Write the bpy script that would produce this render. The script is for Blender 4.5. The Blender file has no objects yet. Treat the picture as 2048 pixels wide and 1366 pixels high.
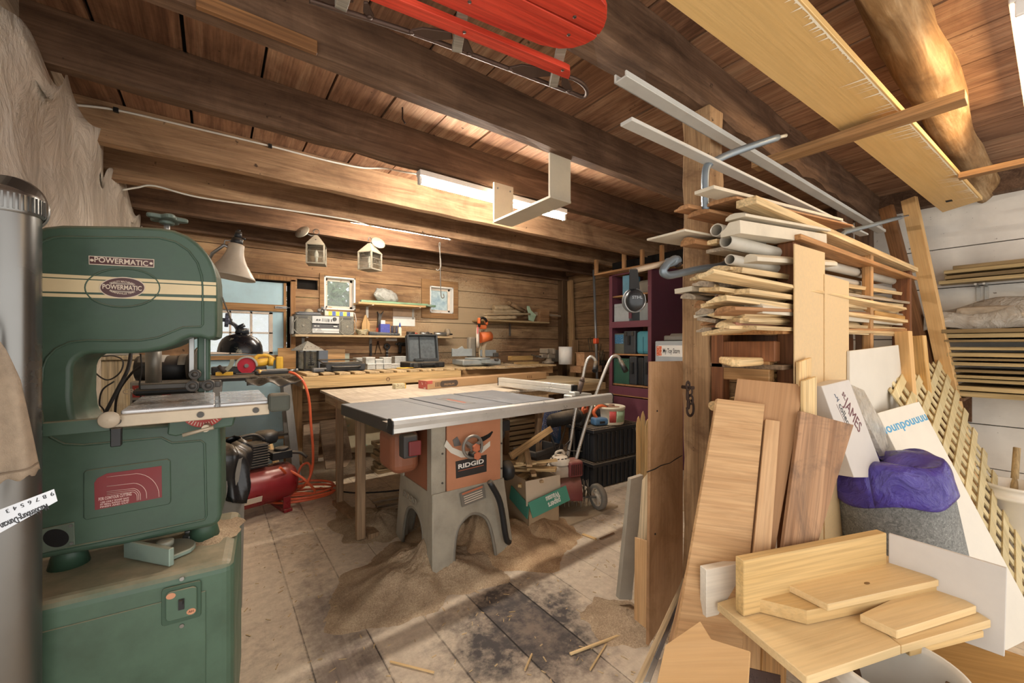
import bpy, math, random
from mathutils import Vector, Matrix
rnd = random.Random(11)
SC = bpy.context.scene
COL = SC.collection
PI = math.pi
V3 = Vector
# ---------------------------------------------------------------- survey of the place
# eye at (0,0,1.25); X runs along the joists, Y along the floor boards
FPX, CPX, HPY, EYE = 807.0, 1024.0, 690.0, 1.25
TH = math.atan2(594, 807)
SN, CS = math.sin(TH), math.cos(TH)
XL, XR, YB, ZC = -0.55, 4.62, 4.86, 2.50
ZJ = 2.29


def ray(px, py):
    a = (px - CPX) / FPX
    return V3((SN + CS * a, CS - SN * a, -(py - HPY) / FPX))


def at(px, py, X=None, Y=None, Z=None, D=None):
    r = ray(px, py)
    if X is not None:
        t = X / r.x
    elif Y is not None:
        t = Y / r.y
    elif Z is not None:
        t = (Z - EYE) / r.z
    else:
        t = D
    return V3((r.x * t, r.y * t, EYE + r.z * t))


def onplane(px, py, p0, n):
    r = ray(px, py)
    o = V3((0, 0, EYE))
    return o + r * ((p0 - o).dot(n) / r.dot(n))


# ---------------------------------------------------------------- colours and materials
def lin(c):
    if isinstance(c, str):
        c = c.lstrip('#')
        c = [int(c[i:i + 2], 16) / 255 for i in (0, 2, 4)]
    return tuple((x / 12.92 if x <= .04045 else ((x + .055) / 1.055) ** 2.4) for x in c[:3]) + (1,)


_M = {}


class NT:
    def __init__(s, name):
        s.m = bpy.data.materials.new(name)
        s.m.use_nodes = True
        s.t = s.m.node_tree
        s.b = s.t.nodes['Principled BSDF']
        s.o = s.t.nodes['Material Output']

    def n(s, typ, **kw):
        nd = s.t.nodes.new(typ)
        for k, v in kw.items():
            if k.startswith('i_'):
                k = k[2:]
                k = int(k) if k.isdigit() else k.replace('_', ' ')
                nd.inputs[k].default_value = v
            else:
                setattr(nd, k, v)
        return nd

    def l(s, a, b):
        s.t.links.new(a, b)

    def coord(s, scale=(1, 1, 1), rand=True, world=False):
        if world:
            src = s.n('ShaderNodeNewGeometry').outputs['Position']
        else:
            src = s.n('ShaderNodeTexCoord').outputs['Object']
        if rand and not world:
            oi = s.n('ShaderNodeObjectInfo')
            mu = s.n('ShaderNodeMath', operation='MULTIPLY', i_1=23.7)
            s.l(oi.outputs['Random'], mu.inputs[0])
            ad = s.n('ShaderNodeVectorMath', operation='ADD')
            s.l(src, ad.inputs[0])
            s.l(mu.outputs[0], ad.inputs[1])
            src = ad.outputs[0]
        mp = s.n('ShaderNodeMapping')
        mp.inputs['Scale'].default_value = scale
        s.l(src, mp.inputs['Vector'])
        return mp.outputs[0]

    def noise(s, vec, scale, detail=4, rough=.55, dist=0):
        nd = s.n('ShaderNodeTexNoise', i_Scale=scale, i_Detail=detail, i_Roughness=rough, i_Distortion=dist)
        s.l(vec, nd.inputs['Vector'])
        return nd.outputs['Fac']

    def ramp(s, fac, stops, interp='LINEAR'):
        nd = s.n('ShaderNodeValToRGB')
        nd.color_ramp.interpolation = interp
        e = nd.color_ramp.elements
        while len(e) < len(stops):
            e.new(.5)
        for i, (p, c) in enumerate(stops):
            e[i].position = p
            e[i].color = c if len(c) == 4 else tuple(c) + (1,)
        s.l(fac, nd.inputs[0])
        return nd.outputs[0]

    def mix(s, fac, a, b, mode='MIX'):
        nd = s.n('ShaderNodeMix', data_type='RGBA', blend_type=mode)
        for src, inp in ((fac, nd.inputs[0]), (a, nd.inputs[6]), (b, nd.inputs[7])):
            if hasattr(src, 'links') or hasattr(src, 'is_output'):
                s.l(src, inp)
            else:
                inp.default_value = src
        return nd.outputs[2]

    def math(s, op, a, b=None, clamp=False):
        nd = s.n('ShaderNodeMath', operation=op, use_clamp=clamp)
        for i, x in enumerate((a, b)):
            if x is None:
                continue
            if hasattr(x, 'is_output'):
                s.l(x, nd.inputs[i])
            else:
                nd.inputs[i].default_value = x
        return nd.outputs[0]

    def bump(s, h, strength=.3, dist=.01):
        nd = s.n('ShaderNodeBump', i_Strength=strength, i_Distance=dist)
        s.l(h, nd.inputs['Height'])
        s.l(nd.outputs[0], s.b.inputs['Normal'])

    def dust(s, colr, amount, col='#b9a487'):
        """fine sawdust lying on faces that look up"""
        g = s.n('ShaderNodeNewGeometry')
        sp = s.n('ShaderNodeSeparateXYZ')
        s.l(g.outputs['Normal'], sp.inputs[0])
        up = s.n('ShaderNodeMapRange', i_1=.25, i_2=.95, i_3=0, i_4=1)
        s.l(sp.outputs['Z'], up.inputs[0])
        nz = s.noise(s.coord(world=True), 9, 6, .65)
        nr = s.n('ShaderNodeMapRange', i_1=.3, i_2=.65, i_3=.35, i_4=1)
        s.l(nz, nr.inputs[0])
        f = s.math('MULTIPLY', up.outputs[0], nr.outputs[0])
        f = s.math('MULTIPLY', f, amount)
        return s.mix(f, colr, lin(col))


def wood(c1, c2, axis='X', c0=None, scale=1.0, rough=.62, dust=0, spots=0, bump=.15, fine=.35, lo=.32, hi=.68, vary=.25):
    key = ('wood', c1, c2, axis, c0, scale, rough, dust, spots, bump, fine, lo, hi, vary)
    if key in _M:
        return _M[key]
    t = NT('wood')
    st = {'X': (1, 9, 9), 'Y': (9, 1, 9), 'Z': (9, 9, 1)}[axis]
    st2 = {'X': (3, 120, 120), 'Y': (120, 3, 120), 'Z': (120, 120, 3)}[axis]
    v = t.coord(tuple(x * scale for x in st))
    n1 = t.noise(v, 1.3, 5, .6, 1.2)
    col = t.ramp(n1, [(lo, lin(c1)), (hi, lin(c2))])
    n2 = t.noise(t.coord(st2), 1, 2, .5)
    g = t.ramp(n2, [(.35, (1 - fine,) * 3), (.62, (1, 1, 1))])
    col = t.mix(1.0, col, g, 'MULTIPLY')
    if c0:
        n3 = t.noise(t.coord((1, 1, 1)), 3.2, 6, .7, .6)
        f = t.ramp(n3, [(.5, (0, 0, 0)), (.68, (1, 1, 1))])
        col = t.mix(f, col, lin(c0))
    if spots:
        n4 = t.noise(t.coord((1, 1, 1)), 26, 3, .6)
        f = t.ramp(n4, [(.68, (0, 0, 0)), (.73, (spots,) * 3)])
        col = t.mix(f, col, lin('#1d130b'))
    if vary:
        oi = t.n('ShaderNodeObjectInfo')
        mr = t.n('ShaderNodeMapRange', i_1=0, i_2=1, i_3=1 - vary, i_4=1 + vary * .35)
        t.l(oi.outputs['Random'], mr.inputs[0])
        col = t.mix(1.0, col, mr.outputs[0], 'MULTIPLY')
    if dust:
        col = t.dust(col, dust)
    t.l(col, t.b.inputs['Base Color'])
    t.b.inputs['Roughness'].default_value = rough
    t.b.inputs['Specular IOR Level'].default_value = .3
    if bump:
        t.bump(n2, bump, .004)
    _M[key] = t.m
    return t.m


def paint(c, rough=.5, metal=0, var=.12, dust=0, chip=None, chipamt=.62, nscale=6, bump=0, spec=.5, c2=None, sheen=0, dcol='#b9a487'):
    key = ('paint', c, rough, metal, var, dust, chip, chipamt, nscale, bump, spec, c2, dcol)
    if key in _M:
        return _M[key]
    t = NT('paint')
    v = t.coord()
    n = t.noise(v, nscale, 5, .65)
    base = lin(c)
    dark = lin(c2) if c2 else tuple(x * (1 - var * 2) for x in base[:3]) + (1,)
    lite = tuple(min(1, x * (1 + var)) for x in base[:3]) + (1,)
    col = t.ramp(n, [(.3, dark), (.55, base), (.75, lite)])
    if chip:
        n3 = t.noise(t.coord(), nscale * 2.3, 8, .72)
        f = t.ramp(n3, [(chipamt, (0, 0, 0)), (chipamt + .03, (1, 1, 1))])
        col = t.mix(f, col, lin(chip))
    if dust:
        col = t.dust(col, dust, dcol)
    t.l(col, t.b.inputs['Base Color'])
    r = t.n('ShaderNodeMapRange', i_1=.3, i_2=.7, i_3=max(0, rough - .08), i_4=min(1, rough + .12))
    t.l(n, r.inputs[0])
    t.l(r.outputs[0], t.b.inputs['Roughness'])
    t.b.inputs['Metallic'].default_value = metal
    t.b.inputs['Specular IOR Level'].default_value = spec
    if bump:
        t.bump(t.noise(t.coord(), nscale * 12, 3, .6), bump, .004)
    _M[key] = t.m
    return t.m


def glow(c, strength):
    key = ('glow', c, strength)
    if key not in _M:
        t = NT('glow')
        t.b.inputs['Base Color'].default_value = (.8, .8, .8, 1)
        t.b.inputs['Emission Color'].default_value = lin(c)
        t.b.inputs['Emission Strength'].default_value = strength
        _M[key] = t.m
    return _M[key]


def glass(c='#ffffff', rough=.02, alpha=.25, dirt=.0):
    """thin window glass: mostly clear, a film of dirt and a reflection"""
    key = ('glass', c, rough, alpha, dirt)
    if key in _M:
        return _M[key]
    t = NT('glass')
    tr = t.n('ShaderNodeBsdfTransparent')
    tr.inputs[0].default_value = lin(c)
    gl = t.n('ShaderNodeBsdfGlossy')
    gl.inputs['Roughness'].default_value = rough
    mx = t.n('ShaderNodeMixShader', i_0=alpha * .4)
    t.l(tr.outputs[0], mx.inputs[1])
    t.l(gl.outputs[0], mx.inputs[2])
    out = mx.outputs[0]
    if dirt:
        df = t.n('ShaderNodeBsdfTranslucent')
        df.inputs[0].default_value = lin('#e6e6e2')
        nz = t.noise(t.coord(), 14, 6, .7)
        f = t.ramp(nz, [(.3, (dirt * .3,) * 3), (.75, (min(1, dirt * 1.6),) * 3)])
        m2 = t.n('ShaderNodeMixShader')
        t.l(f, m2.inputs[0])
        t.l(out, m2.inputs[1])
        t.l(df.outputs[0], m2.inputs[2])
        out = m2.outputs[0]
    t.l(out, t.o.inputs['Surface'])
    _M[key] = t.m
    return t.m


def film(c='#e8e6e0', alpha=.5, rough=.25, diff=.6, wrinkle=.5, ws=7):
    """creased plastic film: part clear, part milky, glossy"""
    key = ('film', c, alpha, rough, diff, wrinkle, ws)
    if key in _M:
        return _M[key]
    t = NT('film')
    t.b.inputs['Base Color'].default_value = lin(c)
    t.b.inputs['Roughness'].default_value = rough
    t.b.inputs['Coat Weight'].default_value = .4
    nz = t.noise(t.coord(), ws, 6, .6, 1.0)
    t.bump(nz, wrinkle, .05)
    tl = t.n('ShaderNodeBsdfTranslucent')
    tl.inputs[0].default_value = lin(c)
    tr = t.n('ShaderNodeBsdfTransparent')
    m1 = t.n('ShaderNodeMixShader', i_0=.3)
    t.l(t.b.outputs[0], m1.inputs[1])
    t.l(tl.outputs[0], m1.inputs[2])
    f = t.ramp(nz, [(.3, (alpha * .7,) * 3), (.7, (min(1, alpha * 1.3),) * 3)])
    m2 = t.n('ShaderNodeMixShader')
    t.l(f, m2.inputs[0])
    t.l(tr.outputs[0], m2.inputs[1])
    t.l(m1.outputs[0], m2.inputs[2])
    t.l(m2.outputs[0], t.o.inputs['Surface'])
    _M[key] = t.m
    return t.m


# ---------------------------------------------------------------- mesh building
def frame(origin, ex, ez=(0, 0, 1)):
    """matrix whose X runs along ex and whose Z is as near ez as it can be"""
    x = V3(ex).normalized()
    z = V3(ez)
    z = (z - x * z.dot(x)).normalized()
    y = z.cross(x)
    m = Matrix((x, y, z)).transposed().to_4x4()
    m.translation = V3(origin)
    return m


def TR(x=0, y=0, z=0, rx=0, ry=0, rz=0):
    r = math.radians
    return Matrix.Translation((x, y, z)) @ Matrix.Rotation(r(rz), 4, 'Z') @ Matrix.Rotation(r(ry), 4, 'Y') @ Matrix.Rotation(r(rx), 4, 'X')


class MB:
    def __init__(s, M=None):
        s.v, s.f, s.s = [], [], []
        s.M = M or Matrix()

    def add(s, vs, fs, smooth=False, M=None):
        o = len(s.v)
        m = s.M @ M if M is not None else s.M
        s.v += [m @ V3(p) for p in vs]
        s.f += [tuple(i + o for i in f) for f in fs]
        s.s += [smooth] * len(fs)
        return s

    def box(s, c, d, M=None, taper=None):
        x, y, z = (k / 2 for k in d)
        tx, ty = taper or (1, 1)
        vs = []
        for k, sz in enumerate((-z, z)):
            fx, fy = (tx, ty) if k else (1, 1)
            vs += [(-x * fx, -y * fy, sz), (x * fx, -y * fy, sz), (x * fx, y * fy, sz), (-x * fx, y * fy, sz)]
        vs = [V3(p) + V3(c) for p in vs]
        return s.add(vs, [(0, 3, 2, 1), (4, 5, 6, 7), (0, 1, 5, 4), (1, 2, 6, 5), (2, 3, 7, 6), (3, 0, 4, 7)], False, M)

    def hexa(s, p):
        return s.add(p, [(0, 3, 2, 1), (4, 5, 6, 7), (0, 1, 5, 4), (1, 2, 6, 5), (2, 3, 7, 6), (3, 0, 4, 7)])

    def cyl(s, p0, p1, r0, r1=None, n=16, cap=True, smooth=True):
        p0, p1 = V3(p0), V3(p1)
        r1 = r0 if r1 is None else r1
        d = p1 - p0
        up = V3((0, 0, 1)) if abs(d.normalized().z) < .9 else V3((1, 0, 0))
        m = frame(p0, up.cross(d).cross(d) if False else d.cross(up), d)
        L = d.length
        vs = [(r0 * math.cos(2 * PI * i / n), r0 * math.sin(2 * PI * i / n), 0) for i in range(n)]
        vs += [(r1 * math.cos(2 * PI * i / n), r1 * math.sin(2 * PI * i / n), L) for i in range(n)]
        s.add(vs, [(i, (i + 1) % n, n + (i + 1) % n, n + i) for i in range(n)], smooth, m)
        if cap:
            o = len(s.v) - 2 * n
            s.f += [tuple(o + n - 1 - i for i in range(n)), tuple(o + n + i for i in range(n))]
            s.s += [False, False]
        return s

    def lathe(s, prof, n=28, M=None, smooth=True, arc=1.0):
        vs, fs = [], []
        k = len(prof)
        cols = n if arc >= 1 else n + 1
        for i in range(cols):
            a = 2 * PI * arc * i / n
            vs += [(r * math.cos(a), r * math.sin(a), z) for r, z in prof]
        for i in range(n):
            a, b = i, (i + 1) % cols
            for j in range(k - 1):
                fs.append((a * k + j, b * k + j, b * k + j + 1, a * k + j + 1))
        return s.add(vs, fs, smooth, M)

    def tube(s, pts, r, n=8, closed=False, smooth=True, cap=True):
        pts = [V3(p) for p in pts]
        m = len(pts)
        rs = r if isinstance(r, (list, tuple)) else [r] * m
        t0 = (pts[1] - pts[0]).normalized()
        up = V3((0, 0, 1)) if abs(t0.z) < .9 else V3((1, 0, 0))
        u = t0.cross(up).normalized()
        vs, fs = [], []
        for i, p in enumerate(pts):
            if closed:
                t = pts[(i + 1) % m] - pts[i - 1]
            else:
                t = pts[min(i + 1, m - 1)] - pts[max(i - 1, 0)]
            t.normalize()
            u = (u - t * u.dot(t))
            u = u.normalized() if u.length > 1e-6 else t.cross(V3((.3, .5, .8))).normalized()
            w = t.cross(u)
            vs += [p + (u * math.cos(2 * PI * k / n) + w * math.sin(2 * PI * k / n)) * rs[i] for k in range(n)]
        for i in range(m if closed else m - 1):
            j = (i + 1) % m
            fs += [(i * n + k, i * n + (k + 1) % n, j * n + (k + 1) % n, j * n + k) for k in range(n)]
        s.add(vs, fs, smooth)
        if cap and not closed:
            o = len(s.v) - m * n
            s.f += [tuple(o + n - 1 - k for k in range(n)), tuple(o + (m - 1) * n + k for k in range(n))]
            s.s += [False, False]
        return s

    def prism(s, poly, h, M=None, smooth=False):
        """polygon in local XY, from z=0 to z=h"""
        n = len(poly)
        a = sum(poly[i][0] * poly[(i + 1) % n][1] - poly[(i + 1) % n][0] * poly[i][1] for i in range(n))
        if (a < 0) != (h < 0):
            poly = poly[::-1]
        vs = [(x, y, 0) for x, y in poly] + [(x, y, h) for x, y in poly]
        s.add(vs, [tuple(range(n - 1, -1, -1)), tuple(range(n, 2 * n))], False, M)
        o = len(s.v) - 2 * n
        s.f += [(o + i, o + (i + 1) % n, o + n + (i + 1) % n, o + n + i) for i in range(n)]
        s.s += [smooth] * n
        return s

    def sph(s, c, r, n=16, m=10, M=None, z0=-1, z1=1):
        r = r if isinstance(r, (list, tuple)) else (r, r, r)
        t0, t1 = math.asin(z0), math.asin(z1)
        vs, fs = [], []
        for j in range(m + 1):
            t = t0 + (t1 - t0) * j / m
            for i in range(n):
                a = 2 * PI * i / n
                vs.append((c[0] + r[0] * math.cos(t) * math.cos(a), c[1] + r[1] * math.cos(t) * math.sin(a), c[2] + r[2] * math.sin(t)))
        for j in range(m):
            for i in range(n):
                fs.append((j * n + i, j * n + (i + 1) % n, (j + 1) * n + (i + 1) % n, (j + 1) * n + i))
        return s.add(vs, fs, True, M)

    def grid(s, fn, nu, nv, smooth=True):
        vs = [fn(i / nu, j / nv) for j in range(nv + 1) for i in range(nu + 1)]
        w = nu + 1
        return s.add(vs, [(j * w + i, j * w + i + 1, (j + 1) * w + i + 1, (j + 1) * w + i) for j in range(nv) for i in range(nu)], smooth)

    def build(s, name, mat, parent=None, bev=0, seg=1, loc=None, M=None, thick=0, sub=0):
        me = bpy.data.meshes.new(name)
        me.from_pydata([tuple(v) for v in s.v], [], s.f)
        me.polygons.foreach_set('use_smooth', s.s)
        me.materials.append(mat)
        me.update()
        o = bpy.data.objects.new(name, me)
        COL.objects.link(o)
        if M is not None:
            o.matrix_local = M
        elif loc is not None:
            o.location = loc
        if parent is not None:
            o.parent = parent
        if thick:
            md = o.modifiers.new('s', 'SOLIDIFY')
            md.thickness = thick
            md.offset = 0
        if bev:
            md = o.modifiers.new('b', 'BEVEL')
            md.width = bev
            md.segments = seg
            md.limit_method = 'ANGLE'
            md.angle_limit = .7
        if sub:
            md = o.modifiers.new('u', 'SUBSURF')
            md.levels = md.render_levels = sub
        return o


def tag(o, label, cat, group=None, kind=None):
    if label:
        o['label'] = label
    if cat:
        o['category'] = cat
    if group:
        o['group'] = group
    if kind or (label and cat):
        o['kind'] = kind or 'thing'
    return o


def struct(o):
    o['kind'] = 'structure'
    return o


def thing(name, label, cat, loc=(0, 0, 0), rz=0, group=None, M=None):
    o = bpy.data.objects.new(name, None)
    o.empty_display_size = .05
    COL.objects.link(o)
    if M is not None:
        o.matrix_world = M
    else:
        o.location = loc
        o.rotation_euler = (0, 0, math.radians(rz))
    return tag(o, label, cat, group)


def kids(o):
    return [c for c in bpy.data.objects if c.parent == o]


def dup(root, label, loc=None, rz=None, M=None):
    def cp(o, par):
        c = o.copy()
        COL.objects.link(c)
        if par is not None:
            c.parent = par
        for k in kids(o):
            cp(k, c)
        return c
    r = cp(root, None)
    r['label'] = label
    if M is not None:
        r.matrix_world = M
    if loc is not None:
        r.location = loc
    if rz is not None:
        r.rotation_euler = (0, 0, math.radians(rz))
    return r


def text(name, s, size, mat, parent, M, ext=.0004, bold=0, align='CENTER', sx=1.0, shear=0, space=1.0, fit=None):
    cu = bpy.data.curves.new(name, 'FONT')
    cu.body = s
    cu.size = size
    cu.extrude = ext
    cu.offset = bold
    cu.align_x = align
    cu.align_y = 'CENTER'
    cu.shear = shear
    cu.space_character = space
    cu.resolution_u = 3
    t = bpy.data.objects.new(name + '_src', cu)
    COL.objects.link(t)
    dg = bpy.context.evaluated_depsgraph_get()
    me = bpy.data.meshes.new_from_object(t.evaluated_get(dg))
    bpy.data.objects.remove(t)
    me.name = name
    me.materials.clear()
    me.materials.append(mat)
    if fit:
        xs = [v.co.x for v in me.vertices]
        k = fit / (max(xs) - min(xs))
        for v in me.vertices:
            v.co.x *= k
    o = bpy.data.objects.new(name, me)
    COL.objects.link(o)
    o.parent = parent
    o.matrix_local = M @ Matrix.Diagonal((sx, 1, 1, 1))
    return o


def rrect(w, h, r, n=5, cx=0, cy=0):
    out = []
    for sx, sy, a0 in ((1, 1, 0), (-1, 1, 90), (-1, -1, 180), (1, -1, 270)):
        for k in range(n + 1):
            a = math.radians(a0 + 90 * k / n)
            out.append((cx + sx * (w / 2 - r) + r * math.cos(a), cy + sy * (h / 2 - r) + r * math.sin(a)))
    return out


def smoothpath(pts, k=6):
    """Catmull-Rom through the points"""
    pts = [V3(p) for p in pts]
    P = [pts[0] * 2 - pts[1]] + pts + [pts[-1] * 2 - pts[-2]]
    out = []
    for i in range(1, len(P) - 2):
        a, b, c, d = P[i - 1], P[i], P[i + 1], P[i + 2]
        for j in range(k):
            t = j / k
            out.append(.5 * ((2 * b) + (c - a) * t + (2 * a - 5 * b + 4 * c - d) * t * t + (3 * b - a - 3 * c + d) * t ** 3))
    out.append(pts[-1])
    return out


def slab(name, pix, plane, th, mat, label=None, cat='board', group=None, along=None, parent=None, bev=.0015, away=True, off=0):
    """a sheet or board: outline seen at the pixel points, lying in the given plane (3 points in space),
    given real thickness behind that plane; its own local X runs along the grain"""
    a, b, c = (V3(p) for p in plane)
    n = (b - a).cross(c - a).normalized()
    if (V3((0, 0, EYE)) - a).dot(n) < 0:
        n = -n
    a = a + n * off
    P = [onplane(x, y, a, n) for x, y in pix]
    if along is None:
        k = max(range(len(P)), key=lambda i: (P[(i + 1) % len(P)] - P[i]).length)
        ex = P[(k + 1) % len(P)] - P[k]
    else:
        ex = P[along[1]] - P[along[0]]
    M = frame(sum(P, V3()) / len(P), ex, n)
    Mi = M.inverted()
    poly = [tuple((Mi @ p)[:2]) for p in P]
    mb = MB().prism(poly, -th if away else th)
    o = mb.build(name, mat, None, bev=bev)
    if parent is not None:
        o.parent = parent
        o.matrix_parent_inverse = Matrix()
        o.matrix_local = parent.matrix_world.inverted() @ M
    else:
        o.matrix_world = M
    if label:
        tag(o, label, cat, group)
    return o


def bar(name, p0, p1, w, t, mat, label=None, cat='board', group=None, up=(0, 0, 1), parent=None, bev=.0015):
    """straight stick from p0 to p1, w across (horizontal), t thick (towards up)"""
    p0, p1 = V3(p0), V3(p1)
    M = frame((p0 + p1) / 2, p1 - p0, up)
    o = MB().box((0, 0, 0), ((p1 - p0).length, w, t)).build(name, mat, None, bev=bev)
    if parent is not None:
        o.parent = parent
        o.matrix_local = parent.matrix_world.inverted() @ M
    else:
        o.matrix_world = M
    if label:
        tag(o, label, cat, group)
    return o


# ---------------------------------------------------------------- palette
W_CEIL = None
BLACK = paint('#1b1c1e', .45, dust=.35)
BLACKR = paint('#191919', .75, var=.2, dust=.4)
STEEL = paint('#9a9a98', .35, .8, dust=.2)
DSTEEL = paint('#55524e', .5, .6, dust=.4)
ALU = paint('#d3d1ca', .32, .35, var=.06, dust=.15)
GALV = paint('#7d7c79', .30, .9, var=.03, nscale=2.5)
RUST = paint('#3b2a20', .8, .3, var=.3)
WHITE = paint('#e6e4de', .55, var=.05)
PINE = wood('#d9b27a', '#edcf9b', vary=.12)
PINEY = wood('#d8b06c', '#ecd093', vary=.12)
PINEZ = wood('#cfa56b', '#e6c48c', 'Z', vary=.12)
FIR = wood('#a9743f', '#c89a63', vary=.2)
FIRZ = wood('#8d5f37', '#b0804f', 'Z', vary=.2)
OLD = wood('#5b3f2a', '#8a6445', dust=.35, vary=.2)


def fity(px0, px1, yt, yb, Y, z0=None):
    """extent of something whose front lies in the plane Y"""
    m = (px0 + px1) / 2
    z = at(m, yb, Y=Y).z if z0 is None else z0
    return at(px0, yb, Y=Y).x, at(px1, yb, Y=Y).x, z, at(m, yt, Y=Y).z


def boxthing(name, label, cat, px0, px1, yt, yb, Y, depth, mat, z0=None, part='body', bev=.004, seg=2, group=None, single=False, rz=0):
    a, b, z, t = fity(px0, px1, yt, yb, Y, z0)
    w, h = b - a, t - z
    M = TR((a + b) / 2, Y, z, rz=rz)
    mb = MB().box((0, depth / 2, h / 2), (w, depth, h))
    if single:
        o = mb.build(name, mat, bev=bev, seg=seg, M=M)
        return tag(o, label, cat, group)
    r = thing(name, label, cat, M=M, group=group)
    if part:
        mb.build(part, mat, r, bev=bev, seg=seg)
    return r, w, h


def fitx(px0, px1, yt, yb, X, z0=None):
    m = (px0 + px1) / 2
    z = at(m, yb, X=X).z if z0 is None else z0
    return at(px1, yb, X=X).y, at(px0, yb, X=X).y, z, at(m, yt, X=X).z


def boxx(name, label, cat, px0, px1, yt, yb, X, depth, mat, z0=None, part='body', bev=.004, seg=2, group=None, single=False):
    """front faces -X: local x runs along the front from left to right, local y goes in"""
    a, b, z, t = fitx(px0, px1, yt, yb, X, z0)
    w, h = b - a, t - z
    M = TR(X, (a + b) / 2, z, rz=-90)
    mb = MB().box((0, depth / 2, h / 2), (w, depth, h))
    if single:
        return tag(mb.build(name, mat, bev=bev, seg=seg, M=M), label, cat, group)
    r = thing(name, label, cat, M=M, group=group)
    if part:
        mb.build(part, mat, r, bev=bev, seg=seg)
    return r, w, h
# ================================================================ THE ROOM
def m_floor():
    t = NT('floor_boards')
    g = t.n('ShaderNodeTexCoord').outputs['Object']
    sp = t.n('ShaderNodeSeparateXYZ')
    t.l(g, sp.inputs[0])
    k = t.math('DIVIDE', t.math('SUBTRACT', sp.outputs['X'], .063), .237)
    idx = t.math('FLOOR', k)
    fr = t.math('FRACT', k)
    edge = t.math('MINIMUM', fr, t.math('SUBTRACT', 1.0, fr))
    wn = t.n('ShaderNodeTexWhiteNoise', noise_dimensions='1D')
    t.l(idx, wn.inputs['W'])
    mp = t.n('ShaderNodeMapping')
    mp.inputs['Scale'].default_value = (9, .8, 1)
    t.l(g, mp.inputs['Vector'])
    ad = t.n('ShaderNodeVectorMath', operation='ADD')
    t.l(mp.outputs[0], ad.inputs[0])
    t.l(wn.outputs['Color'], ad.inputs[1])
    n1 = t.noise(ad.outputs[0], 2.2, 6, .6, 1.4)
    board = t.ramp(n1, [(.3, lin('#6b5f56')), (.55, lin('#8b7c6f')), (.75, lin('#a19285'))])
    # bare dark stains near the middle of the floor
    v1 = t.coord(rand=False)
    n2 = t.noise(v1, 1.15, 7, .68)
    n3 = t.noise(v1, 22, 6, .7)
    n4 = t.noise(v1, 5, 6, .65)
    wv = t.n('ShaderNodeMapRange', i_1=0, i_2=1, i_3=-.045, i_4=.06)
    t.l(wn.outputs['Value'], wv.inputs[0])
    a = t.math('ADD', t.math('MULTIPLY', n2, .55), t.math('MULTIPLY', n4, .35))
    a = t.math('ADD', a, t.math('MULTIPLY', n3, .22))
    a = t.math('ADD', a, wv.outputs[0])
    # worn walkway where the dust has been swept off, seen in front of the saw
    dx = t.math('DIVIDE', t.math('SUBTRACT', sp.outputs['X'], 1.12), .55)
    dy = t.math('DIVIDE', t.math('SUBTRACT', sp.outputs['Y'], 1.42), .42)
    rr = t.math('ADD', t.math('MULTIPLY', dx, dx), t.math('MULTIPLY', dy, dy))
    hole = t.math('MULTIPLY', t.math('SUBTRACT', 1.0, rr, True), .17)
    dx2 = t.math('DIVIDE', t.math('SUBTRACT', sp.outputs['X'], .43), .16)
    dy2 = t.math('DIVIDE', t.math('SUBTRACT', sp.outputs['Y'], 1.6), 1.1)
    r2 = t.math('ADD', t.math('MULTIPLY', dx2, dx2), t.math('MULTIPLY', dy2, dy2))
    hole2 = t.math('MULTIPLY', t.math('SUBTRACT', 1.0, r2, True), .12)
    a = t.math('SUBTRACT', a, t.math('ADD', hole, hole2))
    dustf = t.ramp(a, [(.37, (0, 0, 0)), (.46, (.55,) * 3), (.55, (1, 1, 1))])
    dcol = t.ramp(n3, [(.3, lin('#b3a18d')), (.6, lin('#cdbca4')), (.8, lin('#dfcfb6'))])
    stain = t.ramp(t.math('ADD', t.math('MULTIPLY', n4, .6), t.math('MULTIPLY', n3, .5)), [(.5, lin('#4a4441')), (.64, lin('#7d6e61'))])
    f = t.ramp(hole, [(.02, (0, 0, 0)), (.1, (1, 1, 1))])
    board = t.mix(f, board, stain)
    c = t.mix(dustf, board, dcol)
    gap = t.ramp(edge, [(.008, (1, 1, 1)), (.02, (0, 0, 0))])
    gapf = t.math('MULTIPLY', gap, t.math('SUBTRACT', 1.15, dustf, True))
    c = t.mix(gapf, c, lin('#211b17'))
    t.l(c, t.b.inputs['Base Color'])
    t.b.inputs['Roughness'].default_value = .78
    h = t.math('ADD', t.math('MULTIPLY', n3, .5), t.math('MULTIPLY', n1, .6))
    h = t.math('SUBTRACT', h, gap)
    t.bump(h, .5, .008)
    return t.m


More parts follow.
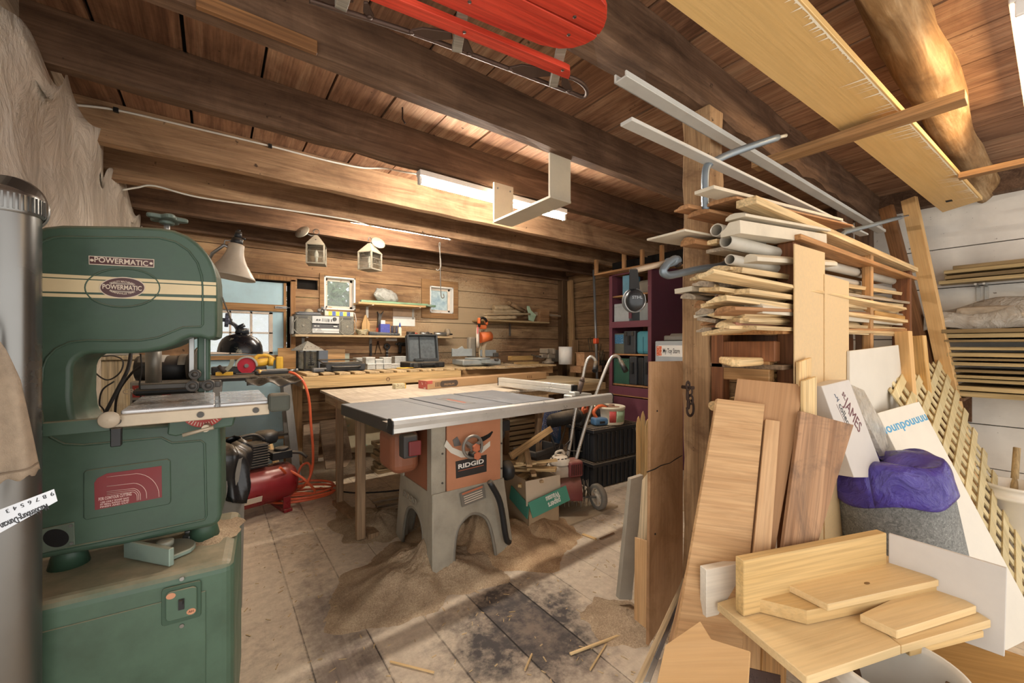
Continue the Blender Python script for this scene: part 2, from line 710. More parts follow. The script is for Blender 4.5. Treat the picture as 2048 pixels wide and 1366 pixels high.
def m_boards(cs, ax, dirt=None, dirtcol='#b7a283', gapcol=None, rough=.75, fine=.35, id_ax=None, pitch=.25, off=0., swing=.35):
    """rough wall or ceiling boards, grain along ax, tone changing from board to board across id_ax"""
    t = NT('boards')
    g = t.n('ShaderNodeTexCoord').outputs['Object']
    sp = t.n('ShaderNodeSeparateXYZ')
    t.l(g, sp.inputs[0])
    k = t.math('FLOOR', t.math('DIVIDE', t.math('SUBTRACT', sp.outputs[id_ax], off), pitch))
    wn = t.n('ShaderNodeTexWhiteNoise', noise_dimensions='1D')
    t.l(k, wn.inputs['W'])
    mp = t.n('ShaderNodeMapping')
    mp.inputs['Scale'].default_value = {'X': (.8, 8, 8), 'Y': (8, .8, 8)}[ax]
    t.l(g, mp.inputs['Vector'])
    ad = t.n('ShaderNodeVectorMath', operation='MULTIPLY_ADD')
    t.l(wn.outputs['Color'], ad.inputs[0])
    ad.inputs[1].default_value = (9, 9, 9)
    t.l(mp.outputs[0], ad.inputs[2])
    n1 = t.noise(ad.outputs[0], 1.5, 6, .62, 1.5)
    n1 = t.math('ADD', n1, t.math('MULTIPLY', t.math('SUBTRACT', wn.outputs['Value'], .5), swing))
    c = t.ramp(n1, [(.25, lin(cs[0])), (.5, lin(cs[1])), (.72, lin(cs[2]))])
    v = t.coord(rand=False)
    mp2 = t.n('ShaderNodeMapping')
    mp2.inputs['Scale'].default_value = {'X': (4, 110, 110), 'Y': (110, 4, 110)}[ax]
    t.l(g, mp2.inputs['Vector'])
    n2 = t.noise(mp2.outputs[0], 1, 3, .6)
    c = t.mix(1, c, t.ramp(n2, [(.35, (1 - fine,) * 3), (.65, (1, 1, 1))]), 'MULTIPLY')
    n3 = t.noise(v, 1.7, 7, .7, .8)
    c = t.mix(1, c, t.ramp(n3, [(.30, (.55, .52, .5)), (.55, (1, 1, 1))]), 'MULTIPLY')
    n5 = t.noise(v, 17, 3, .6)
    c = t.mix(t.ramp(n5, [(.70, (0, 0, 0)), (.76, (.8,) * 3)]), c, lin('#22170f'))
    if dirt:
        dx = t.math('DIVIDE', t.math('SUBTRACT', sp.outputs[0], dirt[0]), dirt[2])
        dz = t.math('DIVIDE', t.math('SUBTRACT', sp.outputs[2], dirt[1]), dirt[3])
        r = t.math('SUBTRACT', 1.0, t.math('ADD', t.math('MULTIPLY', dx, dx), t.math('MULTIPLY', dz, dz)), True)
        nn = t.noise(v, 38, 5, .75, 2)
        f = t.math('ADD', t.math('MULTIPLY', r, .55), t.math('SUBTRACT', nn, .62))
        c = t.mix(t.ramp(f, [(.02, (0, 0, 0)), (.3, (.85,) * 3)]), c, lin(dirtcol))
    t.l(c, t.b.inputs['Base Color'])
    t.b.inputs['Roughness'].default_value = rough
    t.b.inputs['Specular IOR Level'].default_value = .25
    t.bump(t.math('ADD', n2, t.math('MULTIPLY', n5, -.6)), .25, .004)
    return t.m


M_FLOOR = m_floor()
M_CEIL = m_boards(('#805b44', '#a67c5e', '#c09b7b'), 'Y', id_ax=0, pitch=.28, off=.177, swing=.22)
M_BACK = m_boards(('#735a44', '#9a7859', '#bd9b73'), 'X', swing=.28, fine=.25, dirt=(2.75, 1.55, .95, .75), id_ax=2, pitch=.205, off=.12)
M_SIDE = m_boards(('#6b5038', '#8f7050', '#ab8963'), 'Y', id_ax=2, pitch=.205, off=.12)
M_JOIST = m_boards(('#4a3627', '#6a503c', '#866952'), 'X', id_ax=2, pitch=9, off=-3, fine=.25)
M_JOIST_LIT = m_boards(('#7d5e45', '#a07d5d', '#bd9a75'), 'X', id_ax=2, pitch=9, off=-3, fine=.25)  # paler copy of the joist brown, tube-light brightness put into the colour
M_LOG = m_boards(('#6b4a2d', '#96744b', '#bfa27a'), 'X', id_ax=2, pitch=9, off=-3, fine=.2)


def m_whitewall():
    t = NT('white_boards')
    v = t.coord(rand=False)
    n = t.noise(v, 2.5, 6, .6)
    c = t.ramp(n, [(.3, lin('#cfc9be')), (.6, lin('#e6e1d6'))])
    n2 = t.noise(v, 30, 4, .6)
    c = t.mix(t.ramp(n2, [(.69, (0, 0, 0)), (.73, (.85,) * 3)]), c, lin('#6b5f50'))
    t.l(c, t.b.inputs['Base Color'])
    t.b.inputs['Roughness'].default_value = .6
    return t.m


M_WW = m_whitewall()
M_DARK = paint('#17110c', .9, var=.2)

# floor
struct(MB().box((2.0, 1.6, -.03), (5.4, 6.7, .06)).build('floor', M_FLOOR))

# ceiling boards run along Y and lie on the joists
mb = MB()
x = .177 - .28 * 3
while x < XR + .1:
    gp = rnd.uniform(.008, .016)
    mb.box((x + .14, 1.7, ZC + .012 + rnd.uniform(0, .004)), (.28 - gp, 6.7, .024))
    x += .28
struct(mb.build('ceiling', M_CEIL))
struct(MB().box((2.0, 1.6, ZC + .06), (5.6, 6.9, .05)).build('ceiling_deck', M_DARK))


def wallboards(name, mat, seams, lo, hi, fixed, axis, openings=(), th=.03, gap=.007):
    mb = MB()
    for z0, z1 in zip(seams[:-1], seams[1:]):
        cuts = sorted([o for o in openings if o[2] < z1 - .001 and o[3] > z0 + .001])
        zs = sorted(set([z0, z1] + [z for o in cuts for z in (o[2], o[3]) if z0 < z < z1]))
        for a, b in zip(zs[:-1], zs[1:]):
            x = lo
            for o in [c for c in cuts if c[2] < (a + b) / 2 < c[3]] + [(hi, hi, 0, 0)]:
                if o[0] - x > .002:
                    L, cx = o[0] - x, (o[0] + x) / 2
                    ga = gap if b == z1 else 0
                    d = (L, th, b - a - ga) if axis == 'X' else (th, L, b - a - ga)
                    j = rnd.uniform(0, .004)
                    c = (cx, fixed + th / 2 + j, (a + b - ga) / 2) if axis == 'X' else (fixed + th / 2 + j, cx, (a + b - ga) / 2)
                    mb.box(c, d)
                x = max(x, o[1])
    return struct(mb.build(name, mat))


DOOR = (-.20, .655, 0, 1.925)
WIN1 = (.975, 1.312, 1.648, 2.02)
WIN2 = (2.243, 2.585, 1.67, 2.02)
HOLE = (.71, .915, 1.855, 1.962)
SEAM = [-.02, .2, .42, .63, .84, 1.0, 1.152, 1.35, 1.548, 1.77, 1.993, 2.24, 2.55]
wallboards('wall_back', M_BACK, SEAM, XL - .1, XR + .05, YB, 'X', [DOOR, WIN1, WIN2, HOLE], th=.035)
mb = MB()
cut = [(DOOR, 0), (HOLE, 0), (WIN1, 0), (WIN2, 0)]
xs = XL - .1
for o in (DOOR, (.71, 1.32, 1.648, 2.03), WIN2):
    mb.box(((xs + o[0]) / 2, YB + .044, 1.25), (o[0] - xs, .012, 2.5))
    for z0, z1 in ((0, o[2]), (o[3], 2.5)):
        if z1 > z0:
            mb.box(((o[0] + o[1]) / 2, YB + .044, (z0 + z1) / 2), (o[1] - o[0], .012, z1 - z0))
    xs = o[1]
mb.box(((xs + XR + .05) / 2, YB + .044, 1.25), (XR + .05 - xs, .012, 2.5))
mb.box((.942, YB + .06, 1.84), (.06, .05, .40)).box((1.315, YB + .044, 1.84), (.012, .012, .4))
mb.box((XR + .05, 2.0, 1.25), (.012, 5.8, 2.5)).box((XL - .06, 2.92, 1.25), (.012, 3.94, 2.5))
mb.box((.655, YB + .06, .96), (.07, .01, 1.92)).box((.23, YB + .06, 1.915), (.9, .01, .06)).box((-.2, YB + .06, .96), (.05, .01, 1.92))  # strips added to shut out daylight round the door edges
struct(mb.build('wall_light_block', M_DARK))  # dark sheet added behind the walls to stop daylight leaking through gaps
struct(MB().box((.81, YB + .10, 1.91), (.30, .02, .2)).build('wall_back_cavity', M_DARK))
wallboards('wall_right', M_WW, [-.02, .34, .66, .98, 1.30, 1.70, 2.01, 2.36], -.9, 1.15, XR, 'Y', th=.03)
wallboards('wall_right_rear', M_SIDE, SEAM, 1.15, YB + .05, XR, 'Y', th=.03)
wallboards('wall_left', m_boards(('#9b8a76', '#b9a68f', '#cdbca4'), 'Y', id_ax=2, pitch=.3), [-.02, .3, .6, .9, 1.2, 1.5, 1.8, 2.1, 2.5], .95, YB, XL - .05, 'Y', th=.03)
struct(MB().box((XR - .03, 1.9, 2.43), (.12, 5.6, .16)).build('trim_wall_plate', M_JOIST))
struct(MB().box((2.0, YB + .018, 2.43), (5.3, .03, .14)).build('trim_rear_plate', M_JOIST))

# joists: each one a timber of its own, let into the walls
JY = [1.58, 2.214, 2.905, 3.51, 4.13, 4.735]
for i, y in enumerate(JY):
    mb = MB()
    n = 26
    w = .062
    A = []
    for k in range(n + 1):
        x = XL - .05 + (XR - XL + .1) * k / n
        j = rnd.uniform(-.004, .004)
        A.append([(x, y + rnd.uniform(-.002, .002), ZJ + j), (x, y + w + rnd.uniform(-.002, .002), ZJ + j + rnd.uniform(-.003, .003)), (x, y + w, ZC), (x, y, ZC)])
    vs = [p for r in A for p in r]
    fs = []
    for k in range(n):
        for q in range(4):
            a, b = k * 4 + q, k * 4 + (q + 1) % 4
            fs.append((a, a + 4, b + 4, b))
    fs += [(3, 2, 1, 0)[::-1], tuple(n * 4 + q for q in (3, 2, 1, 0))]
    mb.add(vs, fs)
    o = struct(mb.build('ceiling_joist', M_JOIST_LIT if i in (2, 3) else M_JOIST))
    tag(o, ['dark ceiling joist nearest the red sled with a short block nailed to it', 'dark ceiling joist carrying the nearer bright tube light', 'ceiling joist lit by the nearer tube light behind it',
            'ceiling joist with the second tube light tucked behind it', 'ceiling joist with the two tin lanterns hanging from it', 'ceiling joist lying against the rear board wall'][i], None)

# the heavy beam over the post, and a barked half-round joist beside it
mb = MB()
n = 30
vs, fs = [], []
for k in range(n + 1):
    x = .3 + (XR - .3 + .02) * k / n
    j = rnd.uniform(-.012, .012)
    e = rnd.uniform(-.008, .008)
    vs += [(x, .915 + e, 2.315 + j), (x, .93 + e, 2.295 + j), (x, 1.03 + e, 2.295 + rnd.uniform(-.006, .006)), (x, 1.035, ZC), (x, .905 + e * .5, ZC)]
for k in range(n):
    for q in range(5):
        a, b = k * 5 + q, k * 5 + (q + 1) % 5
        fs.append((a, a + 5, b + 5, b))
fs += [(0, 1, 2, 3, 4), tuple(n * 5 + q for q in (4, 3, 2, 1, 0))]
o = struct(MB().add(vs, fs).build('ceiling_beam', M_JOIST))
tag(o, 'heavy rough-sawn ceiling beam resting on the post above the lumber rack', None)
vs, fs = [], []
n, m = 36, 14
for k in range(n + 1):
    x = .6 + (XR - .6 - .02) * k / n
    wob = .008 * math.sin(x * 2.3) + .005 * math.sin(x * 6.1 + 1)
    for q in range(m):
        a = PI + PI * q / (m - 1)
        r = .085 + .008 * math.sin(3 * a + x * 4) + rnd.uniform(-.003, .003)
        vs.append((x, .345 + wob + r * math.cos(a) * .95, ZC - .06 + r * 1.45 * math.sin(a)))
for k in range(n):
    fs += [(k * m + q, (k + 1) * m + q, (k + 1) * m + q + 1, k * m + q + 1) for q in range(m - 1)]
fs += [tuple(range(m)), tuple(n * m + q for q in range(m - 1, -1, -1))]
o = struct(MB().add(vs, fs, True).build('log_joist', M_LOG))
tag(o, 'pale half-round log joist running above the yellow board', None)
tag(MB().box((0, 0, 0), (.34, .02, .045)).build('timber_block', wood('#6d4a2d', '#9b6e44'), bev=.002, M=Matrix.Translation(at(522, 52, Y=1.57) )),
    'short dark timber block nailed to the side of the nearest joist', 'block')

# sawn post and its neighbours
def rough_post(name, x0, x1, y0, y1, z1, mat, label, seg=22, jit=.006):
    vs, fs = [], []
    for k in range(seg + 1):
        z = z1 * k / seg
        q = [(x0, y0), (x1, y0), (x1, y1), (x0, y1)]
        vs += [(a + rnd.uniform(-jit, jit), b + rnd.uniform(-jit, jit), z) for a, b in q]
    for k in range(seg):
        for q in range(4):
            a, b = k * 4 + q, k * 4 + (q + 1) % 4
            fs.append((a, b, b + 4, a + 4))
    fs += [(3, 2, 1, 0), tuple(seg * 4 + q for q in range(4))]
    o = struct(MB().add(vs, fs).build(name, mat, bev=.006, seg=2))
    tag(o, label, None)
    return o


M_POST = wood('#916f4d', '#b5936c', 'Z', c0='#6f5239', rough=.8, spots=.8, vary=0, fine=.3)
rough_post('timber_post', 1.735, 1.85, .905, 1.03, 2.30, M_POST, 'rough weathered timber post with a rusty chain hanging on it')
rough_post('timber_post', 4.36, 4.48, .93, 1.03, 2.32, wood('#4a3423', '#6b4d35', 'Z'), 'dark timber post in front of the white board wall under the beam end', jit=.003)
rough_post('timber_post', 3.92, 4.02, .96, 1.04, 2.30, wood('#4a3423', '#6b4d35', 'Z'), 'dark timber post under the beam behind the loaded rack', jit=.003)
o = MB().box((4.55, YB - .06, 1.2), (.10, .11, 2.4)).build('timber_post', wood('#4f3b29', '#745a40', 'Z'), bev=.004)
struct(o); tag(o, 'dark corner post where the rear wall meets the side wall', None)
bar('leaning_plank', (4.50, 4.50, .55), (4.55, 4.62, 2.27), .10, .04, wood('#9a7a55', '#b7966d', dust=.2), 'tan two by four leaning in the far corner beside the cabinet', 'board', up=(1, 0, 0))

# ---------------------------------------------------------------- door in the rear wall
M_BLUE = paint('#b4d6e4', .55, var=.06, chip='#7d8a88', chipamt=.70, nscale=5)
M_RAIL = wood('#a87b4d', '#c59a68', vary=.1)
M_STILE = wood('#9a6f45', '#b98c5d', 'Z', vary=.1)
M_WSASH = paint('#d8cabb', .6, var=.08, chip='#a98d6f', chipamt=.6)
dr = thing('door_1', None, None, (0, YB + .02, 0))
struct(dr)
tag(dr, 'pale blue plank door with a six-pane window in the rear wall', None)
x0, x1 = DOOR[0] + .01, DOOR[1] - .045
wx0, wx1, wz0, wz1 = -.06, .485, 1.16, 1.59
mb = MB()
for a, b, c, d in ((x0, x1, .0, wz0), (x0, x1, wz1, 1.905), (x0, wx0, wz0, wz1), (wx1, x1, wz0, wz1)):
    mb.box(((a + b) / 2, .02, (c + d) / 2), (b - a, .025, d - c))
mb.build('door_panel', M_BLUE, dr)
mb = MB()
for z, h in ((1.635, .072), (.30, .075)):
    mb.box(((x0 + x1) / 2, -.005, z), (x1 - x0, .025, h))
mb.box(((x0 + x1) / 2, -.012, 1.125), (x1 - x0 - .1, .05, .04))
mb.build('rail', M_RAIL, dr, bev=.002)
MB().box((x1 - .012, -.004, .955), (.025, .024, 1.9)).build('stile', M_STILE, dr)
MB().box((x1 - .05, -.03, 1.645), (.11, .012, .022)).cyl((x1 - .1, -.04, 1.645), (x1 + .03, -.04, 1.645), .006).build('bolt', STEEL, dr)
MB().box((x1 - .05, -.03, .335), (.11, .012, .022)).cyl((x1 - .1, -.04, .335), (x1 + .03, -.04, .335), .006).build('bolt', STEEL, dr)
sash = MB()
fw = .022
for a, b, c, d in ((wx0, wx1, wz0, wz0 + fw), (wx0, wx1, wz1 - fw, wz1), (wx0, wx0 + fw, wz0, wz1), (wx1 - fw * 1.6, wx1, wz0, wz1),
                   (wx0, wx1, 1.366, 1.382), (.112, .130, wz0, wz1), (.286, .306, wz0, wz1)):
    sash.box(((a + b) / 2, .0, (c + d) / 2), (b - a, .035, d - c))
sw = sash.build('window_sash', M_WSASH, dr, bev=.002)
MB().box(((wx0 + wx1) / 2, .012, (wz0 + wz1) / 2), (wx1 - wx0, .003, wz1 - wz0)).build('pane', glass('#d3d6da', rough=.3, alpha=.08, dirt=.3), sw)
MB().box((.668, YB - .012, .97), (.045, .05, 1.94)).box((.23, YB - .012, 1.945), (.92, .05, .04)).build('trim_door_frame', M_STILE)
struct(bpy.data.objects['trim_door_frame'])

# ---------------------------------------------------------------- the two small windows
M_TRIM = wood('#8f6a45', '#b18a5f', vary=.1)
M_WPAINT = paint('#eceae6', .5, var=.06, chip='#b79f8c', chipamt=.66)


def small_window(name, W, gx0, gx1, gz0, gz1, label, trim):
    r = thing(name, None, None, (0, YB, 0))
    struct(r); tag(r, label, None)
    a, b, c, d = W
    m = MB()  # white reveal through the wall
    D = .10
    m.box((a + .009, .05 - .02, (c + d) / 2), (.018, D, d - c)).box((b - .009, .03, (c + d) / 2), (.018, D, d - c))
    m.box(((a + b) / 2, .03, c + .008), (b - a, D, .016)).box(((a + b) / 2, .03, d - .008), (b - a, D, .016))
    m.build('window_frame', M_WPAINT, r, bev=.002)
    m = MB()
    f = .03
    X0, X1, Z0, Z1 = a + .018, b - .018, c + .016, d - .016
    m.box((X0 + f / 2, .065, (Z0 + Z1) / 2), (f, .025, Z1 - Z0)).box((X1 - f / 2, .065, (Z0 + Z1) / 2), (f, .025, Z1 - Z0))
    m.box(((X0 + X1) / 2, .065, Z0 + f / 2), (X1 - X0, .025, f)).box(((X0 + X1) / 2, .065, Z1 - f / 2), (X1 - X0, .025, f))
    s = m.build('window_sash', M_WSASH, r, bev=.002)
    MB().box(((X0 + X1) / 2, .07, (Z0 + Z1) / 2), (X1 - X0, .003, Z1 - Z0)).build('pane', glass('#dde2e2' if trim[4] < .5 else '#9fadb6', rough=.35, alpha=.06, dirt=trim[4]), s)
    if trim[0]:
        m = MB()
        t0, t1, t2, t3 = trim[:4]
        for p, q, u, v in ((t0, a, t2, t3), (b, t1, t2, t3), (a, b, t2, c), (a, b, d, t3)):
            m.box(((p + q) / 2, -.012, (u + v) / 2), (abs(q - p), .022, abs(v - u)))
        m.build('casing', M_TRIM, r, bev=.002)


small_window('window_1', WIN1, 0, 0, 0, 0, 'small square white window with green leaves outside, above the radio', (.93, 1.36, 1.63, 2.045, .12))
small_window('window_2', WIN2, 0, 0, 0, 0, 'small square clouded window with a plain timber casing', (2.13, 2.655, 1.60, 2.10, .75))

# outside: grass, a bush close to the wall
tag(MB().box((1.5, 9, -.3), (16, 8, .1)).build('lawn', paint('#9db07f', .9)), 'grass outside the rear wall seen through the windows', 'lawn', kind='structure')
M_LEAF = NT('leaf')
_n = M_LEAF.noise(M_LEAF.coord(), 30, 4, .6)
M_LEAF.l(M_LEAF.ramp(_n, [(.3, lin('#3f5a34')), (.55, lin('#688a55')), (.75, lin('#9db585'))]), M_LEAF.b.inputs['Base Color'])
M_LEAF.b.inputs['Roughness'].default_value = .8
bush = thing('bush', 'leafy green bush growing outside the small square window', 'bush', (1.75, 7.2, -.25))

mb = MB()
for k in range(2600):
    a, b, c = rnd.uniform(0, 2 * PI), rnd.random() ** .4, rnd.uniform(-1, 1)
    p = V3((1.0 * b * math.cos(a) * math.sqrt(1 - c * c), .7 * b * math.sin(a) * math.sqrt(1 - c * c), 1.75 + 1.05 * b * c))
    M = Matrix.Translation(p) @ Matrix.Rotation(rnd.uniform(0, 6), 4, 'Z') @ Matrix.Rotation(rnd.uniform(0, 6), 4, 'X') @ Matrix.Rotation(rnd.uniform(0, 6), 4, 'Y')
    L = rnd.uniform(.06, .11)
    mb.add([(-L, 0, 0), (0, -L * .45, .01), (L, 0, 0), (0, L * .45, .01)], [(0, 1, 2, 3)], False, M)
mb.build('leaves', M_LEAF.m, bush)
MB().cyl((0, 0, 0), (0.05, 0, 1.2), .04, .02).build('stem', RUST, bush)

# ---------------------------------------------------------------- plastic sheet on the left wall
def shf(u, v):
    y = .96 + 3.88 * u
    z = .15 + 2.17 * v + (.06 * math.sin(y * 5.3) + .05 * math.sin(y * 13.1) if v > .97 else 0)
    x = XL + .02 + .007 * math.sin(y * 6 + 3 * v) + .004 * math.sin(y * 15 + v * 9) + .006 * math.sin(v * 6 + y * 3)
    x += (.03 * max(0, (v - .86) / .14) ** 1.5 * (1 + .6 * math.sin(y * 9)))
    return (x, y, z)


tag(MB().grid(shf, 120, 34).build('plastic_sheet', film('#f0e6d8', 1.7, .22, wrinkle=1.0, ws=5), thick=.001),
    'wrinkled clear plastic sheet stapled over the wall behind the green band saw', 'plastic sheet')


# ---------------------------------------------------------------- lamps
def tube_light(px, L, y, z, x, label, strength, colr, housing=True):
    r = thing('tube_light', label, 'light', (x, y, z), group=None)
    MB().cyl((-L / 2 + .01, 0, 0), (L / 2 - .01, 0, 0), .013, n=14).build('tube', glow(colr, strength), r)
    if housing:
        MB().box((0, .0, .048), (L + .02, .055, .035)).build('housing', WHITE, r, bev=.003)
    for s in (-1, 1):
        MB().box((s * L / 2, 0, .012), (.018, .03, .055)).build('lamp_holder', WHITE, r, bev=.003)
    return r


tube_light(0, 1.17, 2.245, 2.215, 1.56, 'bright fluorescent tube under the dark joist beyond the beige bracket', 225, '#fff5e8')
tube_light(0, 1.17, 3.645, 2.325, 1.33, 'fluorescent tube half hidden behind a joist near the lanterns', 180, '#fff1dc')
tube_light(0, 1.17, .07, 2.30, 2.62, 'fluorescent tube at the top edge of the ceiling above the lumber pile', 50, '#ffd8a2')
# outside wiring along the joists
def cable(name, pts, r, mat, label, cat='cable', k=6, parent=None, n=6):
    return tag(MB().tube(smoothpath(pts, k), r, n).build(name, mat, parent), label, cat)


M_CABLE = paint('#d9d4c8', .5, var=.08)
P = [at(132, 208, Y=2.89), at(232, 220, Y=2.893), at(380, 254, Y=2.893), at(540, 292, Y=2.893), at(640, 318, Y=2.89), at(720, 335, Y=2.88), at(770, 337, Y=2.8), at(815, 345, Y=2.5), at(862, 352, Y=2.30)]
cb = cable('lamp_cable', P, .006, M_CABLE, 'white cable clipped along a joist to the nearer tube light')
for q in ((232, 220), (540, 292)):
    c = at(*q, Y=2.893)
    MB().box(c, (.02, .016, .022)).build('cable_clip', BLACK, cb)
P = [at(245, 380, Y=3.5), at(275, 375, Y=3.5), at(310, 372, Y=3.5), at(400, 395, Y=3.50), at(560, 418, Y=3.5), at(700, 440, Y=3.50), at(745, 452, Y=3.6)]
cable('lamp_cable', P, .006, M_CABLE, 'white cable strung from the plastic sheet to the farther tube light')

# ---------------------------------------------------------------- camera and sky
cam = bpy.data.cameras.new('camera')
cam.sensor_width = 36
cam.lens = FPX / 2048 * 36
cam.shift_y = (HPY - 683) / 2048
cam.clip_start = .02
co = bpy.data.objects.new('camera', cam)
COL.objects.link(co)
co.location = (0, 0, EYE)
co.rotation_euler = (math.radians(90), 0, -TH)
SC.camera = co
w = bpy.data.worlds.new('world')
SC.world = w
w.use_nodes = True
w.node_tree.nodes['Background'].inputs[0].default_value = (1.0, .97, .93, 1)
w.node_tree.nodes['Background'].inputs[1].default_value = 1.55
SC.view_settings.view_transform = 'Standard'
SC.view_settings.look = 'None'
SC.view_settings.gamma = 1
SC.view_settings.exposure = 0.55
# ================================================================ LEFT SIDE: BAND SAW AND NEIGHBOURS
def bend(o, R, up=True):
    """wrap flat lettering round an arc of radius R"""
    for v in o.data.vertices:
        a = v.co.x / R
        if up:
            r = R + v.co.y
            v.co.x, v.co.y = r * math.sin(a), r * math.cos(a) - R
        else:
            r = R - v.co.y
            v.co.x, v.co.y = r * math.sin(a), R - r * math.cos(a)


GREEN = paint('#415849', .42, var=.10, dust=.55, chip='#24332b', chipamt=.735, nscale=9, spec=.45)
GREEN2 = paint('#4b6453', .42, var=.12, dust=.75, chip='#2a3a31', chipamt=.735, nscale=7, spec=.45)
GREEND = paint('#35503f', .45, dust=.5)
CREAM = paint('#dcc9a0', .5, var=.04, chip='#6d6a50', chipamt=.74)
MAROON = paint('#4a1f1d', .4, var=.05)
CREAMT = paint('#d8c8b4', .5, var=.02)
BSM = TR(.0046, 1.64, 0, rz=-5)
BSI = BSM.inverted()
bs = thing('band_saw', 'tall dark green cast-iron band saw with a cream stripe and maroon nameplates', 'band saw', M=BSM)
bn = (BSM.to_3x3() @ V3((0, -1, 0)))


def L(px, py, y=0.0):
    p = BSI @ onplane(px, py, BSM @ V3((0, y, 0)), bn)
    return (p.x, p.z)


def c1(pts):
    return [(x / 3.416, 400 + y / 3.416) for x, y in pts]


def c2(pts):
    return [(x / 2.414, 800 + y / 2.414) for x, y in pts]


RXZ = Matrix.Rotation(PI / 2, 4, 'X')   # local XY polygon -> XZ plane, extrude along -Y


def plate(pix, y0, t, mat, name, bev=0, seg=1, parent=bs):
    """a flat shape on the machine's face; y0 is the plane, t its thickness towards the viewer"""
    return MB(Matrix.Translation((0, y0, 0)) @ RXZ).prism([L(a, b, y0 - t) for a, b in pix], t).build(name, mat, parent, bev=bev, seg=seg)


outer = c1([(150, 330), (165, 270), (222, 210), (300, 180), (420, 168), (700, 172), (1000, 180), (1100, 187), (1190, 203), (1280, 240), (1340, 283), (1380, 322), (1420, 372), (1450, 425), (1470, 480),
            (1480, 540), (1483, 620), (1483, 900), (1477, 935), (1455, 953), (1420, 955), (1370, 938), (1300, 936), (1250, 955), (1200, 985), (1150, 1005), (1090, 1023), (1010, 1038), (930, 1047),
            (760, 1050), (620, 1050), (570, 1058), (530, 1082), (505, 1110), (490, 1150), (486, 1340)]) + \
    [(143, 800), (146, 826), (153, 842), (166, 850), (182, 853), (300, 850), (400, 843), (428, 841), (436, 846), (440, 856)] + c2([(1066, 300), (1068, 560), (1058, 592), (1030, 610), (600, 700), (150, 780), (110, 785)])
body = MB(Matrix.Translation((0, .21, 0)) @ RXZ).prism([L(a, b) for a, b in outer], .21).build('frame_casting', GREEN, bs, bev=.02, seg=4)


body.data.polygons.foreach_set('use_smooth', [True] * len(body.data.polygons))
body.data.set_sharp_from_angle(angle=.6)


def ridge(pix, name, r=.0035, y=-.0005, closed=True, mat=GREEN):
    p = [(a, y, b) for a, b in (L(*q, y) for q in pix)]
    return MB().tube(p + ([] if not closed else []), r, 6, closed=closed).build(name, mat, bs)


ridge(c1([(228, 380), (245, 330), (290, 285), (360, 260), (420, 254), (700, 256), (1090, 260), (1200, 288), (1290, 348), (1350, 430), (1378, 520), (1385, 600), (1385, 850), (1372, 866), (1250, 870),
          (1190, 895), (1080, 940), (960, 960), (760, 962), (600, 960), (480, 972), (380, 1018), (320, 1080), (292, 1150), (290, 1240), (262, 1258), (235, 1250), (228, 900)]), 'cover_ridge')
ridge(c2([(172, 70), (200, 58), (210, 120), (245, 180), (310, 213), (400, 218), (780, 182), (805, 195), (832, 208), (970, 196), (988, 210), (996, 560), (986, 578), (600, 660), (200, 738), (172, 735)]), 'cover_ridge')
ov = [(837 + 255 * math.cos(a), 600 + 132 * math.sin(a)) for a in (2 * PI * k / 40 for k in range(40))]
ridge(c1(ov), 'cover_boss', .003)
for k, (a0, a1, b0, b1) in enumerate(((497, 519, 563, 583), (528, 622, 590, 651), (634, 656, 672, 692))):
    plate(c1([(150, a0 - 3.6), (1476, b0), (1476, b1), (150, a1 - 1.8)]), 0, .0025, CREAM, 'stripe')
# nameplates
pl = plate(c1([(605, 380), (1053, 405), (1053, 462), (607, 440)]), 0, .003, CREAMT, 'name_plate')
tag(pl, 'maroon rectangular nameplate', None)
plate(c1([(611, 385), (1048, 409), (1048, 457), (612, 435)]), -.003, .0006, MAROON, 'plate_field', parent=bs)
a, b = L(*c1([(832, 422)])[0], -.004)
text('plate_lettering', 'POWERMATIC', .0215, CREAMT, bs, TR(a, -.0037, b, rx=90), bold=.0004, fit=L(*c1([(1015, 422)])[0], -.004)[0] - L(*c1([(648, 422)])[0], -.004)[0])
for q in ((628, 411), (1033, 434)):
    a, b = L(*c1([q])[0], -.004)
    MB(Matrix.Translation((a, -.0035, b)) @ RXZ).cyl((0, 0, 0), (0, 0, .0015), .004, n=10).build('rivet', CREAMT, bs)
el = lambda cx, cy, rx, ry: [(cx + rx * math.cos(t), cy + ry * math.sin(t)) for t in (2 * PI * k / 36 for k in range(36))]
tag(plate(c1(el(836, 599, 157, 73)), -.0025, .002, CREAMT, 'name_badge'), 'oval maroon nameplate on the cream stripe', None)
plate(c1(el(836, 599, 150, 67)), -.0045, .0006, MAROON, 'badge_field')
a, b = L(*c1([(836, 599)])[0], -.005)
text('badge_lettering', 'POWERMATIC', .0195, CREAMT, bs, TR(a, -.0052, b, rx=90), bold=.0004, fit=L(*c1([(972, 599)])[0], -.005)[0] - L(*c1([(704, 599)])[0], -.005)[0])
fq = L(*c1([(925, 599)])[0], -.005)[0] - L(*c1([(745, 599)])[0], -.005)[0]
o = text('badge_lettering', 'QUALITY MACHINERY', .0078, CREAMT, bs, TR(a, -.0052, b + .0178, rx=90), bold=.0001, fit=fq)
bend(o, .05)
o = text('badge_lettering', 'McMINNVILLE TENN', .0078, CREAMT, bs, TR(a, -.0052, b - .0178, rx=90), bold=.0001, fit=fq)
bend(o, .05, False)
for dz in (.0115, -.0115):
    plate_o = MB().box((a, -.0052, b + dz), (.05, .0006, .004)).build('badge_slot', paint('#a3978a', .5), bs)
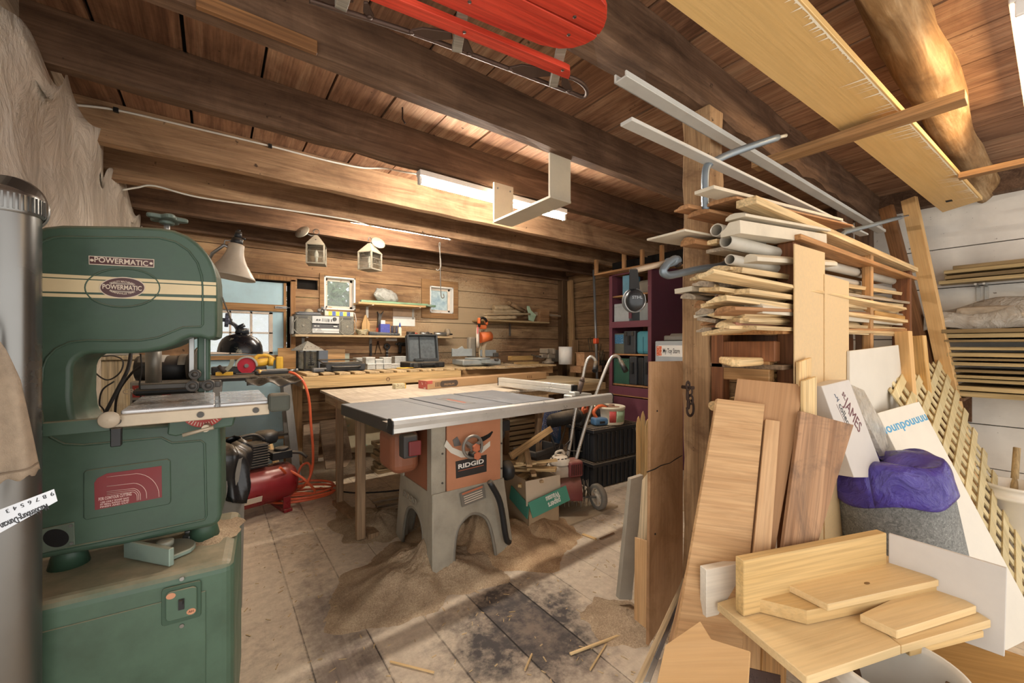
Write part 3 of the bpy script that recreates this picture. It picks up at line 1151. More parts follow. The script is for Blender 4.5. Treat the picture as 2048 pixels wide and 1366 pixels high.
# contour chart on an embossed panel
plate(c2([(402, 352), (415, 340), (810, 284), (823, 296), (825, 492), (815, 504), (415, 580), (402, 570)]), 0, .004, GREEN, 'chart_panel', bev=.002)
RED = paint('#7d2428', .45, var=.06)
ch = plate(c2([(455, 400), (470, 378), (515, 355), (780, 318), (782, 470), (458, 532)]), -.004, .0008, RED, 'contour_chart')
tag(ch, 'red contour cutting chart sticker', None)
PINKT = paint('#e0c4bd', .5, var=.02)
for x0, y0, x1, y1, r in ((515, 372, 768, 468, 110), (515, 417, 708, 475, 62), (515, 442, 678, 483, 36), (515, 450, 670, 484, 30), (515, 458, 662, 486, 24)):
    pts = [(x0, y0), (x1 - r, y0 - (x1 - r - x0) * .115)]
    for k in range(1, 8):
        t = k / 8 * PI / 2
        pts.append((x1 - r + r * math.sin(t), y0 - (x1 - r - x0) * .115 + (r * .95) * (1 - math.cos(t))))
    pts.append((x1, y1))
    P = [(u, -.0049, v) for u, v in (L(*q, -.005) for q in c2(pts))]
    MB().tube(P, .0008, 4).build('chart_line', PINKT, bs)
a, b = L(*c2([(557, 467)])[0], -.005)
text('chart_lettering', 'FOR CONTOUR CUTTING', .0125, PINKT, bs, TR(a, -.005, b, rx=90, rz=0) @ TR(rz=2.0), bold=.0002, fit=L(*c2([(637, 460)])[0], -.005)[0] - L(*c2([(478, 480)])[0], -.005)[0])
for k, s in enumerate(('USE ONLY SHARP SAW', 'FIT SMALL RADIUS CURVES', 'FINISH AND CUT')):
    a, b = L(*c2([(555 - k, 484 + k * 11)])[0], -.005)
    text('chart_lettering', s, .0065, PINKT, bs, TR(a, -.005, b, rx=90) @ TR(rz=2.0), bold=.0001, fit=.062)
# dust port
port = plate(c2([(175, 630), (357, 590), (362, 700), (178, 748)]), 0, .005, paint('#6f7d70', .45, .4, dust=.5), 'dust_port', bev=.001)
plate(c2(el(270, 667, 63, 44)), -.005, .0006, paint('#0b0b0b', .9, var=0), 'port_hole')
for q in ((193, 645), (342, 607), (345, 692), (197, 730)):
    a, b = L(*c2([q])[0], -.006)
    MB(Matrix.Translation((a, -.005, b)) @ RXZ).cyl((0, 0, 0), (0, 0, .003), .004, n=8).build('screw', STEEL, bs)
# base cabinet (world axes are close to the machine's)
bx0, bx1, by0, by1, bz = -.56, .055, -.155, .30, .60
MB().box(((bx0 + bx1) / 2, (by0 + by1) / 2, bz / 2), (bx1 - bx0, by1 - by0, bz)).build('base_cabinet', GREEN2, bs, bev=.03, seg=4)
MB().box(((bx0 + bx1) / 2 - .01, by0 - .0015, .27), (.50, .004, .52)).build('access_panel', GREEN2, bs, bev=.0015)
sx, sz = L(878 / 2.414, 800 + 978 / 2.414, by0 - .004)
sw = MB(Matrix.Translation((sx, by0 - .003, sz)) @ RXZ).prism(rrect(.088, .105, .008), .004).build('switch_plate', GREEND, bs, bev=.001)
MB(Matrix.Translation((sx, by0 - .007, sz)) @ RXZ).prism(rrect(.07, .083, .012), .005).build('switch_cover', GREEN2, sw, bev=.002)
MB().box((sx, by0 - .013, sz), (.013, .004, .03)).box((sx, by0 - .017, sz + .007), (.008, .01, .012)).build('toggle', BLACK, sw)
for dx, dz, s in ((-.023, .030, ''), (.022, -.028, 'AH')):
    MB(Matrix.Translation((sx + dx, by0 - .012, sz + dz)) @ RXZ @ Matrix.Diagonal((1.25, 1, 1, 1))).cyl((0, 0, 0), (0, 0, .0008), .0085, n=18).build('sticker', paint('#c98f6d', .6), sw)
    if s:
        text('sticker_lettering', s, .009, MAROON, sw, TR(sx + dx, by0 - .0131, sz + dz, rx=90))
for dz in (.068, -.066):
    MB(Matrix.Translation((sx, by0 - .003, sz + dz)) @ RXZ).cyl((0, 0, 0), (0, 0, .004), .0055, n=10).build('screw', STEEL, bs)
for x in (-.36, -.04):
    MB().cyl((x, .07, bz), (x, .07, bz + .07), .045, .03, n=20).build('mounting_foot', GREEND, bs)
# upper guide post, rollers and blade
wl = lambda *p: BSI @ V3(p)
g = wl(-.035, 1.72, 0)
bx, by = g.x, g.y
MB().box((bx + .003, by + .02, 1.24), (.034, .030, .30)).build('guide_post', GREEND, bs, bev=.004)
MB().box((bx - .03, by + .02, 1.25), (.012, .012, .20)).build('guide_rod', STEEL, bs)
MB().box((bx + .01, by - .004, 1.118), (.085, .03, .022)).box((bx - .08, by + .03, 1.115), (.16, .05, .018)).build('guide_bracket', DSTEEL, bs, bev=.003)
for dx, dz, r in ((-.022, .0, .0185), (.02, .0, .0185), (-.016, .038, .0165)):
    m = Matrix.Translation((bx + dx, by - .03, 1.115 + dz)) @ Matrix.Rotation(PI / 2, 4, 'X')
    ro = MB(m).lathe([(.0, -.012), (r, -.012), (r, .004), (r * .86, .006), (r * .8, .002), (r * .5, .002), (r * .42, .008), (.0, .008)], 24).build('guide_roller', DSTEEL, bs)
MB().box((bx + .008, by + .004, 1.15), (.0012, .013, .36)).build('blade', STEEL, bs)
# table in world axes, pinned under the blade
T = BSI @ Matrix.Identity(4)
tm = MB(T)
tm.box((-.105, 1.732, 1.058), (.21, .384, .022)).box((.078, 1.732, 1.058), (.133, .384, .022)).box((.006, 1.732, 1.050), (.016, .384, .006))
MTAB = paint('#c6c6c6', .22, .45, var=.1, nscale=11, chip='#5a5550', chipamt=.70)
tb = tm.build('table', MTAB, bs, bev=.003)
MB(T).box((-.045, 1.532, 1.042), (.375, .018, .034)).build('fence_rail', paint('#b9ab95', .45, .3, dust=.6), bs, bev=.002)
for x in (-.215, -.035, .105):
    MB(T).cyl((x, 1.524, 1.042), (x, 1.519, 1.042), .009, n=14).cyl((x, 1.5195, 1.042), (x, 1.5175, 1.042), .0045, n=6).build('bolt', DSTEEL, bs)
MB(T).box((-.29, 1.535, 1.035), (.125, .022, .036)).build('fence_block', GREEN, bs, bev=.002)
kx = at(219, 839, Y=1.51)
MB(T @ Matrix.Translation(kx) @ Matrix.Rotation(PI / 2, 4, 'X')).lathe([(0, -.03), (.008, -.03), (.008, 0), (.0215, 0), (.0225, .008), (.020, .011), (.006, .012), (0, .014)], 26).build('locking_knob', paint('#b7aa96', .5, .2, dust=.4), bs)
MB(T).box((kx.x + .012, 1.52, kx.z - .05), (.022, .02, .05)).build('knob_stop', BLACK, bs, bev=.002)
hb = at(560, 806, Y=1.50)
MB(T).box((hb.x, 1.53, hb.z), (.062, .06, .058)).build('fence_handle', paint('#4a4c43', .75, dust=.5), bs, bev=.012, seg=3)
# trunnion with the red tilt scale
tc = wl(*at(408, 822, Y=1.60))
MB(Matrix.Translation((tc.x, tc.y + .05, tc.z)) @ RXZ).prism([(-.085, -.005), (-.09, -.065), (-.07, -.072), (.075, -.055), (.085, -.01)], .05).build('trunnion', GREEN, bs, bev=.004)
half = lambda r: [(r * math.cos(PI + PI * k / 24), r * math.sin(PI + PI * k / 24)) for k in range(25)]
sc = MB(Matrix.Translation((tc.x, tc.y - .002, tc.z + .008)) @ RXZ).prism(half(.058), .006).build('tilt_scale', paint('#b23a33', .5), bs)
m = MB(Matrix.Translation((tc.x, tc.y - .008, tc.z + .008)) @ RXZ)
for k in range(21):
    an = PI + PI * (k + .5) / 21
    m.box((.049 * math.cos(an), .049 * math.sin(an), .0006), (.012, .002, .001), Matrix.Translation((.049 * math.cos(an), .049 * math.sin(an), 0)) @ Matrix.Rotation(an, 4, 'Z') @ Matrix.Translation((-.049 * math.cos(an), -.049 * math.sin(an), 0)))
m.build('scale_marks', CREAMT, sc)
lv = wl(*at(412, 856, Y=1.56))
MB().cyl((lv.x, lv.y - .01, lv.z), (lv.x, lv.y + .04, lv.z), .011, n=10).tube([(lv.x - .055, lv.y - .012, lv.z - .014), (lv.x, lv.y - .01, lv.z - .002), (lv.x + .02, lv.y - .01, lv.z + .002)], [.006, .005, .007], 8).build('clamp_lever', paint('#b9ab95', .5, .3, dust=.5), bs)
# tension handwheel on top
hw = wl(*at(334, 442, Y=1.74))
m = MB(Matrix.Translation(hw))
pts = []
for k in range(60):
    a = 2 * PI * k / 60
    r = .045 + .010 * math.cos(5 * a)
    pts.append((r * math.cos(a), r * math.sin(a)))
m.prism(pts, .014, Matrix.Translation((0, 0, 0)))
m.cyl((0, 0, -.012), (0, 0, .0), .02, n=16)
m.build('tension_handwheel', paint('#5d6b62', .5, .2, dust=.6), bs, bev=.004, seg=2)
MB().cyl((hw.x, hw.y, hw.z - .05), (hw.x, hw.y, hw.z - .005), .008, n=12).build('tension_screw', STEEL, bs)

# miter gauge lying on the base
mg = thing('miter_gauge', 'grey-green miter gauge lying on the dusty band saw base', 'miter gauge', M=TR(*at(330, 1108, Z=.602), rz=38))
MG = paint('#8da196', .5, .2, dust=.7, chip='#565b54', chipamt=.68)
MB().box((-.045, .0, .027), (.014, .19, .052)).build('fence_face', MG, mg, bev=.002)
MB().prism([(-.04, -.062)] + [(.075 * math.cos(t), .075 * math.sin(t)) for t in (-1.2 + 2.4 * k / 14 for k in range(15))] + [(-.04, .062)], .014).build('protractor', MG, mg, bev=.003)
MB().lathe([(0, .014), (.008, .014), (.008, .026), (.021, .026), (.022, .040), (.018, .043), (0, .043)], 20).build('knob', paint('#a9aea2', .5, .2, dust=.5), mg)
MB().box((.10, .02, .012), (.05, .03, .014)).cyl((.09, .045, .02), (.125, .02, .022), .008).build('pointer', STEEL, mg, bev=.002)


def mound(name, cx, cy, z0, rx, ry, h, mat, label, cat, n=26, seed=1, rough=.12, kind='stuff', rz=0, k=1.6):
    R = random.Random(seed)
    ph = [R.uniform(0, 6) for _ in range(8)]

    def fn(u, v):
        a, r = 2 * PI * u, v
        w = 1 + .16 * math.sin(2 * a + ph[0]) + .11 * math.sin(3 * a + ph[1]) + .07 * math.sin(7 * a + ph[2]) + .04 * math.sin(13 * a + ph[6])
        x, y = rx * r * w * math.cos(a), ry * r * w * math.sin(a)
        hh = h * max(0, (1 - r)) ** k
        hh *= 1 + .25 * math.sin(x * 21 + ph[3]) * math.cos(y * 19 + ph[4])
        q = .5 * math.sin(x * 90 + ph[5]) * math.sin(y * 83 + ph[1]) + .5 * math.sin(x * 41 + ph[2]) * math.sin(y * 47 + ph[0])
        hh += (rough * h * .22 * q + R.uniform(-1, 1) * min(rough * h * .3, .007)) * (1 - r)
        return (cx + x, cy + y, z0 + max(hh, 0) - .002 * r)
    o = MB().grid(fn, n * 3, n).build(name, mat)
    return tag(o, label, cat, kind=kind)


def m_dust(a, b, c):
    t = NT('sawdust')
    v = t.coord(world=True)
    n = t.noise(v, 150, 4, .75)
    n2 = t.noise(v, 7, 5, .6)
    n = t.math('ADD', t.math('MULTIPLY', n, .6), t.math('MULTIPLY', n2, .4))
    t.l(t.ramp(n, [(.36, lin(a)), (.5, lin(b)), (.62, lin(c))]), t.b.inputs['Base Color'])
    t.b.inputs['Roughness'].default_value = .95
    t.b.inputs['Specular IOR Level'].default_value = .1
    t.bump(n, .9, .012)
    return t.m


M_DUST = m_dust('#8f7a63', '#b59d81', '#d2bc9c')
M_DUSTR = m_dust('#9a7c5f', '#c09f7b', '#dabd97')
M_DUSTG = m_dust('#85735c', '#a8947a', '#c9b495')
p = at(436, 1052, Z=.60)
mound('sawdust_heap', p.x - .03, p.y - .05, .600, .10, .13, .035, M_DUST, 'small heap of sawdust on the band saw base', 'sawdust', 14)
# ---------------------------------------------------------------- pipe, jacket, rule
dp = thing('dust_pipe', 'tall galvanized metal dust pipe with a crimped elbow at the left edge', 'pipe', at(14, 1366, D=.95)[:2] + (0,) if False else (at(14, 900, D=.95).x, at(14, 900, D=.95).y, 0))
MB().cyl((0, 0, 0), (0, 0, 1.565), .0545, n=40, cap=False).build('pipe_run', GALV, dp)
m = MB()
prof = []
for k in range(40):
    a = 2 * PI * k / 40
    prof.append(a)
m.lathe([(.0555, 1.555), (.058, 1.56), (.058, 1.60), (.0565, 1.605)], 40)
for k in range(44):
    a = 2 * PI * k / 44
    m.box((0, 0, 0), (.004, .0035, .036), Matrix.Translation((.0588 * math.cos(a), .0588 * math.sin(a), 1.58)) @ Matrix.Rotation(a, 4, 'Z'))
m.build('crimped_collar', GALV, dp)
el_ = [V3(q) for q in ((0, 0, 1.575), (.001, .002, 1.585), (.002, .012, 1.594), (.0, .03, 1.598), (-.006, .06, 1.60), (-.02, .11, 1.59))]
MB().tube([tuple(q) for q in el_], .0575, 40, cap=False, smooth=False).build('elbow', GALV, dp)
MB(frame((-.012, .085, 1.595), (0, 0, 1), (-.25, .95, -.1))).lathe([(.0575, -.012), (.061, -.009), (.061, .009), (.0575, .012)], 40).build('band_clamp', STEEL, dp)


def jk(u, v):
    # cloth from a nail off to the left, gathered at the top, flared at the hem
    top = at(-60, 640, D=.80)
    a = at(-140, 985, D=.74)
    b = at(84, 942, D=.84)
    ed = [at(-30, 640, D=.80), at(12, 700, D=.80), at(40, 760, D=.81), at(62, 850, D=.83), at(84, 942, D=.85)]
    k = v * 4
    i = min(int(k), 3)
    R = ed[i].lerp(ed[i + 1], k - i)
    Lp = at(-60, 640, D=.79).lerp(at(-150, 1000, D=.76), v)
    p = Lp.lerp(R, u)
    p = p + V3((.5, -.8, 0)).normalized() * (.012 * math.sin(u * 15 + v * 2) * v + .02 * math.sin(u * PI) * v)
    if v > .96:
        p.z += .004 * math.sin(u * 40)
    return p


jb = thing('canvas_jacket', 'tan canvas jacket hanging at the left edge in front of the metal pipe', 'jacket', at(-60, 640, D=.80))
CANV = paint('#9c8b77', .9, var=.12, nscale=30, bump=.4)
JM = Matrix.Translation(-at(-60, 640, D=.80))
MB(JM).grid(jk, 40, 40).build('jacket_body', CANV, jb, thick=.004)
MB(JM).tube([jk(u / 20, .955) + V3((.002, -.004, 0)) for u in range(21)], .0018, 5).build('hem_seam', paint('#7d6d5b', .9), jb)
jt = at(-60, 640, D=.80)
MB(JM).tube([jt + V3((0, 0, 0)), V3((-.47, jt.y + .05, 1.32)), V3((XL + .01, jt.y + .09, 1.36))], .009, 6).build('hanging_loop', CANV, jb)

# steel rule: outline on the photo, printing upside down
rp = [at(0, 1018, D=.80), at(108, 978, D=.84), at(115, 1002, D=.84)]
ru = slab('steel_rule', [(-60, 1042), (108, 978), (115, 1002), (-52, 1095), ], rp, .0012, paint('#c9ccd0', .3, .4, var=.04), 'metal rule with black printing leaning across the pipe at the left edge', 'ruler', along=(0, 1), bev=0)
INK = paint('#2b2c30', .6, var=.02)
nrm = (rp[1] - rp[0]).cross(rp[2] - rp[0]).normalized()
if (V3((0, 0, EYE)) - rp[0]).dot(nrm) < 0:
    nrm = -nrm


def decal(s, px, py, px2, py2, size_px, plane, name, mat, parent, flip=False, off=.0006, bold=0, sx=1.0, align='CENTER', spx=None):
    """lettering whose baseline runs from the first to the second pixel point, lying on a plane"""
    a_, b_, c_ = (V3(q) for q in plane)
    n = (b_ - a_).cross(c_ - a_).normalized()
    if (V3((0, 0, EYE)) - a_).dot(n) < 0:
        n = -n
    P, Q = onplane(px, py, a_, n), onplane(px2, py2, a_, n)
    mid = (P + Q) / 2 if align == 'CENTER' else P
    W = frame(mid + n * off, Q - P, n)
    r = ray(px, py)
    size = size_px / FPX * (P - V3((0, 0, EYE))).length / r.length
    o = text(name, s, size, mat, None, Matrix(), bold=bold, align=align)
    wd = max(v.co.x for v in o.data.vertices) - min(v.co.x for v in o.data.vertices)
    k = (Q - P).length / max(wd, 1e-4) if sx is None else sx
    bpy.context.view_layer.update()
    o.parent = parent
    o.matrix_local = parent.matrix_world.inverted() @ W @ Matrix.Diagonal((k, 1, 1, 1))
    return o


decal('Macklenburg-Duncan', 96, 1012, 2, 1053, 18, rp, 'rule_lettering', INK, ru, sx=None, bold=.0002)
for k in range(7):
    u = k / 7
    x = 104 - u * 104
    y = 986 + u * 40
    decal('987654321'[k], x + 4, y, x - 4, y + 3, 11, rp, 'rule_figure', INK, ru)
# ---------------------------------------------------------------- behind the band saw
M_CHIP = wood('#c9b48c', '#dccdb0', 'Z', c0='#8f7a5c', rough=.8, fine=.5)
cp = at(215, 850, D=2.15)
a, b = at(150, 860, D=2.2), at(292, 860, D=2.45)
ex = (b - a); ex.z = 0
M = frame((a.x, a.y, 0), ex)
ck = thing('wooden_chest', 'worn cream-painted wooden chest seen through the throat of the band saw', 'chest', M=M)
Lc = ex.length
MB().box((Lc / 2 - .1, .2, .58), (Lc + .2, .38, 1.16)).build('chest_body', M_CHIP, ck, bev=.004)
MB().box((Lc / 2 - .1, .2, 1.175), (Lc + .24, .42, .025)).build('chest_top', M_CHIP, ck, bev=.004)
pb = thing('power_strip', 'grey power strip with cords on top of the cream wooden chest', 'power strip', M=M @ TR(.10, .08, 1.1875, rz=4))
MB().box((0, 0, .02), (.30, .06, .04)).build('strip_body', paint('#a7a49c', .5, dust=.4), pb, bev=.004)
m = MB()
for k in range(5):
    m.box((-.11 + k * .05, -.005, .041), (.026, .026, .004))
m.build('outlets', BLACK, pb)
# belt and disc sander: black motor, grey plinth with a red badge
s0 = at(395, 860, D=1.98)
s1 = at(262, 860, D=1.88)
ex = s0 - s1; ex.z = 0
SM = frame((s1.x, s1.y, 0), ex)
Ls = ex.length
ds = thing('disc_sander', 'black-motored disc sander on a grey plinth with a red badge behind the saw table', 'disc sander', M=SM)
GREYP = paint('#9b988f', .5, dust=.5)
mz = 1.25 - 48 / 807 * 1.93
MB().cyl((0.0, .08, mz), (Ls * .78, .08, mz), .062, n=26).build('motor', BLACK, ds)
MB().cyl((Ls * .05, .08, mz + .008), (Ls * .45, .08, mz + .008), .058, n=26).cyl((Ls * .66, .08, mz + .01), (Ls * .8, .08, mz + .01), .060, n=26).build('motor_cover', GREYP, ds)
MB().cyl((Ls * .80, .08, mz), (Ls * .90, .08, mz), .075, n=28).build('gear_case', DSTEEL, ds)
MB().cyl((Ls * .93, .08, mz - .02), (Ls * .97, .08, mz - .02), .125, n=36).build('sanding_disc', DSTEEL, ds)
MB().box((Ls * .45, .10, mz - .155), (Ls * .92, .22, .20)).build('plinth', GREYP, ds, bev=.006)
zl = 1.25 - 92 / 807 * 1.9
MB().box((Ls * .32, -.012, zl), (Ls * .56, .004, .055)).build('badge', paint('#a8382f', .5), ds)
text('badge_lettering', 'CRE  CORDIN', .034, CREAMT, ds, TR(Ls * .32, -.0145, zl, rx=90), bold=.0006)
MB().box((Ls * .13, -.012, zl - .075), (Ls * .18, .003, .07)).build('data_plate', BLACK, ds)
MB().box((Ls * .45, .10, .44), (Ls * .85, .24, .80)).build('stand_cabinet', GREYP, ds, bev=.004)
po = at(307, 740, D=1.72)
pc = thing('steel_column', 'round steel column with a black foot standing behind the band saw table', 'column', (po.x, po.y, 0))
MB().cyl((0, 0, 1.06), (0, 0, 1.30), .027, n=24).cyl((0, 0, .0), (0, 0, 1.06), .027, n=24).build('column_tube', paint('#8a857c', .4, .6, dust=.2), pc)
MB().box((.04, .0, 1.055), (.20, .10, .03)).build('column_collar', BLACK, pc, bev=.01)
MB().cyl((0, 0, 0), (0, 0, .02), .14, n=28).build('column_foot', BLACK, pc)
CORD = paint('#2b2725', .7, var=.1)
for pts, r, lab in (
        ([at(262, 706, D=1.8), at(255, 740, D=1.75), at(232, 785, D=1.70), at(205, 835, D=1.70), at(180, 868, D=1.95), at(170, 990, D=2.0)], .007, 'thick black power cord slanting down behind the band saw throat'),
        ([at(168, 716, D=2.15), at(190, 745, D=2.05), at(215, 760, D=2.0), at(240, 745, D=2.0), at(246, 722, D=2.05), at(228, 712, D=2.15), at(205, 713, D=2.2)], .0035, 'thin black cord looped over the cream wooden chest'),
        ([at(285, 730, D=1.72), at(262, 748, D=1.75), at(235, 790, D=1.8), at(230, 850, D=1.85), at(232, 960, D=1.9)], .005, 'black cord curving down beside the disc sander'),
        ([at(281, 708, D=1.68), at(283, 740, D=1.67), at(279, 770, D=1.67), at(282, 800, D=1.67), at(280, 900, D=1.68)], .003, 'thin black wire hanging in front of the sander motor'),
        ([at(228, 763, D=1.95), at(205, 780, D=1.9), at(199, 808, D=1.9), at(208, 822, D=1.9), at(220, 870, D=2.0)], .0035, 'thin black cord curled against the cream wooden chest'),
        ([at(441, 866, D=1.75), at(446, 890, D=1.75), at(443, 920, D=1.75), at(447, 990, D=1.78)], .004, 'black cord dropping beside the band saw base')):
    cable('power_cable', pts, r, CORD, lab, 'cable')
bar('wooden_stick', at(437, 842, D=1.78), at(457, 848, D=1.72), .02, .018, PINE, 'short pale stick end poking out beside the band saw trunnion', 'stick')
# ---------------------------------------------------------------- lamps in front of the door


def shade(name, label, c, r, h, mat, prof, tilt=0, rzz=0, inner=None):
    t = thing(name, label, 'lamp', M=Matrix.Translation(c) @ Matrix.Rotation(math.radians(rzz), 4, 'Z') @ Matrix.Rotation(math.radians(tilt), 4, 'Y'))
    o = MB().lathe([(r * a, h * b) for a, b in prof], 40).build('lamp_shade', mat, t, thick=.002)
    return t


c = at(462, 553, D=2.05)
r1 = 41 / 807 * 2.05
t = shade('reflector_lamp', 'beige ribbed reflector lamp clamped beside the top of the green band saw', c, r1, .165, paint('#b8ab98', .45, var=.08, chip='#e5e0d4', chipamt=.7), [(1.03, -.03), (1.0, .02), (.90, .10), (.88, .13), (.74, .25), (.72, .28), (.57, .41), (.55, .44), (.45, .57), (.38, .70), (.34, .85), (.33, 1.0), (.28, 1.02)], 8)
MB().cyl((0, 0, .165), (0, 0, .20), .028, .024).cyl((0, 0, .20), (0, 0, .235), .018, .014).cyl((0, 0, .235), (0, 0, .245), .007).cyl((.018, 0, .205), (.035, 0, .205), .005).build('socket', BLACK, t)
MB().lathe([(0, .03), (.025, .04), (.03, .07), (.018, .12), (.012, .16)], 16).build('bulb', WHITE, t)
MB().tube([(-.02, 0, .14), (-.05, 0.0, .15), (-.09, .02, .10), (-.11, .05, .04)], .008, 8).build('clamp_arm', STEEL, t)
MB().tube([(-.05, 0, .15), (-.05, .0, .175), (-.02, 0, .18)], .004, 6).build('bracket', STEEL, t)
MB().tube([(-.11, .05, .04), (-.12, .10, -.03), (-.13, .15, -.1)], .01, 8).build('clamp_handle', BLACK, t)
c = at(481, 706, D=1.85)
r2 = 38 / 807 * 1.85
t = shade('dome_lamp', 'black enamel dome work lamp hanging in front of the door window', c, r2, .085, paint('#15171c', .22, var=.15, chip='#8b8672', chipamt=.60, nscale=9), [(1.0, 0), (1.0, .05), (.985, .2), (.94, .45), (.84, .68), (.66, .86), (.40, .97), (.30, 1.0), (.29, 1.1)], 4)
MB().cyl((0, 0, .09), (0, 0, .115), .028, .024, n=20).cyl((0, 0, .115), (-.01, 0, .13), .014).build('socket', paint('#33363b', .5, .3, chip='#9a9788', chipamt=.6, nscale=12), t)
TI = Matrix.Identity(4)
arm = [at(481, 668, D=1.85) - c, at(470, 655, D=1.84) - c, at(460, 648, D=1.80) - c, at(449, 645, D=1.75) - c]
MB().tube(smoothpath(arm, 5), .009, 8).build('arm', paint('#5c6068', .4, .5), t)
k = at(448, 642, D=1.74) - c
m = MB(Matrix.Translation(k) @ Matrix.Rotation(PI / 2, 4, 'Y'))
m.prism([((.026 + .006 * (i % 2)) * math.cos(PI * i / 10), (.026 + .006 * (i % 2)) * math.sin(PI * i / 10)) for i in range(20)], .014, Matrix.Translation((0, 0, -.007)))
m.cyl((0, 0, -.04), (0, 0, .02), .008)
m.build('pivot_knob', paint('#5a5f70', .45, .3), t, bev=.002)
MB().tube([at(435, 598, D=1.42) - c, at(458, 645, D=1.70) - c, at(470, 662, D=1.83) - c], .0028, 6).build('stay_wire', STEEL, t)

# ---------------------------------------------------------------- tool stand in front of the door
ts = thing('tool_stand', 'folding tool stand with splayed grey legs in front of the blue door', 'stand', (0, 0, 0))
SZ = .985
q = [at(432, 752, Z=SZ), at(592, 752, Z=SZ)]
cx_, cy_ = (q[0].x + q[1].x) / 2 - .02, (q[0].y + q[1].y) / 2 + .05
MB().box((cx_, cy_ + .14, SZ - .014), (.60, .62, .026)).build('stand_top', BLACKR, ts, bev=.003)
for sx_ in (-1, 1):
    for sy_ in (-1, 1):
        MB().hexa([V3((cx_ + sx_ * .24 + dx * (1 if z == 0 else 1), cy_ + sy_ * .10 + dy + (sy_ * .12 if z == 0 else 0), z)) + V3((sx_ * .08 if z == 0 else 0, 0, 0))
                   for z in (0, SZ - .03) for dx, dy in ((-.03, -.015), (.03, -.015), (.03, .015), (-.03, .015))]).build('leg', paint('#8d8a84', .5, .4, dust=.3), ts, bev=.002)
bar('brace', (cx_ - .3, cy_, .45), (cx_ + .3, cy_, .45), .03, .02, DSTEEL, parent=ts)
# yellow circular saw with a red blade guard
p = at(500, 748, Z=SZ)
cs = thing('circular_saw', 'yellow circular saw with a red blade standing on the tool stand', 'circular saw', M=TR(p.x + .0, p.y + .06, SZ, rz=-8))
YEL = paint('#e0b23c', .45, dust=.25)
mm = Matrix.Translation((-.02, -.03, .075)) @ RXZ
MB(mm).cyl((0, 0, 0), (0, 0, .003), .072, n=36).build('blade', paint('#b3263a', .35, var=.08), cs)
arc = [(.088 * math.cos(t_), .088 * math.sin(t_)) for t_ in (math.radians(-5 + 190 * k / 18) for k in range(19))]
arc += [(.072 * math.cos(t_), .072 * math.sin(t_)) for t_ in (math.radians(185 - 190 * k / 18) for k in range(19))]
MB(mm).prism(arc, .028, Matrix.Translation((0, 0, -.012))).build('upper_guard', paint('#b7b5ae', .4, .4, dust=.3), cs, bev=.002)
MB(mm).cyl((0, 0, .003), (0, 0, .014), .018, n=16).build('arbor', STEEL, cs)
MB().cyl((.0, .02, .085), (.15, .03, .11), .042, .034, n=20).cyl((.15, .03, .11), (.19, .03, .105), .045, .04, n=20).build('motor_housing', YEL, cs)
MB().tube(smoothpath([(.03, .02, .12), (.07, .02, .165), (.14, .03, .165), (.20, .03, .12)], 5), .017, 10).build('handle', YEL, cs)
MB().box((.03, .0, .006), (.26, .13, .008)).build('shoe', STEEL, cs, bev=.002)
MB().box((.24, .03, .09), (.06, .09, .13)).build('battery', YEL, cs, bev=.012, seg=2)
# brass and black spray tool with hose end
p = at(520, 752, Z=SZ)
ng = thing('nail_gun', 'black and brass air tool lying on the tool stand in front of the yellow saw', 'air tool', M=TR(p.x, p.y - .04, SZ, rz=12))
MB().box((.09, .0, .03), (.26, .05, .035)).build('body', BLACK, ng, bev=.008, seg=2)
MB().box((.10, .0, .052), (.22, .02, .012)).build('rail', STEEL, ng, bev=.002)
MB().lathe([(0, 0), (.024, 0), (.028, .02), (.018, .05), (.022, .07), (0, .075)], 18, Matrix.Translation((-.03, 0, .035)) @ Matrix.Rotation(PI / 2, 4, 'Y')).build('cap', paint('#b08a50', .4, .5), ng)
MB().cyl((.22, 0, .035), (.275, .0, .04), .011).cyl((.275, 0, .04), (.30, 0, .04), .014).build('hose_fitting', STEEL, ng)
# black plastic tray / bag under the tools, hanging over the edge
p = at(530, 768, Z=SZ - .02)


def bag(u, v):
    x = -.17 + .34 * u
    y = -.15 + .20 * v
    z = .006 + .008 * math.sin(u * 19 + v * 5) + .010 * math.sin(v * 13 + u * 8) + .012
    if v < .35:
        z -= (.35 - v) * .09 * (1 + .4 * math.sin(u * 11))
    return (p.x + x + .05, p.y + y - .005, SZ + z)


tag(MB().grid(bag, 40, 20).build('plastic_bag', paint('#17181a', .3, var=.2, dust=.2), thick=.002), 'black plastic bag spread under the tools on the stand and drooping over its edge', 'bag')
# grey curved fence + brown tool on the left end
p = at(452, 752, Z=SZ)
ga = thing('arc_bracket', 'grey curved metal bracket with a yellow strip on the left end of the tool stand', 'bracket', M=TR(p.x, p.y + .01, SZ, rz=-5))
arc = [(.13 * math.cos(t_), .13 * math.sin(t_)) for t_ in (math.radians(-85 + 85 * k / 12) for k in range(13))] + [(.10 * math.cos(t_), .10 * math.sin(t_)) for t_ in (math.radians(-85 * k / 12) for k in range(13))]
MB(Matrix.Translation((-.07, 0, .14)) @ RXZ).prism(arc, .02).build('arc', paint('#9a9a8a', .5, .2, dust=.4), ga, bev=.001)
MB().box((-.01, -.02, .02), (.12, .03, .03)).build('strip', YEL, ga, bev=.002)
MB().cyl((-.05, -.03, .09), (-.005, -.03, .03), .014, .020, n=12).build('grip', paint('#3b2f28', .6), ga)
# long grey level / case at the back with black lid
p = at(480, 730, Z=SZ)
tag(MB().box((0, 0, .035), (.42, .12, .07)).build('tool_case', BLACK, bev=.012, seg=2, M=TR(cx_ - .08, cy_ + .37, SZ, rz=3)), 'long black tool case at the back of the tool stand under the dome lamp', 'case')
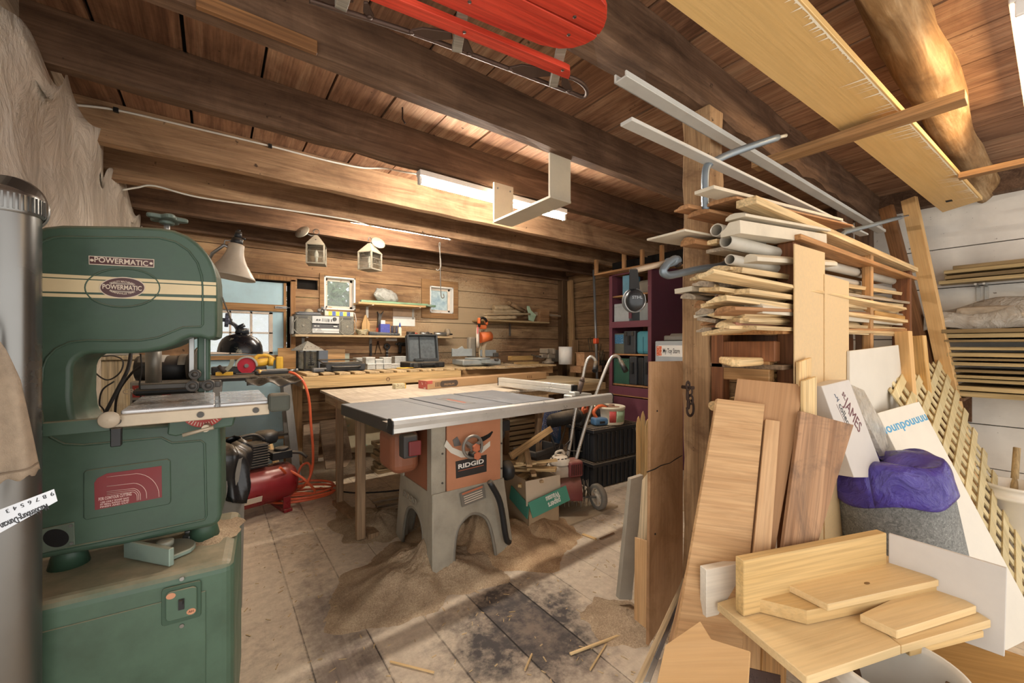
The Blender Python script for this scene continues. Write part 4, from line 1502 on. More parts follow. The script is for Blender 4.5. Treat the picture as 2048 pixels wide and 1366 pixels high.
# ---------------------------------------------------------------- compressor, hose, bins at the door
REDP = paint('#8f2228', .3, var=.08, dust=.3, spec=.6)
p = at(525, 1037, Z=0)
ac = thing('air_compressor', 'red air compressor with a black pump on top near the blue door', 'compressor', M=TR(p.x - .03, p.y + .10, 0, rz=14))
MB(Matrix.Translation((0, 0, .21)) @ Matrix.Rotation(PI / 2, 4, 'Y')).lathe([(0, -.28), (.05, -.275), (.10, -.255), (.13, -.22), (.142, -.17), (.142, .17), (.13, .22), (.10, .255), (.05, .275), (0, .28)], 32).build('tank', REDP, ac)
MB(Matrix.Translation((0, 0, .21)) @ Matrix.Rotation(PI / 2, 4, 'Y')).lathe([(.1435, -.004), (.1435, .004)], 32).build('weld_seam', REDP, ac)
m = MB()
for k in range(9):
    m.box((-.05, -.02, .38 + k * .018), (.21, .17, .008))
m.box((-.05, -.02, .45), (.19, .15, .17))
m.build('pump_shroud', BLACK, ac, bev=.003)
MB().tube(smoothpath([(-.14, -.02, .54), (-.12, -.02, .585), (-.02, -.02, .595), (.05, -.02, .54)], 6), .012, 8).build('carry_handle', BLACK, ac)
MB().lathe([(0, 0), (.075, 0), (.085, .02), (.085, .07), (.06, .09), (0, .095)], 24, Matrix.Translation((.09, .09, .50))).build('air_filter', BLACK, ac)
MB().box((.15, -.02, .42), (.14, .12, .06)).lathe([(0, 0), (.05, 0), (.05, .02), (.035, .025), (0, .025)], 20, Matrix.Translation((.16, -.03, .45))).build('regulator', BLACK, ac, bev=.004)
MB().tube(smoothpath([(.22, -.02, .42), (.30, -.03, .40), (.34, -.05, .36)], 5), .012, 8).build('outlet', DSTEEL, ac)
for x in (-.17, .17):
    MB().box((x, -.10, .05), (.05, .015, .12)).box((x, .10, .05), (.05, .015, .12)).box((x, 0, .012), (.06, .26, .024)).build('foot', REDP, ac, bev=.002)
MB(Matrix.Translation((-.1, -.142, .16)) @ RXZ).prism([(-.09, -.025), (.09, -.025), (.09, .02), (-.09, .02)], .002, Matrix.Rotation(.35, 4, 'X')).build('decal', CREAMT, ac)
HOSE = paint('#e2673f', .38, var=.06, spec=.6)
P = [at(578, 744, D=2.98), at(592, 749, D=2.98), at(608, 766, D=2.98), at(618, 800, D=3.0), at(622, 850, D=3.02), at(626, 900, D=3.05), at(624, 940, D=3.1), at(610, 970, D=3.1), at(585, 985, Z=.03)]
co_ = at(607, 995, Z=.02)
for k in range(46):
    a = k / 46 * 2 * PI * 3.4 + 2.4
    r = .17 + .03 * math.sin(k * .37) + .008 * k / 46
    P.append(V3((co_.x + r * 1.25 * math.cos(a) + .01 * math.sin(k), co_.y + .02 + r * .8 * math.sin(a), .016 + .0016 * k + .012 * (1 + math.sin(k * .5)))))
P += [at(630, 985, Z=.10), at(610, 960, Z=.22), at(575, 940, Z=.30), at(545, 938, Z=.28), at(520, 955, Z=.20), at(514, 985, Z=.10), at(520, 1003, Z=.03), at(548, 1004, Z=.02), at(572, 990, Z=.03), at(592, 960, Z=.15), at(601, 935, Z=.24), at(614, 926, Z=.27), at(621, 935, Z=.24), at(618, 960, Z=.14), at(598, 975, Z=.08), at(585, 965, Z=.16), at(570, 945, Z=.30), at(560, 935, Z=.36)]
cable('air_hose', P, .0095, HOSE, 'orange air hose coiled on the floor and running up to the tool stand', 'hose', k=5, n=8)
# tall bin lined with a black bag behind the band saw base
p = at(463, 1262, Z=0)
tc_ = thing('waste_bin', 'tall grey bin lined with a black plastic bag behind the band saw base', 'bin', (at(440, 1180, D=1.86).x, at(440, 1180, D=1.86).y, 0))
MB().lathe([(0, .0), (.075, 0), (.085, .02), (.098, .72), (.102, .73)], 28).build('bin_tube', paint('#8b877f', .6, dust=.3), tc_)


def bb(u, v):
    a = 2 * PI * u
    r = .108 + .014 * math.sin(a * 5 + v * 6) + .012 * math.sin(a * 11 + 2 * v)
    z = .80 - .26 * v + .02 * math.sin(a * 3)
    if v < .18:
        r -= (.18 - v) * .25
    return (r * math.cos(a), r * math.sin(a), z)


MB().grid(bb, 48, 12).build('bin_bag', paint('#1d1d1f', .28, var=.2, dust=.45), tc_, thick=.002)
tag(MB().box((0, 0, .18), (.12, .05, .36)).build('wood_offcut', PINE, bev=.002, M=TR(*at(462, 1010, D=2.5)[:2], 0, rz=10)), 'pale upright wood offcut between the bin and the compressor', 'offcut')
for (a_, b_, lab) in (((538, 880, 3.25), (572, 1000, 3.1), 'thin pale batten leaning on the lower rail of the blue door'), ((530, 885, 3.3), (560, 935, 3.3), 'short tan stick leaning behind the compressor')):
    pa, pb_ = at(a_[0], a_[1], D=a_[2]), at(b_[0], b_[1], D=b_[2])
    pb_.z = max(pb_.z, .02)
    bar('batten', pa, pb_, .035, .015, PINE, lab, 'batten', up=(0, -1, .3))
# ================================================================ TABLE SAW AND THE MIDDLE OF THE SHOP
ORANGE = paint('#b87e5d', .45, var=.06, dust=.5)
GREYS = paint('#a39c8c', .5, .15, var=.12, dust=.55, nscale=8)
TSZ = .88
tA = at(777, 839, Z=TSZ)
ts = thing('table_saw', 'big orange and grey table saw with an iron top standing in sawdust', 'table saw', (tA.x, 2.0, 0))
TSI = Matrix.Translation((-tA.x, -2.0, 0))
TT = TSI @ TR(tA.x, tA.y, TSZ, rz=4.5)   # frame of the top: x along the front edge, y to the back


def tl(px, py, z=TSZ):
    p = (TSI @ TT.inverted()) and (TT.inverted() @ TSI @ at(px, py, Z=z))
    return p


IRON = paint('#6f7276', .5, .1, var=.10, nscale=7, dust=.06)
xe = tl(1094, 795).x
s1, s2 = tl(915, 817).x, tl(1004, 804).x
DEP = .70
xw = [0, (0 + s1) / 2 - .01, s1 - .01, s2 - .01, (s2 + xe) / 2 + .04, xe]
m = MB(TT)
for a, b in ((0, s1 - .09), (s1 - .087, s1 - .01), (s1 + .01, s2 - .01), (s2 + .01, s2 + .10), (s2 + .103, xe)):
    m.box(((a + b) / 2, DEP / 2, -.02), (b - a, DEP, .04))
m.box((xe / 2, DEP / 2, -.030), (xe - .02, DEP - .02, .028))
m.build('table_top', IRON, ts, bev=.002)
m = MB(TT)
m.box((xe / 2, .004, -.035), (xe, .010, .065)).box((.004, DEP / 2, -.035), (.012, DEP, .065)).box((xe / 2, DEP - .004, -.035), (xe, .010, .065))
m.build('table_edge', DSTEEL, ts, bev=.002)
th0, th1 = tl(884, 790), tl(925, 795)
cx = (s1 + s2) / 2
MB(TT).box((cx - .02, DEP * .5, .0006), (.09, .34, .0015)).build('throat_plate', paint('#8f8d8c', .35, .6), ts)
MB(TT).box((cx - .02, DEP * .48, .0016), (.012, .22, .0008)).build('blade_slot', paint('#c9572f', .5), ts)
# front rail: rounded extrusion
rl = TSI @ at(781, 853, Z=TSZ - .02)
q0 = TT.inverted() @ TSI @ at(782, 852, Z=TSZ - .012)
q1 = TT.inverted() @ TSI @ at(1219, 795, Z=TSZ - .012)
prof = [(-.03, -.034), (.026, -.034), (.03, -.028), (.03, -.012), (.022, .004), (.026, .018), (.02, .030), (-.01, .034), (-.026, .026), (-.032, .008), (-.028, -.012)]
d = q1 - q0
ang = math.atan2(d.y, d.x)
RM = TT @ Matrix.Translation(q0) @ Matrix.Rotation(ang, 4, 'Z') @ Matrix.Rotation(PI / 2, 4, 'Z') @ Matrix.Rotation(PI / 2, 4, 'X')
MB(RM).prism(prof, d.length).build('front_rail', ALU, ts, bev=.002)
for zq in (-.006, d.length):
    MB(RM).prism([(x * 1.08, y * 1.08) for x, y in prof], .006, Matrix.Translation((0, 0, zq))).build('rail_cap', BLACK, ts)
MB(TT).box((xe / 2 - .02, -.02, -.02), (xe + .02, .05, .03)).build('rail_angle', DSTEEL, ts)
# rip fence
f0, f1 = TT.inverted() @ TSI @ at(996, 772, Z=TSZ), TT.inverted() @ TSI @ at(1142, 791, Z=TSZ)
d = f1 - f0
FM = TT @ Matrix.Translation(f0) @ Matrix.Rotation(math.atan2(d.y, d.x), 4, 'Z')
Lf = d.length
m = MB(FM)
m.box((Lf / 2, .03, .058), (Lf, .055, .034)).box((Lf / 2, .028, .022), (Lf, .05, .034)).box((Lf / 2, .03, .040), (Lf, .046, .008))
fe = m.build('rip_fence', ALU, ts, bev=.002)
tag(fe, 'aluminium rip fence', None)
MB(FM).box((-.004, .03, .04), (.008, .058, .072)).box((Lf + .006, .03, .04), (.012, .058, .072)).build('fence_cap', BLACK, fe)
MB(FM).box((Lf + .04, .03, -.004), (.085, .22, .035)).box((Lf + .05, -.02, .02), (.06, .06, .03)).build('fence_head', paint('#b9b9b4', .4, .5, dust=.2), fe, bev=.006)
MB(FM).cyl((Lf + .045, .035, .02), (Lf + .075, .035, .11), .016, .02, n=12).cyl((Lf + .075, .035, .11), (Lf + .083, .035, .135), .021, .012, n=12).build('fence_lever', paint('#5b4a40', .55), fe)
# cabinet
C0, C1, CF, CB = .245, .70, .0, .44
zc0, zc1 = .445, TSZ - .045
m = MB()
m.box(((C0 + C1) / 2, (CF + CB) / 2, (zc0 + zc1) / 2), (C1 - C0, CB - CF, zc1 - zc0))
m.build('cabinet', paint('#90593f', .5, var=.1, dust=.6), ts)
for x in (C0 + .035, C1 - .012):
    MB().box((x, CF + .02, (zc0 + zc1) / 2), (.085 if x < .4 else .03, .06, zc1 - zc0 + .004)).build('corner_post', GREYS, ts, bev=.004)
m = MB()
m.box((C0 + .01, CB - .02, (zc0 + zc1) / 2), (.04, .06, zc1 - zc0 + .004))
m.build('corner_post', GREYS, ts, bev=.004)
MB().box(((C0 + C1) / 2 + .03, CF - .012, (zc0 + zc1) / 2), (C1 - C0 - .10, .012, zc1 - zc0 - .01)).build('front_panel', ORANGE, ts, bev=.002)
for x, z in ((C0 + .055, .50), (C0 + .055, .66), (C1 - .01, .51), (C1 - .01, .66)):
    MB(Matrix.Translation((x, CF - .011 if x < .5 else CF - .012, z)) @ RXZ).cyl((0, 0, 0), (0, 0, .004), .006, n=6).build('bolt', DSTEEL, ts)
# motor bulge on the left side
MB().box((C0 - .09, .25, .66), (.16, .26, .24)).build('side_cover', paint('#90593f', .5, var=.1, dust=.6), ts, bev=.05, seg=4)
Y0 = CF - .018


def F(px, py):
    p = at(px, py, Y=2.0 + Y0)
    return p.x - tA.x, p.z


hx, hz = F(937, 890)
m = MB(Matrix.Translation((hx, Y0 - .045, hz)) @ RXZ)
m.lathe([(.052, -.008), (.060, -.010), (.066, -.006), (.068, .002), (.064, .010), (.056, .010), (.051, .004), (.052, -.008)], 36)
m.cyl((0, 0, -.045), (0, 0, .014), .016, n=18)
for k in range(3):
    m.box((.032, 0, .0), (.056, .018, .010), Matrix.Rotation(2 * PI * k / 3 + .4, 4, 'Z'))
hw_ = m.build('height_wheel', paint('#8d8880', .45, .4, dust=.3), ts, bev=.001)
star = [((.020 + .005 * (i % 2)) * math.cos(PI * i / 6), (.020 + .005 * (i % 2)) * math.sin(PI * i / 6)) for i in range(12)]
KNOB = paint('#b96a48', .55)
MB(Matrix.Translation((hx, Y0 - .075, hz)) @ RXZ).prism(star, .018).build('lock_knob', KNOB, hw_, bev=.003)
MB().cyl((hx - .022, Y0 - .045, hz - .034), (hx + .0, Y0 - .085, hz - .04), .012, .014, n=14).build('crank_grip', BLACK, hw_)
MB(Matrix.Translation((hx + .002, Y0 - .088, hz - .041)) @ RXZ).prism(star, .012).build('grip_knob', KNOB, hw_, bev=.003)
arc = []
cxa, cza, R0 = F(930, 780)[0], F(930, 780)[1], 0
pts = [F(*q) for q in ((893, 880), (905, 895), (925, 903), (945, 902), (965, 894), (980, 882))]
pin = [F(*q) for q in ((980, 892), (965, 905), (945, 914), (922, 915), (902, 906), (888, 892))]
MB(Matrix.Translation((0, Y0, 0)) @ RXZ).prism(pts + pin, .0012).build('angle_scale', paint('#d6d0c2', .5, var=.05), ts)
sl = [F(*q) for q in ((955, 886), (968, 882), (980, 874), (986, 864), (984, 862), (976, 868), (966, 873), (955, 876))]
MB(Matrix.Translation((0, Y0 - .0005, 0)) @ RXZ).prism(sl, .001).build('tilt_slot', paint('#15120f', .9, var=0), ts)
MB(Matrix.Translation((0, Y0, 0)) @ RXZ).prism([F(*q) for q in ((905, 880), (914, 873), (922, 890), (908, 893))], .004).build('tilt_pointer', STEEL, ts)
lp = [F(911, 923), F(973, 909), F(973, 943), F(912, 957)]
lb = MB(Matrix.Translation((0, Y0, 0)) @ RXZ).prism(lp, .0016).build('brand_plate', paint('#2b2826', .5, var=.04), ts)
bx_, bz_ = F(942, 930)
bx2, bz2 = F(968, 924)
slope = math.degrees(math.atan2(lp[1][1] - lp[0][1], lp[1][0] - lp[0][0]))
text('brand_lettering', 'RIDGID', .034, paint('#e6e2da', .5, var=.02), lb, TR(bx_, Y0 - .0024, bz_ + .006, rx=90) @ TR(rz=slope), bold=.0009, fit=(F(968, 930)[0] - F(917, 930)[0]))
MB().box((0, 0, 0), (F(968, 930)[0] - F(917, 930)[0], .0008, .003), TR(bx_, Y0 - .0024, bz_ - .017, ry=-slope)).build('brand_line', KNOB, lb)
# paddle switch at the left
sp = F(808, 905)
p = at(818, 893, Y=2.0 - .04)
px_ = p.x - tA.x
MB().box((px_ + .004, -.02, p.z + .0), (.075, .07, .115)).build('switch_box', paint('#3d3a38', .6, dust=.5), ts, bev=.008, seg=2)
MB().box((px_ + .022, -.062, p.z - .008), (.066, .016, .075)).build('stop_paddle', paint('#742626', .5, dust=.1), ts, bev=.006, seg=2)
# flared stand: four legs joined by arched aprons
G0, G1, GF, GB = .225, .745, -.055, .60
top = {'fl': (C0, CF - .012), 'fr': (C1, CF - .012), 'bl': (C0 + .0, CB), 'br': (C1, CB)}
bot = {'fl': (G0, GF), 'fr': (G1, GF), 'bl': (G0 + .05, GB), 'br': (G1 + .0, GB)}


def side(k0, k1, name, arch):
    (ax, ay), (bx3, by3) = top[k0], top[k1]
    (cx3, cy3), (dx3, dy3) = bot[k0], bot[k1]

    def pt(u, v):   # u along, v from the floor up
        lo = V3((cx3 + (dx3 - cx3) * u, cy3 + (dy3 - cy3) * u, .0))
        hi = V3((ax + (bx3 - ax) * u, ay + (by3 - ay) * u, zc0 + .005))
        return lo.lerp(hi, v)
    out = [(0, 0), (0, 1), (1, 1), (1, 0)]
    inn = [(1 - arch, 0), (1 - arch - .02, .30), (1 - arch - .07, .52), (1 - arch - .16, .62), (.5, .66), (arch + .16, .62), (arch + .07, .52), (arch + .02, .30), (arch, 0)]
    poly = out + inn
    P = [pt(*q) for q in poly]
    n = (P[1] - P[0]).cross(P[2] - P[0]).normalized()
    k = len(P)
    m = MB()
    # split into a left leg, a right leg and the apron so every face is flat and simple
    quads = []
    L_ = [(0, 0), (0, .30), (0, .52), (0, .62), (0, 1)]
    m.add([pt(*q) for q in poly], [tuple(range(k))])
    return m.build(name, GREYS, ts, thick=.012), P, inn, pt


for a, b, nm, ar in (('fl', 'fr', 'stand_apron', .23), ('bl', 'fl', 'stand_apron', .20), ('br', 'bl', 'stand_apron', .23), ('fr', 'br', 'stand_apron', .20)):
    o, P, inn, pt = side(a, b, nm, ar)
    rim = [pt(*q) for q in inn]
    MB().tube(smoothpath(rim, 3), .010, 6).build('arch_rim', paint('#7d776b', .55, .1, dust=.3), o)
for k_ in ('fl', 'fr', 'bl', 'br'):
    a, b = V3(top[k_] + (zc0 + .005,)), V3(bot[k_] + (0.0,))
    w = .045
    sx = 1 if k_[1] == 'l' else -1
    sy = 1 if k_[0] == 'f' else -1
    o3 = V3((-.006 * sx, -.006 * sy, 0))
    m = MB()
    m.hexa([b + o3, b + o3 + V3((w * 1.7 * sx, 0, 0)), b + V3((w * 1.2 * sx, w * 1.2 * sy, 0)), b + o3 + V3((0, w * 1.7 * sy, 0)),
            a + o3, a + o3 + V3((w * 1.3 * sx, 0, 0)), a + V3((w * sx, w * sy, 0)), a + o3 + V3((0, w * 1.3 * sy, 0))])
    m.build('leg', GREYS, ts, bev=.004)
wp = [(921, 989), (970, 969), (970, 986), (970, 999), (925, 1011), (922, 1000)]
Wn = at(945, 990, Y=2.0 - .04)
wl_ = [at(x, y, Y=2.0 - .036) for x, y in ((921, 987), (969, 969), (970, 999), (924, 1011))]
M = frame(sum(wl_, V3()) / 4 - V3((tA.x, 2.0, 0)), wl_[1] - wl_[0], (0, -.97, .12))
wr = MB(M).box((0, 0, 0), ((wl_[1] - wl_[0]).length, .075, .002)).build('warning_plate', paint('#6d675d', .5, var=.05), ts)
m = MB(M)
for k in range(4):
    m.box((0, .012 - k * .012, .0014), (.12, .004, .0006))
m.build('plate_print', CREAMT, wr)
MB(M).box((0, .030, .0014), (.135, .010, .0006)).build('plate_header', KNOB, wr)
lm = at(826, 985, X=tA.x + .235)
text('pressed_lettering', 'RIDGID', .048, paint('#8d8677', .5, .15, dust=.4), ts, Matrix.Translation((.222, .26, .355)) @ Matrix.Rotation(-PI / 2, 4, 'Z') @ Matrix.Rotation(math.radians(87), 4, 'X'), ext=.002, bold=.001, fit=.19)
# black lift pedal along the right leg
pd = [at(x, y, Y=1.90) - V3((tA.x, 2.0, 0)) for x, y in ((979, 963), (1000, 1005), (1012, 1075), (1019, 1085))]
MB().tube(smoothpath(pd, 5), [.017] * 16, 6).build('lift_pedal', BLACK, ts, bev=0)
MB().box((C1 + .03, .02, .78 - .02), (.05, .06, .06)).lathe([(0, 0), (.045, .0), (.05, .01), (.045, .02), (0, .024)], 20, Matrix.Translation((C1 + .045, .10, .70)) @ Matrix.Rotation(PI / 2, 4, 'Y')).build('tilt_knob', BLACK, ts)
MB(Matrix.Translation((C1 + .05, .18, .73)) @ Matrix.Rotation(PI / 2, 4, 'Y')).lathe([(.05, 0), (.062, .0), (.066, .008), (.062, .02), (.05, .022), (.05, 0)], 28).cyl((0, 0, 0), (0, 0, .02), .018).box((0, 0, .01), (.11, .014, .01)).build('tilt_wheel', BLACK, ts)
MB(Matrix.Translation((C1 + .05, .02, .48)) @ Matrix.Rotation(PI / 2, 4, 'Y')).lathe([(0, -.03), (.04, -.03), (.06, -.01), (.06, .02), (.03, .04), (0, .04)], 20).build('dust_chute', BLACK, ts)

# sawdust under and round it: coarse heaps, each a mass of its own
mound('sawdust_pile', .93, 2.08, -.004, .52, .50, .17, M_DUST, 'large brown sawdust heap round the front left foot of the table saw', 'sawdust', 44, 3, k=1.9)
mound('sawdust_pile', 1.38, 2.22, -.004, .55, .52, .22, M_DUSTR, 'reddish sawdust heap between the front legs of the table saw', 'sawdust', 44, 5, k=1.8)
mound('sawdust_pile', 1.78, 2.06, -.004, .26, .34, .12, M_DUSTR, 'sawdust heap against the scrap wood carton', 'sawdust', 26, 8)
mound('sawdust_pile', .92, 2.85, -.004, .34, .42, .10, M_DUSTG, 'grey sawdust drift under the outfeed table', 'sawdust', 26, 9)
mound('sawdust_pile', 1.50, 1.16, -.004, .22, .26, .05, M_DUST, 'small sawdust heap at the foot of the leaning plywood', 'sawdust', 24, 12)
mound('sawdust_pile', 2.9, 4.05, .984, .5, .35, .04, M_DUSTG, 'thin drift of sawdust on the rear bench by the miter saw', 'sawdust', 20, 14)
ck_ = at(927, 1078, Z=.16)
tag(MB().box((0, 0, 0), (.10, .09, .08)).build('dust_lump', M_DUST, bev=.02, M=TR(ck_.x, ck_.y + .1, .19, rz=25, rx=12)), 'caked lump of sawdust half fallen under the table saw', 'lump')

# ---------------------------------------------------------------- outfeed table
OZ = .865
oA = at(640, 780, Z=OZ)
ot = thing('outfeed_table', 'home-made plywood outfeed table on thin pine legs behind the table saw', 'table', (oA.x, 2.72, 0))
OW, OD = 1.75, oA.y - 2.72
GW = wood('#b7aa98', '#d3c7b4', 'Y', c0='#9c8d7c', dust=.2, vary=0)
MB().box((OW / 2, OD / 2, OZ - .009), (OW, OD, .018)).build('table_top', GW, ot, bev=.001)
MB().box((.05, OD / 2, OZ - .06), (.03, OD - .06, .085)).box((OW / 2, .03, OZ - .06), (OW - .1, .03, .085)).box((OW / 2, OD - .05, OZ - .06), (OW - .1, .03, .085)).build('apron', wood('#a58a68', '#c2a782', 'Y', vary=0), ot, bev=.002)
PLEG = wood('#8c6f54', '#ab8d6d', 'Z', vary=.1)
for px, py, sz in ((679, 1012, .05), (721, 1080, .055)):
    p = at(px, py, Z=.0)
    MB().box((p.x - oA.x, p.y - 2.72, OZ / 2 - .02), (sz, sz * .8, OZ - .06)).build('leg', PLEG, ot, bev=.003)
for x, y in ((OW - .1, .1), (OW - .1, OD - .1)):
    MB().box((x, y, OZ / 2), (.05, .05, OZ - .04)).build('leg', PLEG, ot, bev=.003)
p0, p1 = at(674, 1003, Z=.02), at(748, 1072, Z=.02)
bar('floor_runner', p0 - V3((0, 0, .0)), p1, .07, .036, PLEG, 'flat board on the floor under the legs of the outfeed table', 'board')
bar('stretcher', at(745, 842, Z=.80), at(775, 850, Z=.78) + V3((.25, -.1, 0)), .02, .05, PLEG, parent=ot)
# the long cardboard box on it
b0, b1 = at(855, 779, Z=OZ), at(1093, 757, Z=OZ)
d = b1 - b0
lbx = thing('long_carton', 'long narrow brown cardboard carton lying across the outfeed table', 'carton', M=frame(b0, d))
CARD = paint('#b08d66', .75, var=.06, nscale=3)
MB().box((d.length / 2, .07, .037), (d.length, .14, .074)).build('carton_body', CARD, lbx, bev=.003)
MB().box((-.0015, .07, .037), (.002, .138, .07)).box((.025, -.0012, .06), (.05, .002, .028)).build('red_tape', paint('#b5534c', .5, var=.1, chip='#e8ddd0', chipamt=.6), lbx)
MB(Matrix.Translation((.23, -.001, .037)) @ RXZ).prism(rrect(.20, .055, .027), .0012).build('dark_label', paint('#4a3f38', .6, var=.03), lbx)
text('label_lettering', 'PREMIUM', .026, CARD, lbx, TR(.23, -.0026, .03, rx=90), fit=.11)
for k in range(3):
    MB().box((.085 + k * .017, -.001, .037), (.009, .0014, .038)).build('printed_arrow', paint('#6b5540', .6), lbx)
    MB().box((d.length * .80 + k * .03, -.001, .035), (.018, .0014, .03)).build('printed_arrow', paint('#8c6c4c', .6), lbx)
tp = at(798, 777, Z=OZ)
o = thing('tape_box', 'small yellow and white box on the outfeed table', 'box', M=TR(tp.x, tp.y, OZ, rz=8))
MB().box((0, 0, .022), (.10, .06, .044)).build('box_body', paint('#cfc3a0', .6, chip='#6d675a', chipamt=.58, nscale=30), o, bev=.002)
MB().box((.047, -.0, .022), (.008, .0615, .0445)).build('yellow_end', YEL, o)
# right hand workbench top with a beam edge
wbk = thing('workbench', 'pale timber workbench end standing beyond the rip fence', 'workbench', (2.62, 2.95, 0))
MB().box((.45, .5, .845), (.95, .75, .03)).build('bench_top', wood('#cbb48c', '#e0cda8', dust=.3), wbk, bev=.003)
MB().box((.45, .11, .79), (.95, .05, .08)).build('bench_beam', wood('#a98a60', '#c4a67c'), wbk, bev=.003)
for x in (.06, .86):
    for y in (.14, .82):
        MB().box((x, y, .415), (.07, .07, .83)).build('leg', PLEG, wbk, bev=.003)

# ---------------------------------------------------------------- carton of scrap wood
c0, c1_ = at(1057, 1071, Z=0), at(1118, 1054, Z=0)
d = c1_ - c0
cb = thing('scrap_carton', 'open cardboard carton full of scrap wood with a green flap', 'carton', M=frame(c0, d))
W, D2, Hc = d.length, .34, .35
CARD2 = paint('#b59a78', .8, var=.08, nscale=4)
CARDI = paint('#cbb9a0', .8, var=.06, nscale=4)
m = MB()
m.box((W / 2, .003, Hc / 2), (W, .006, Hc)).box((W / 2, D2 - .003, Hc / 2), (W, .006, Hc)).box((.003, D2 / 2, Hc / 2), (.006, D2, Hc)).box((W - .003, D2 / 2, Hc / 2), (.006, D2, Hc)).box((W / 2, D2 / 2, .004), (W, D2, .006))
m.build('carton_walls', CARD2, cb)
MB().box((W / 2 - .01, -.014, Hc - .07), (W + .03, .005, .16), Matrix.Translation((0, -.01, 0)) @ Matrix.Rotation(-.06, 4, 'X')).build('inner_flap', CARDI, cb)
gm = Matrix.Translation((W / 2 + .01, -.05, .215)) @ Matrix.Rotation(math.radians(-11), 4, 'Y') @ Matrix.Rotation(math.radians(-14), 4, 'X')
fl = MB(gm).box((0, 0, 0), (W + .06, .006, .10)).build('green_flap', paint('#4c9079', .7, var=.04), cb)
for s, dz, sz in (('Wausau', .021, .052), ('papers', -.02, .052)):
    text('flap_lettering', s, sz, paint('#e8e6dc', .6, var=.02), fl, gm @ Matrix.Translation((.03, -.0042, dz)) @ Matrix.Rotation(PI / 2, 4, 'X') @ Matrix.Rotation(PI, 4, 'Z'), bold=.0012, fit=.11 if dz > 0 else .10)
MB(Matrix.Translation((-.012, .10, .19)) @ Matrix.Rotation(.25, 4, 'X')).box((0, 0, 0), (.006, .24, .10)).build('side_flap', paint('#4c9079', .7, var=.04), cb)
adj = ['broad', 'narrow', 'thick', 'splintered', 'short', 'long', 'thin', 'square', 'bevelled', 'grey', 'chipped', 'flat', 'knotty']
for k in range(13):
    z = Hc - .06 + .014 * k
    L_ = rnd.uniform(.20, .34)
    w_ = rnd.uniform(.02, .07)
    a = rnd.uniform(-50, 50) if k % 3 else rnd.uniform(60, 110)
    M = cb.matrix_world
    o = MB().box((0, 0, 0), (L_, w_, rnd.uniform(.012, .024))).build('scrap_wood', PINE if k % 3 else wood('#b99468', '#d3b288', dust=.1), bev=.002,
        M=frame(c0, d) @ TR(W / 2 + rnd.uniform(-.04, .05), D2 / 2 + rnd.uniform(-.08, .08), z, rx=rnd.uniform(-6, 6), ry=rnd.uniform(-9, 9), rz=a))
    tag(o, '%s piece of scrap wood, number %d from the bottom of the scrap carton' % (adj[k], k + 1), 'scrap wood', 'scrap wood in the carton')
    o['label'] = 'scrap wood piece heaped in the open carton with the green flap'
pa, pb_ = at(1022, 912, D=2.75), at(1102, 858, D=3.3)
bar('wooden_strip', pa, pb_, .05, .018, wood('#b7905f', '#d0ab7b'), 'long tan strip slanting out behind the scrap carton', 'strip', up=(0, -1, .5))

# plywood square on the floor and the tiller on it
q0, q1 = at(1085, 1072, Z=.014), at(1236, 1011, Z=.014)
d = q1 - q0
tag(MB().box((d.length / 2, .36, .007), (d.length, .72, .014)).build('plywood_sheet', wood('#a8947a', '#c7b496', dust=.7, c0='#87745d'), bev=.001, M=frame((q0.x, q0.y, 0), d)), 'dusty plywood square lying on the floor under the tiller', 'plywood')
wq = at(1192, 1016, Z=.014)
tl_ = thing('garden_tiller', 'small maroon and white garden tiller with steel tines and long handlebars', 'tiller', M=TR(wq.x - .10, wq.y + .08, .014, rz=-12))
MAR = paint('#7e3f3d', .4, dust=.35)
OFFW = paint('#cfc4b2', .5, dust=.4)


def wheel(x, y, z, par):
    M = Matrix.Translation((x, y, z)) @ Matrix.Rotation(PI / 2, 4, 'Y')
    w_ = MB(M).lathe([(.068, -.02), (.088, -.022), (.094, -.014), (.094, .014), (.088, .022), (.068, .02)], 36).build('tyre', paint('#7d786f', .8, dust=.4), par)
    m = MB(M).lathe([(0, -.012), (.02, -.014), (.022, .014), (0, .016)], 16)
    m.lathe([(.06, -.016), (.07, -.018), (.07, .018), (.06, .016), (.06, -.016)], 30)
    for k in range(6):
        m.box((.042, 0, 0), (.05, .016, .012), Matrix.Rotation(PI * k / 3, 4, 'Z'))
    m.build('spokes', OFFW, w_)
    return w_


wheel(.115, -.08, .094, tl_)
wheel(-.30, .10, .094, tl_)
MB().cyl((.10, -.08, .094), (-.29, .10, .094), .009).build('axle', STEEL, tl_)
for k in range(9):
    u = .12 + k * .07
    p = V3((.10, -.08, .10)).lerp(V3((-.29, .10, .10)), u)
    m = MB(Matrix.Translation(p + V3((-.0, .02, .02))) @ Matrix.Rotation(math.radians(-25), 4, 'Z') @ Matrix.Rotation(PI / 2, 4, 'Y'))
    pts = []
    for j in range(16):
        a = PI * j / 8
        r = .10 if j % 2 == 0 else .035
        pts.append((r * math.cos(a + .2 * (j % 2) + k), r * math.sin(a + .2 * (j % 2) + k)))
    m.prism(pts, .004)
    m.build('tine', paint('#6f675c', .5, .6, dust=.4), tl_)
gu = MB(Matrix.Translation((-.10, .02, .115)) @ Matrix.Rotation(math.radians(-25), 4, 'Z') @ Matrix.Rotation(PI / 2, 4, 'Y'))
gu.lathe([(.13, -.18), (.135, -.18), (.135, .10), (.13, .10)], 24, M=Matrix.Rotation(math.radians(120), 4, 'Z'), arc=.42)
gu.build('tine_guard', MAR, tl_, thick=.004)
MB().box((-.13, .03, .19), (.06, .06, .16)).build('gear_neck', OFFW, tl_, bev=.012)
MB().box((-.15, .03, .30), (.17, .14, .10)).build('engine_block', OFFW, tl_, bev=.03, seg=3)
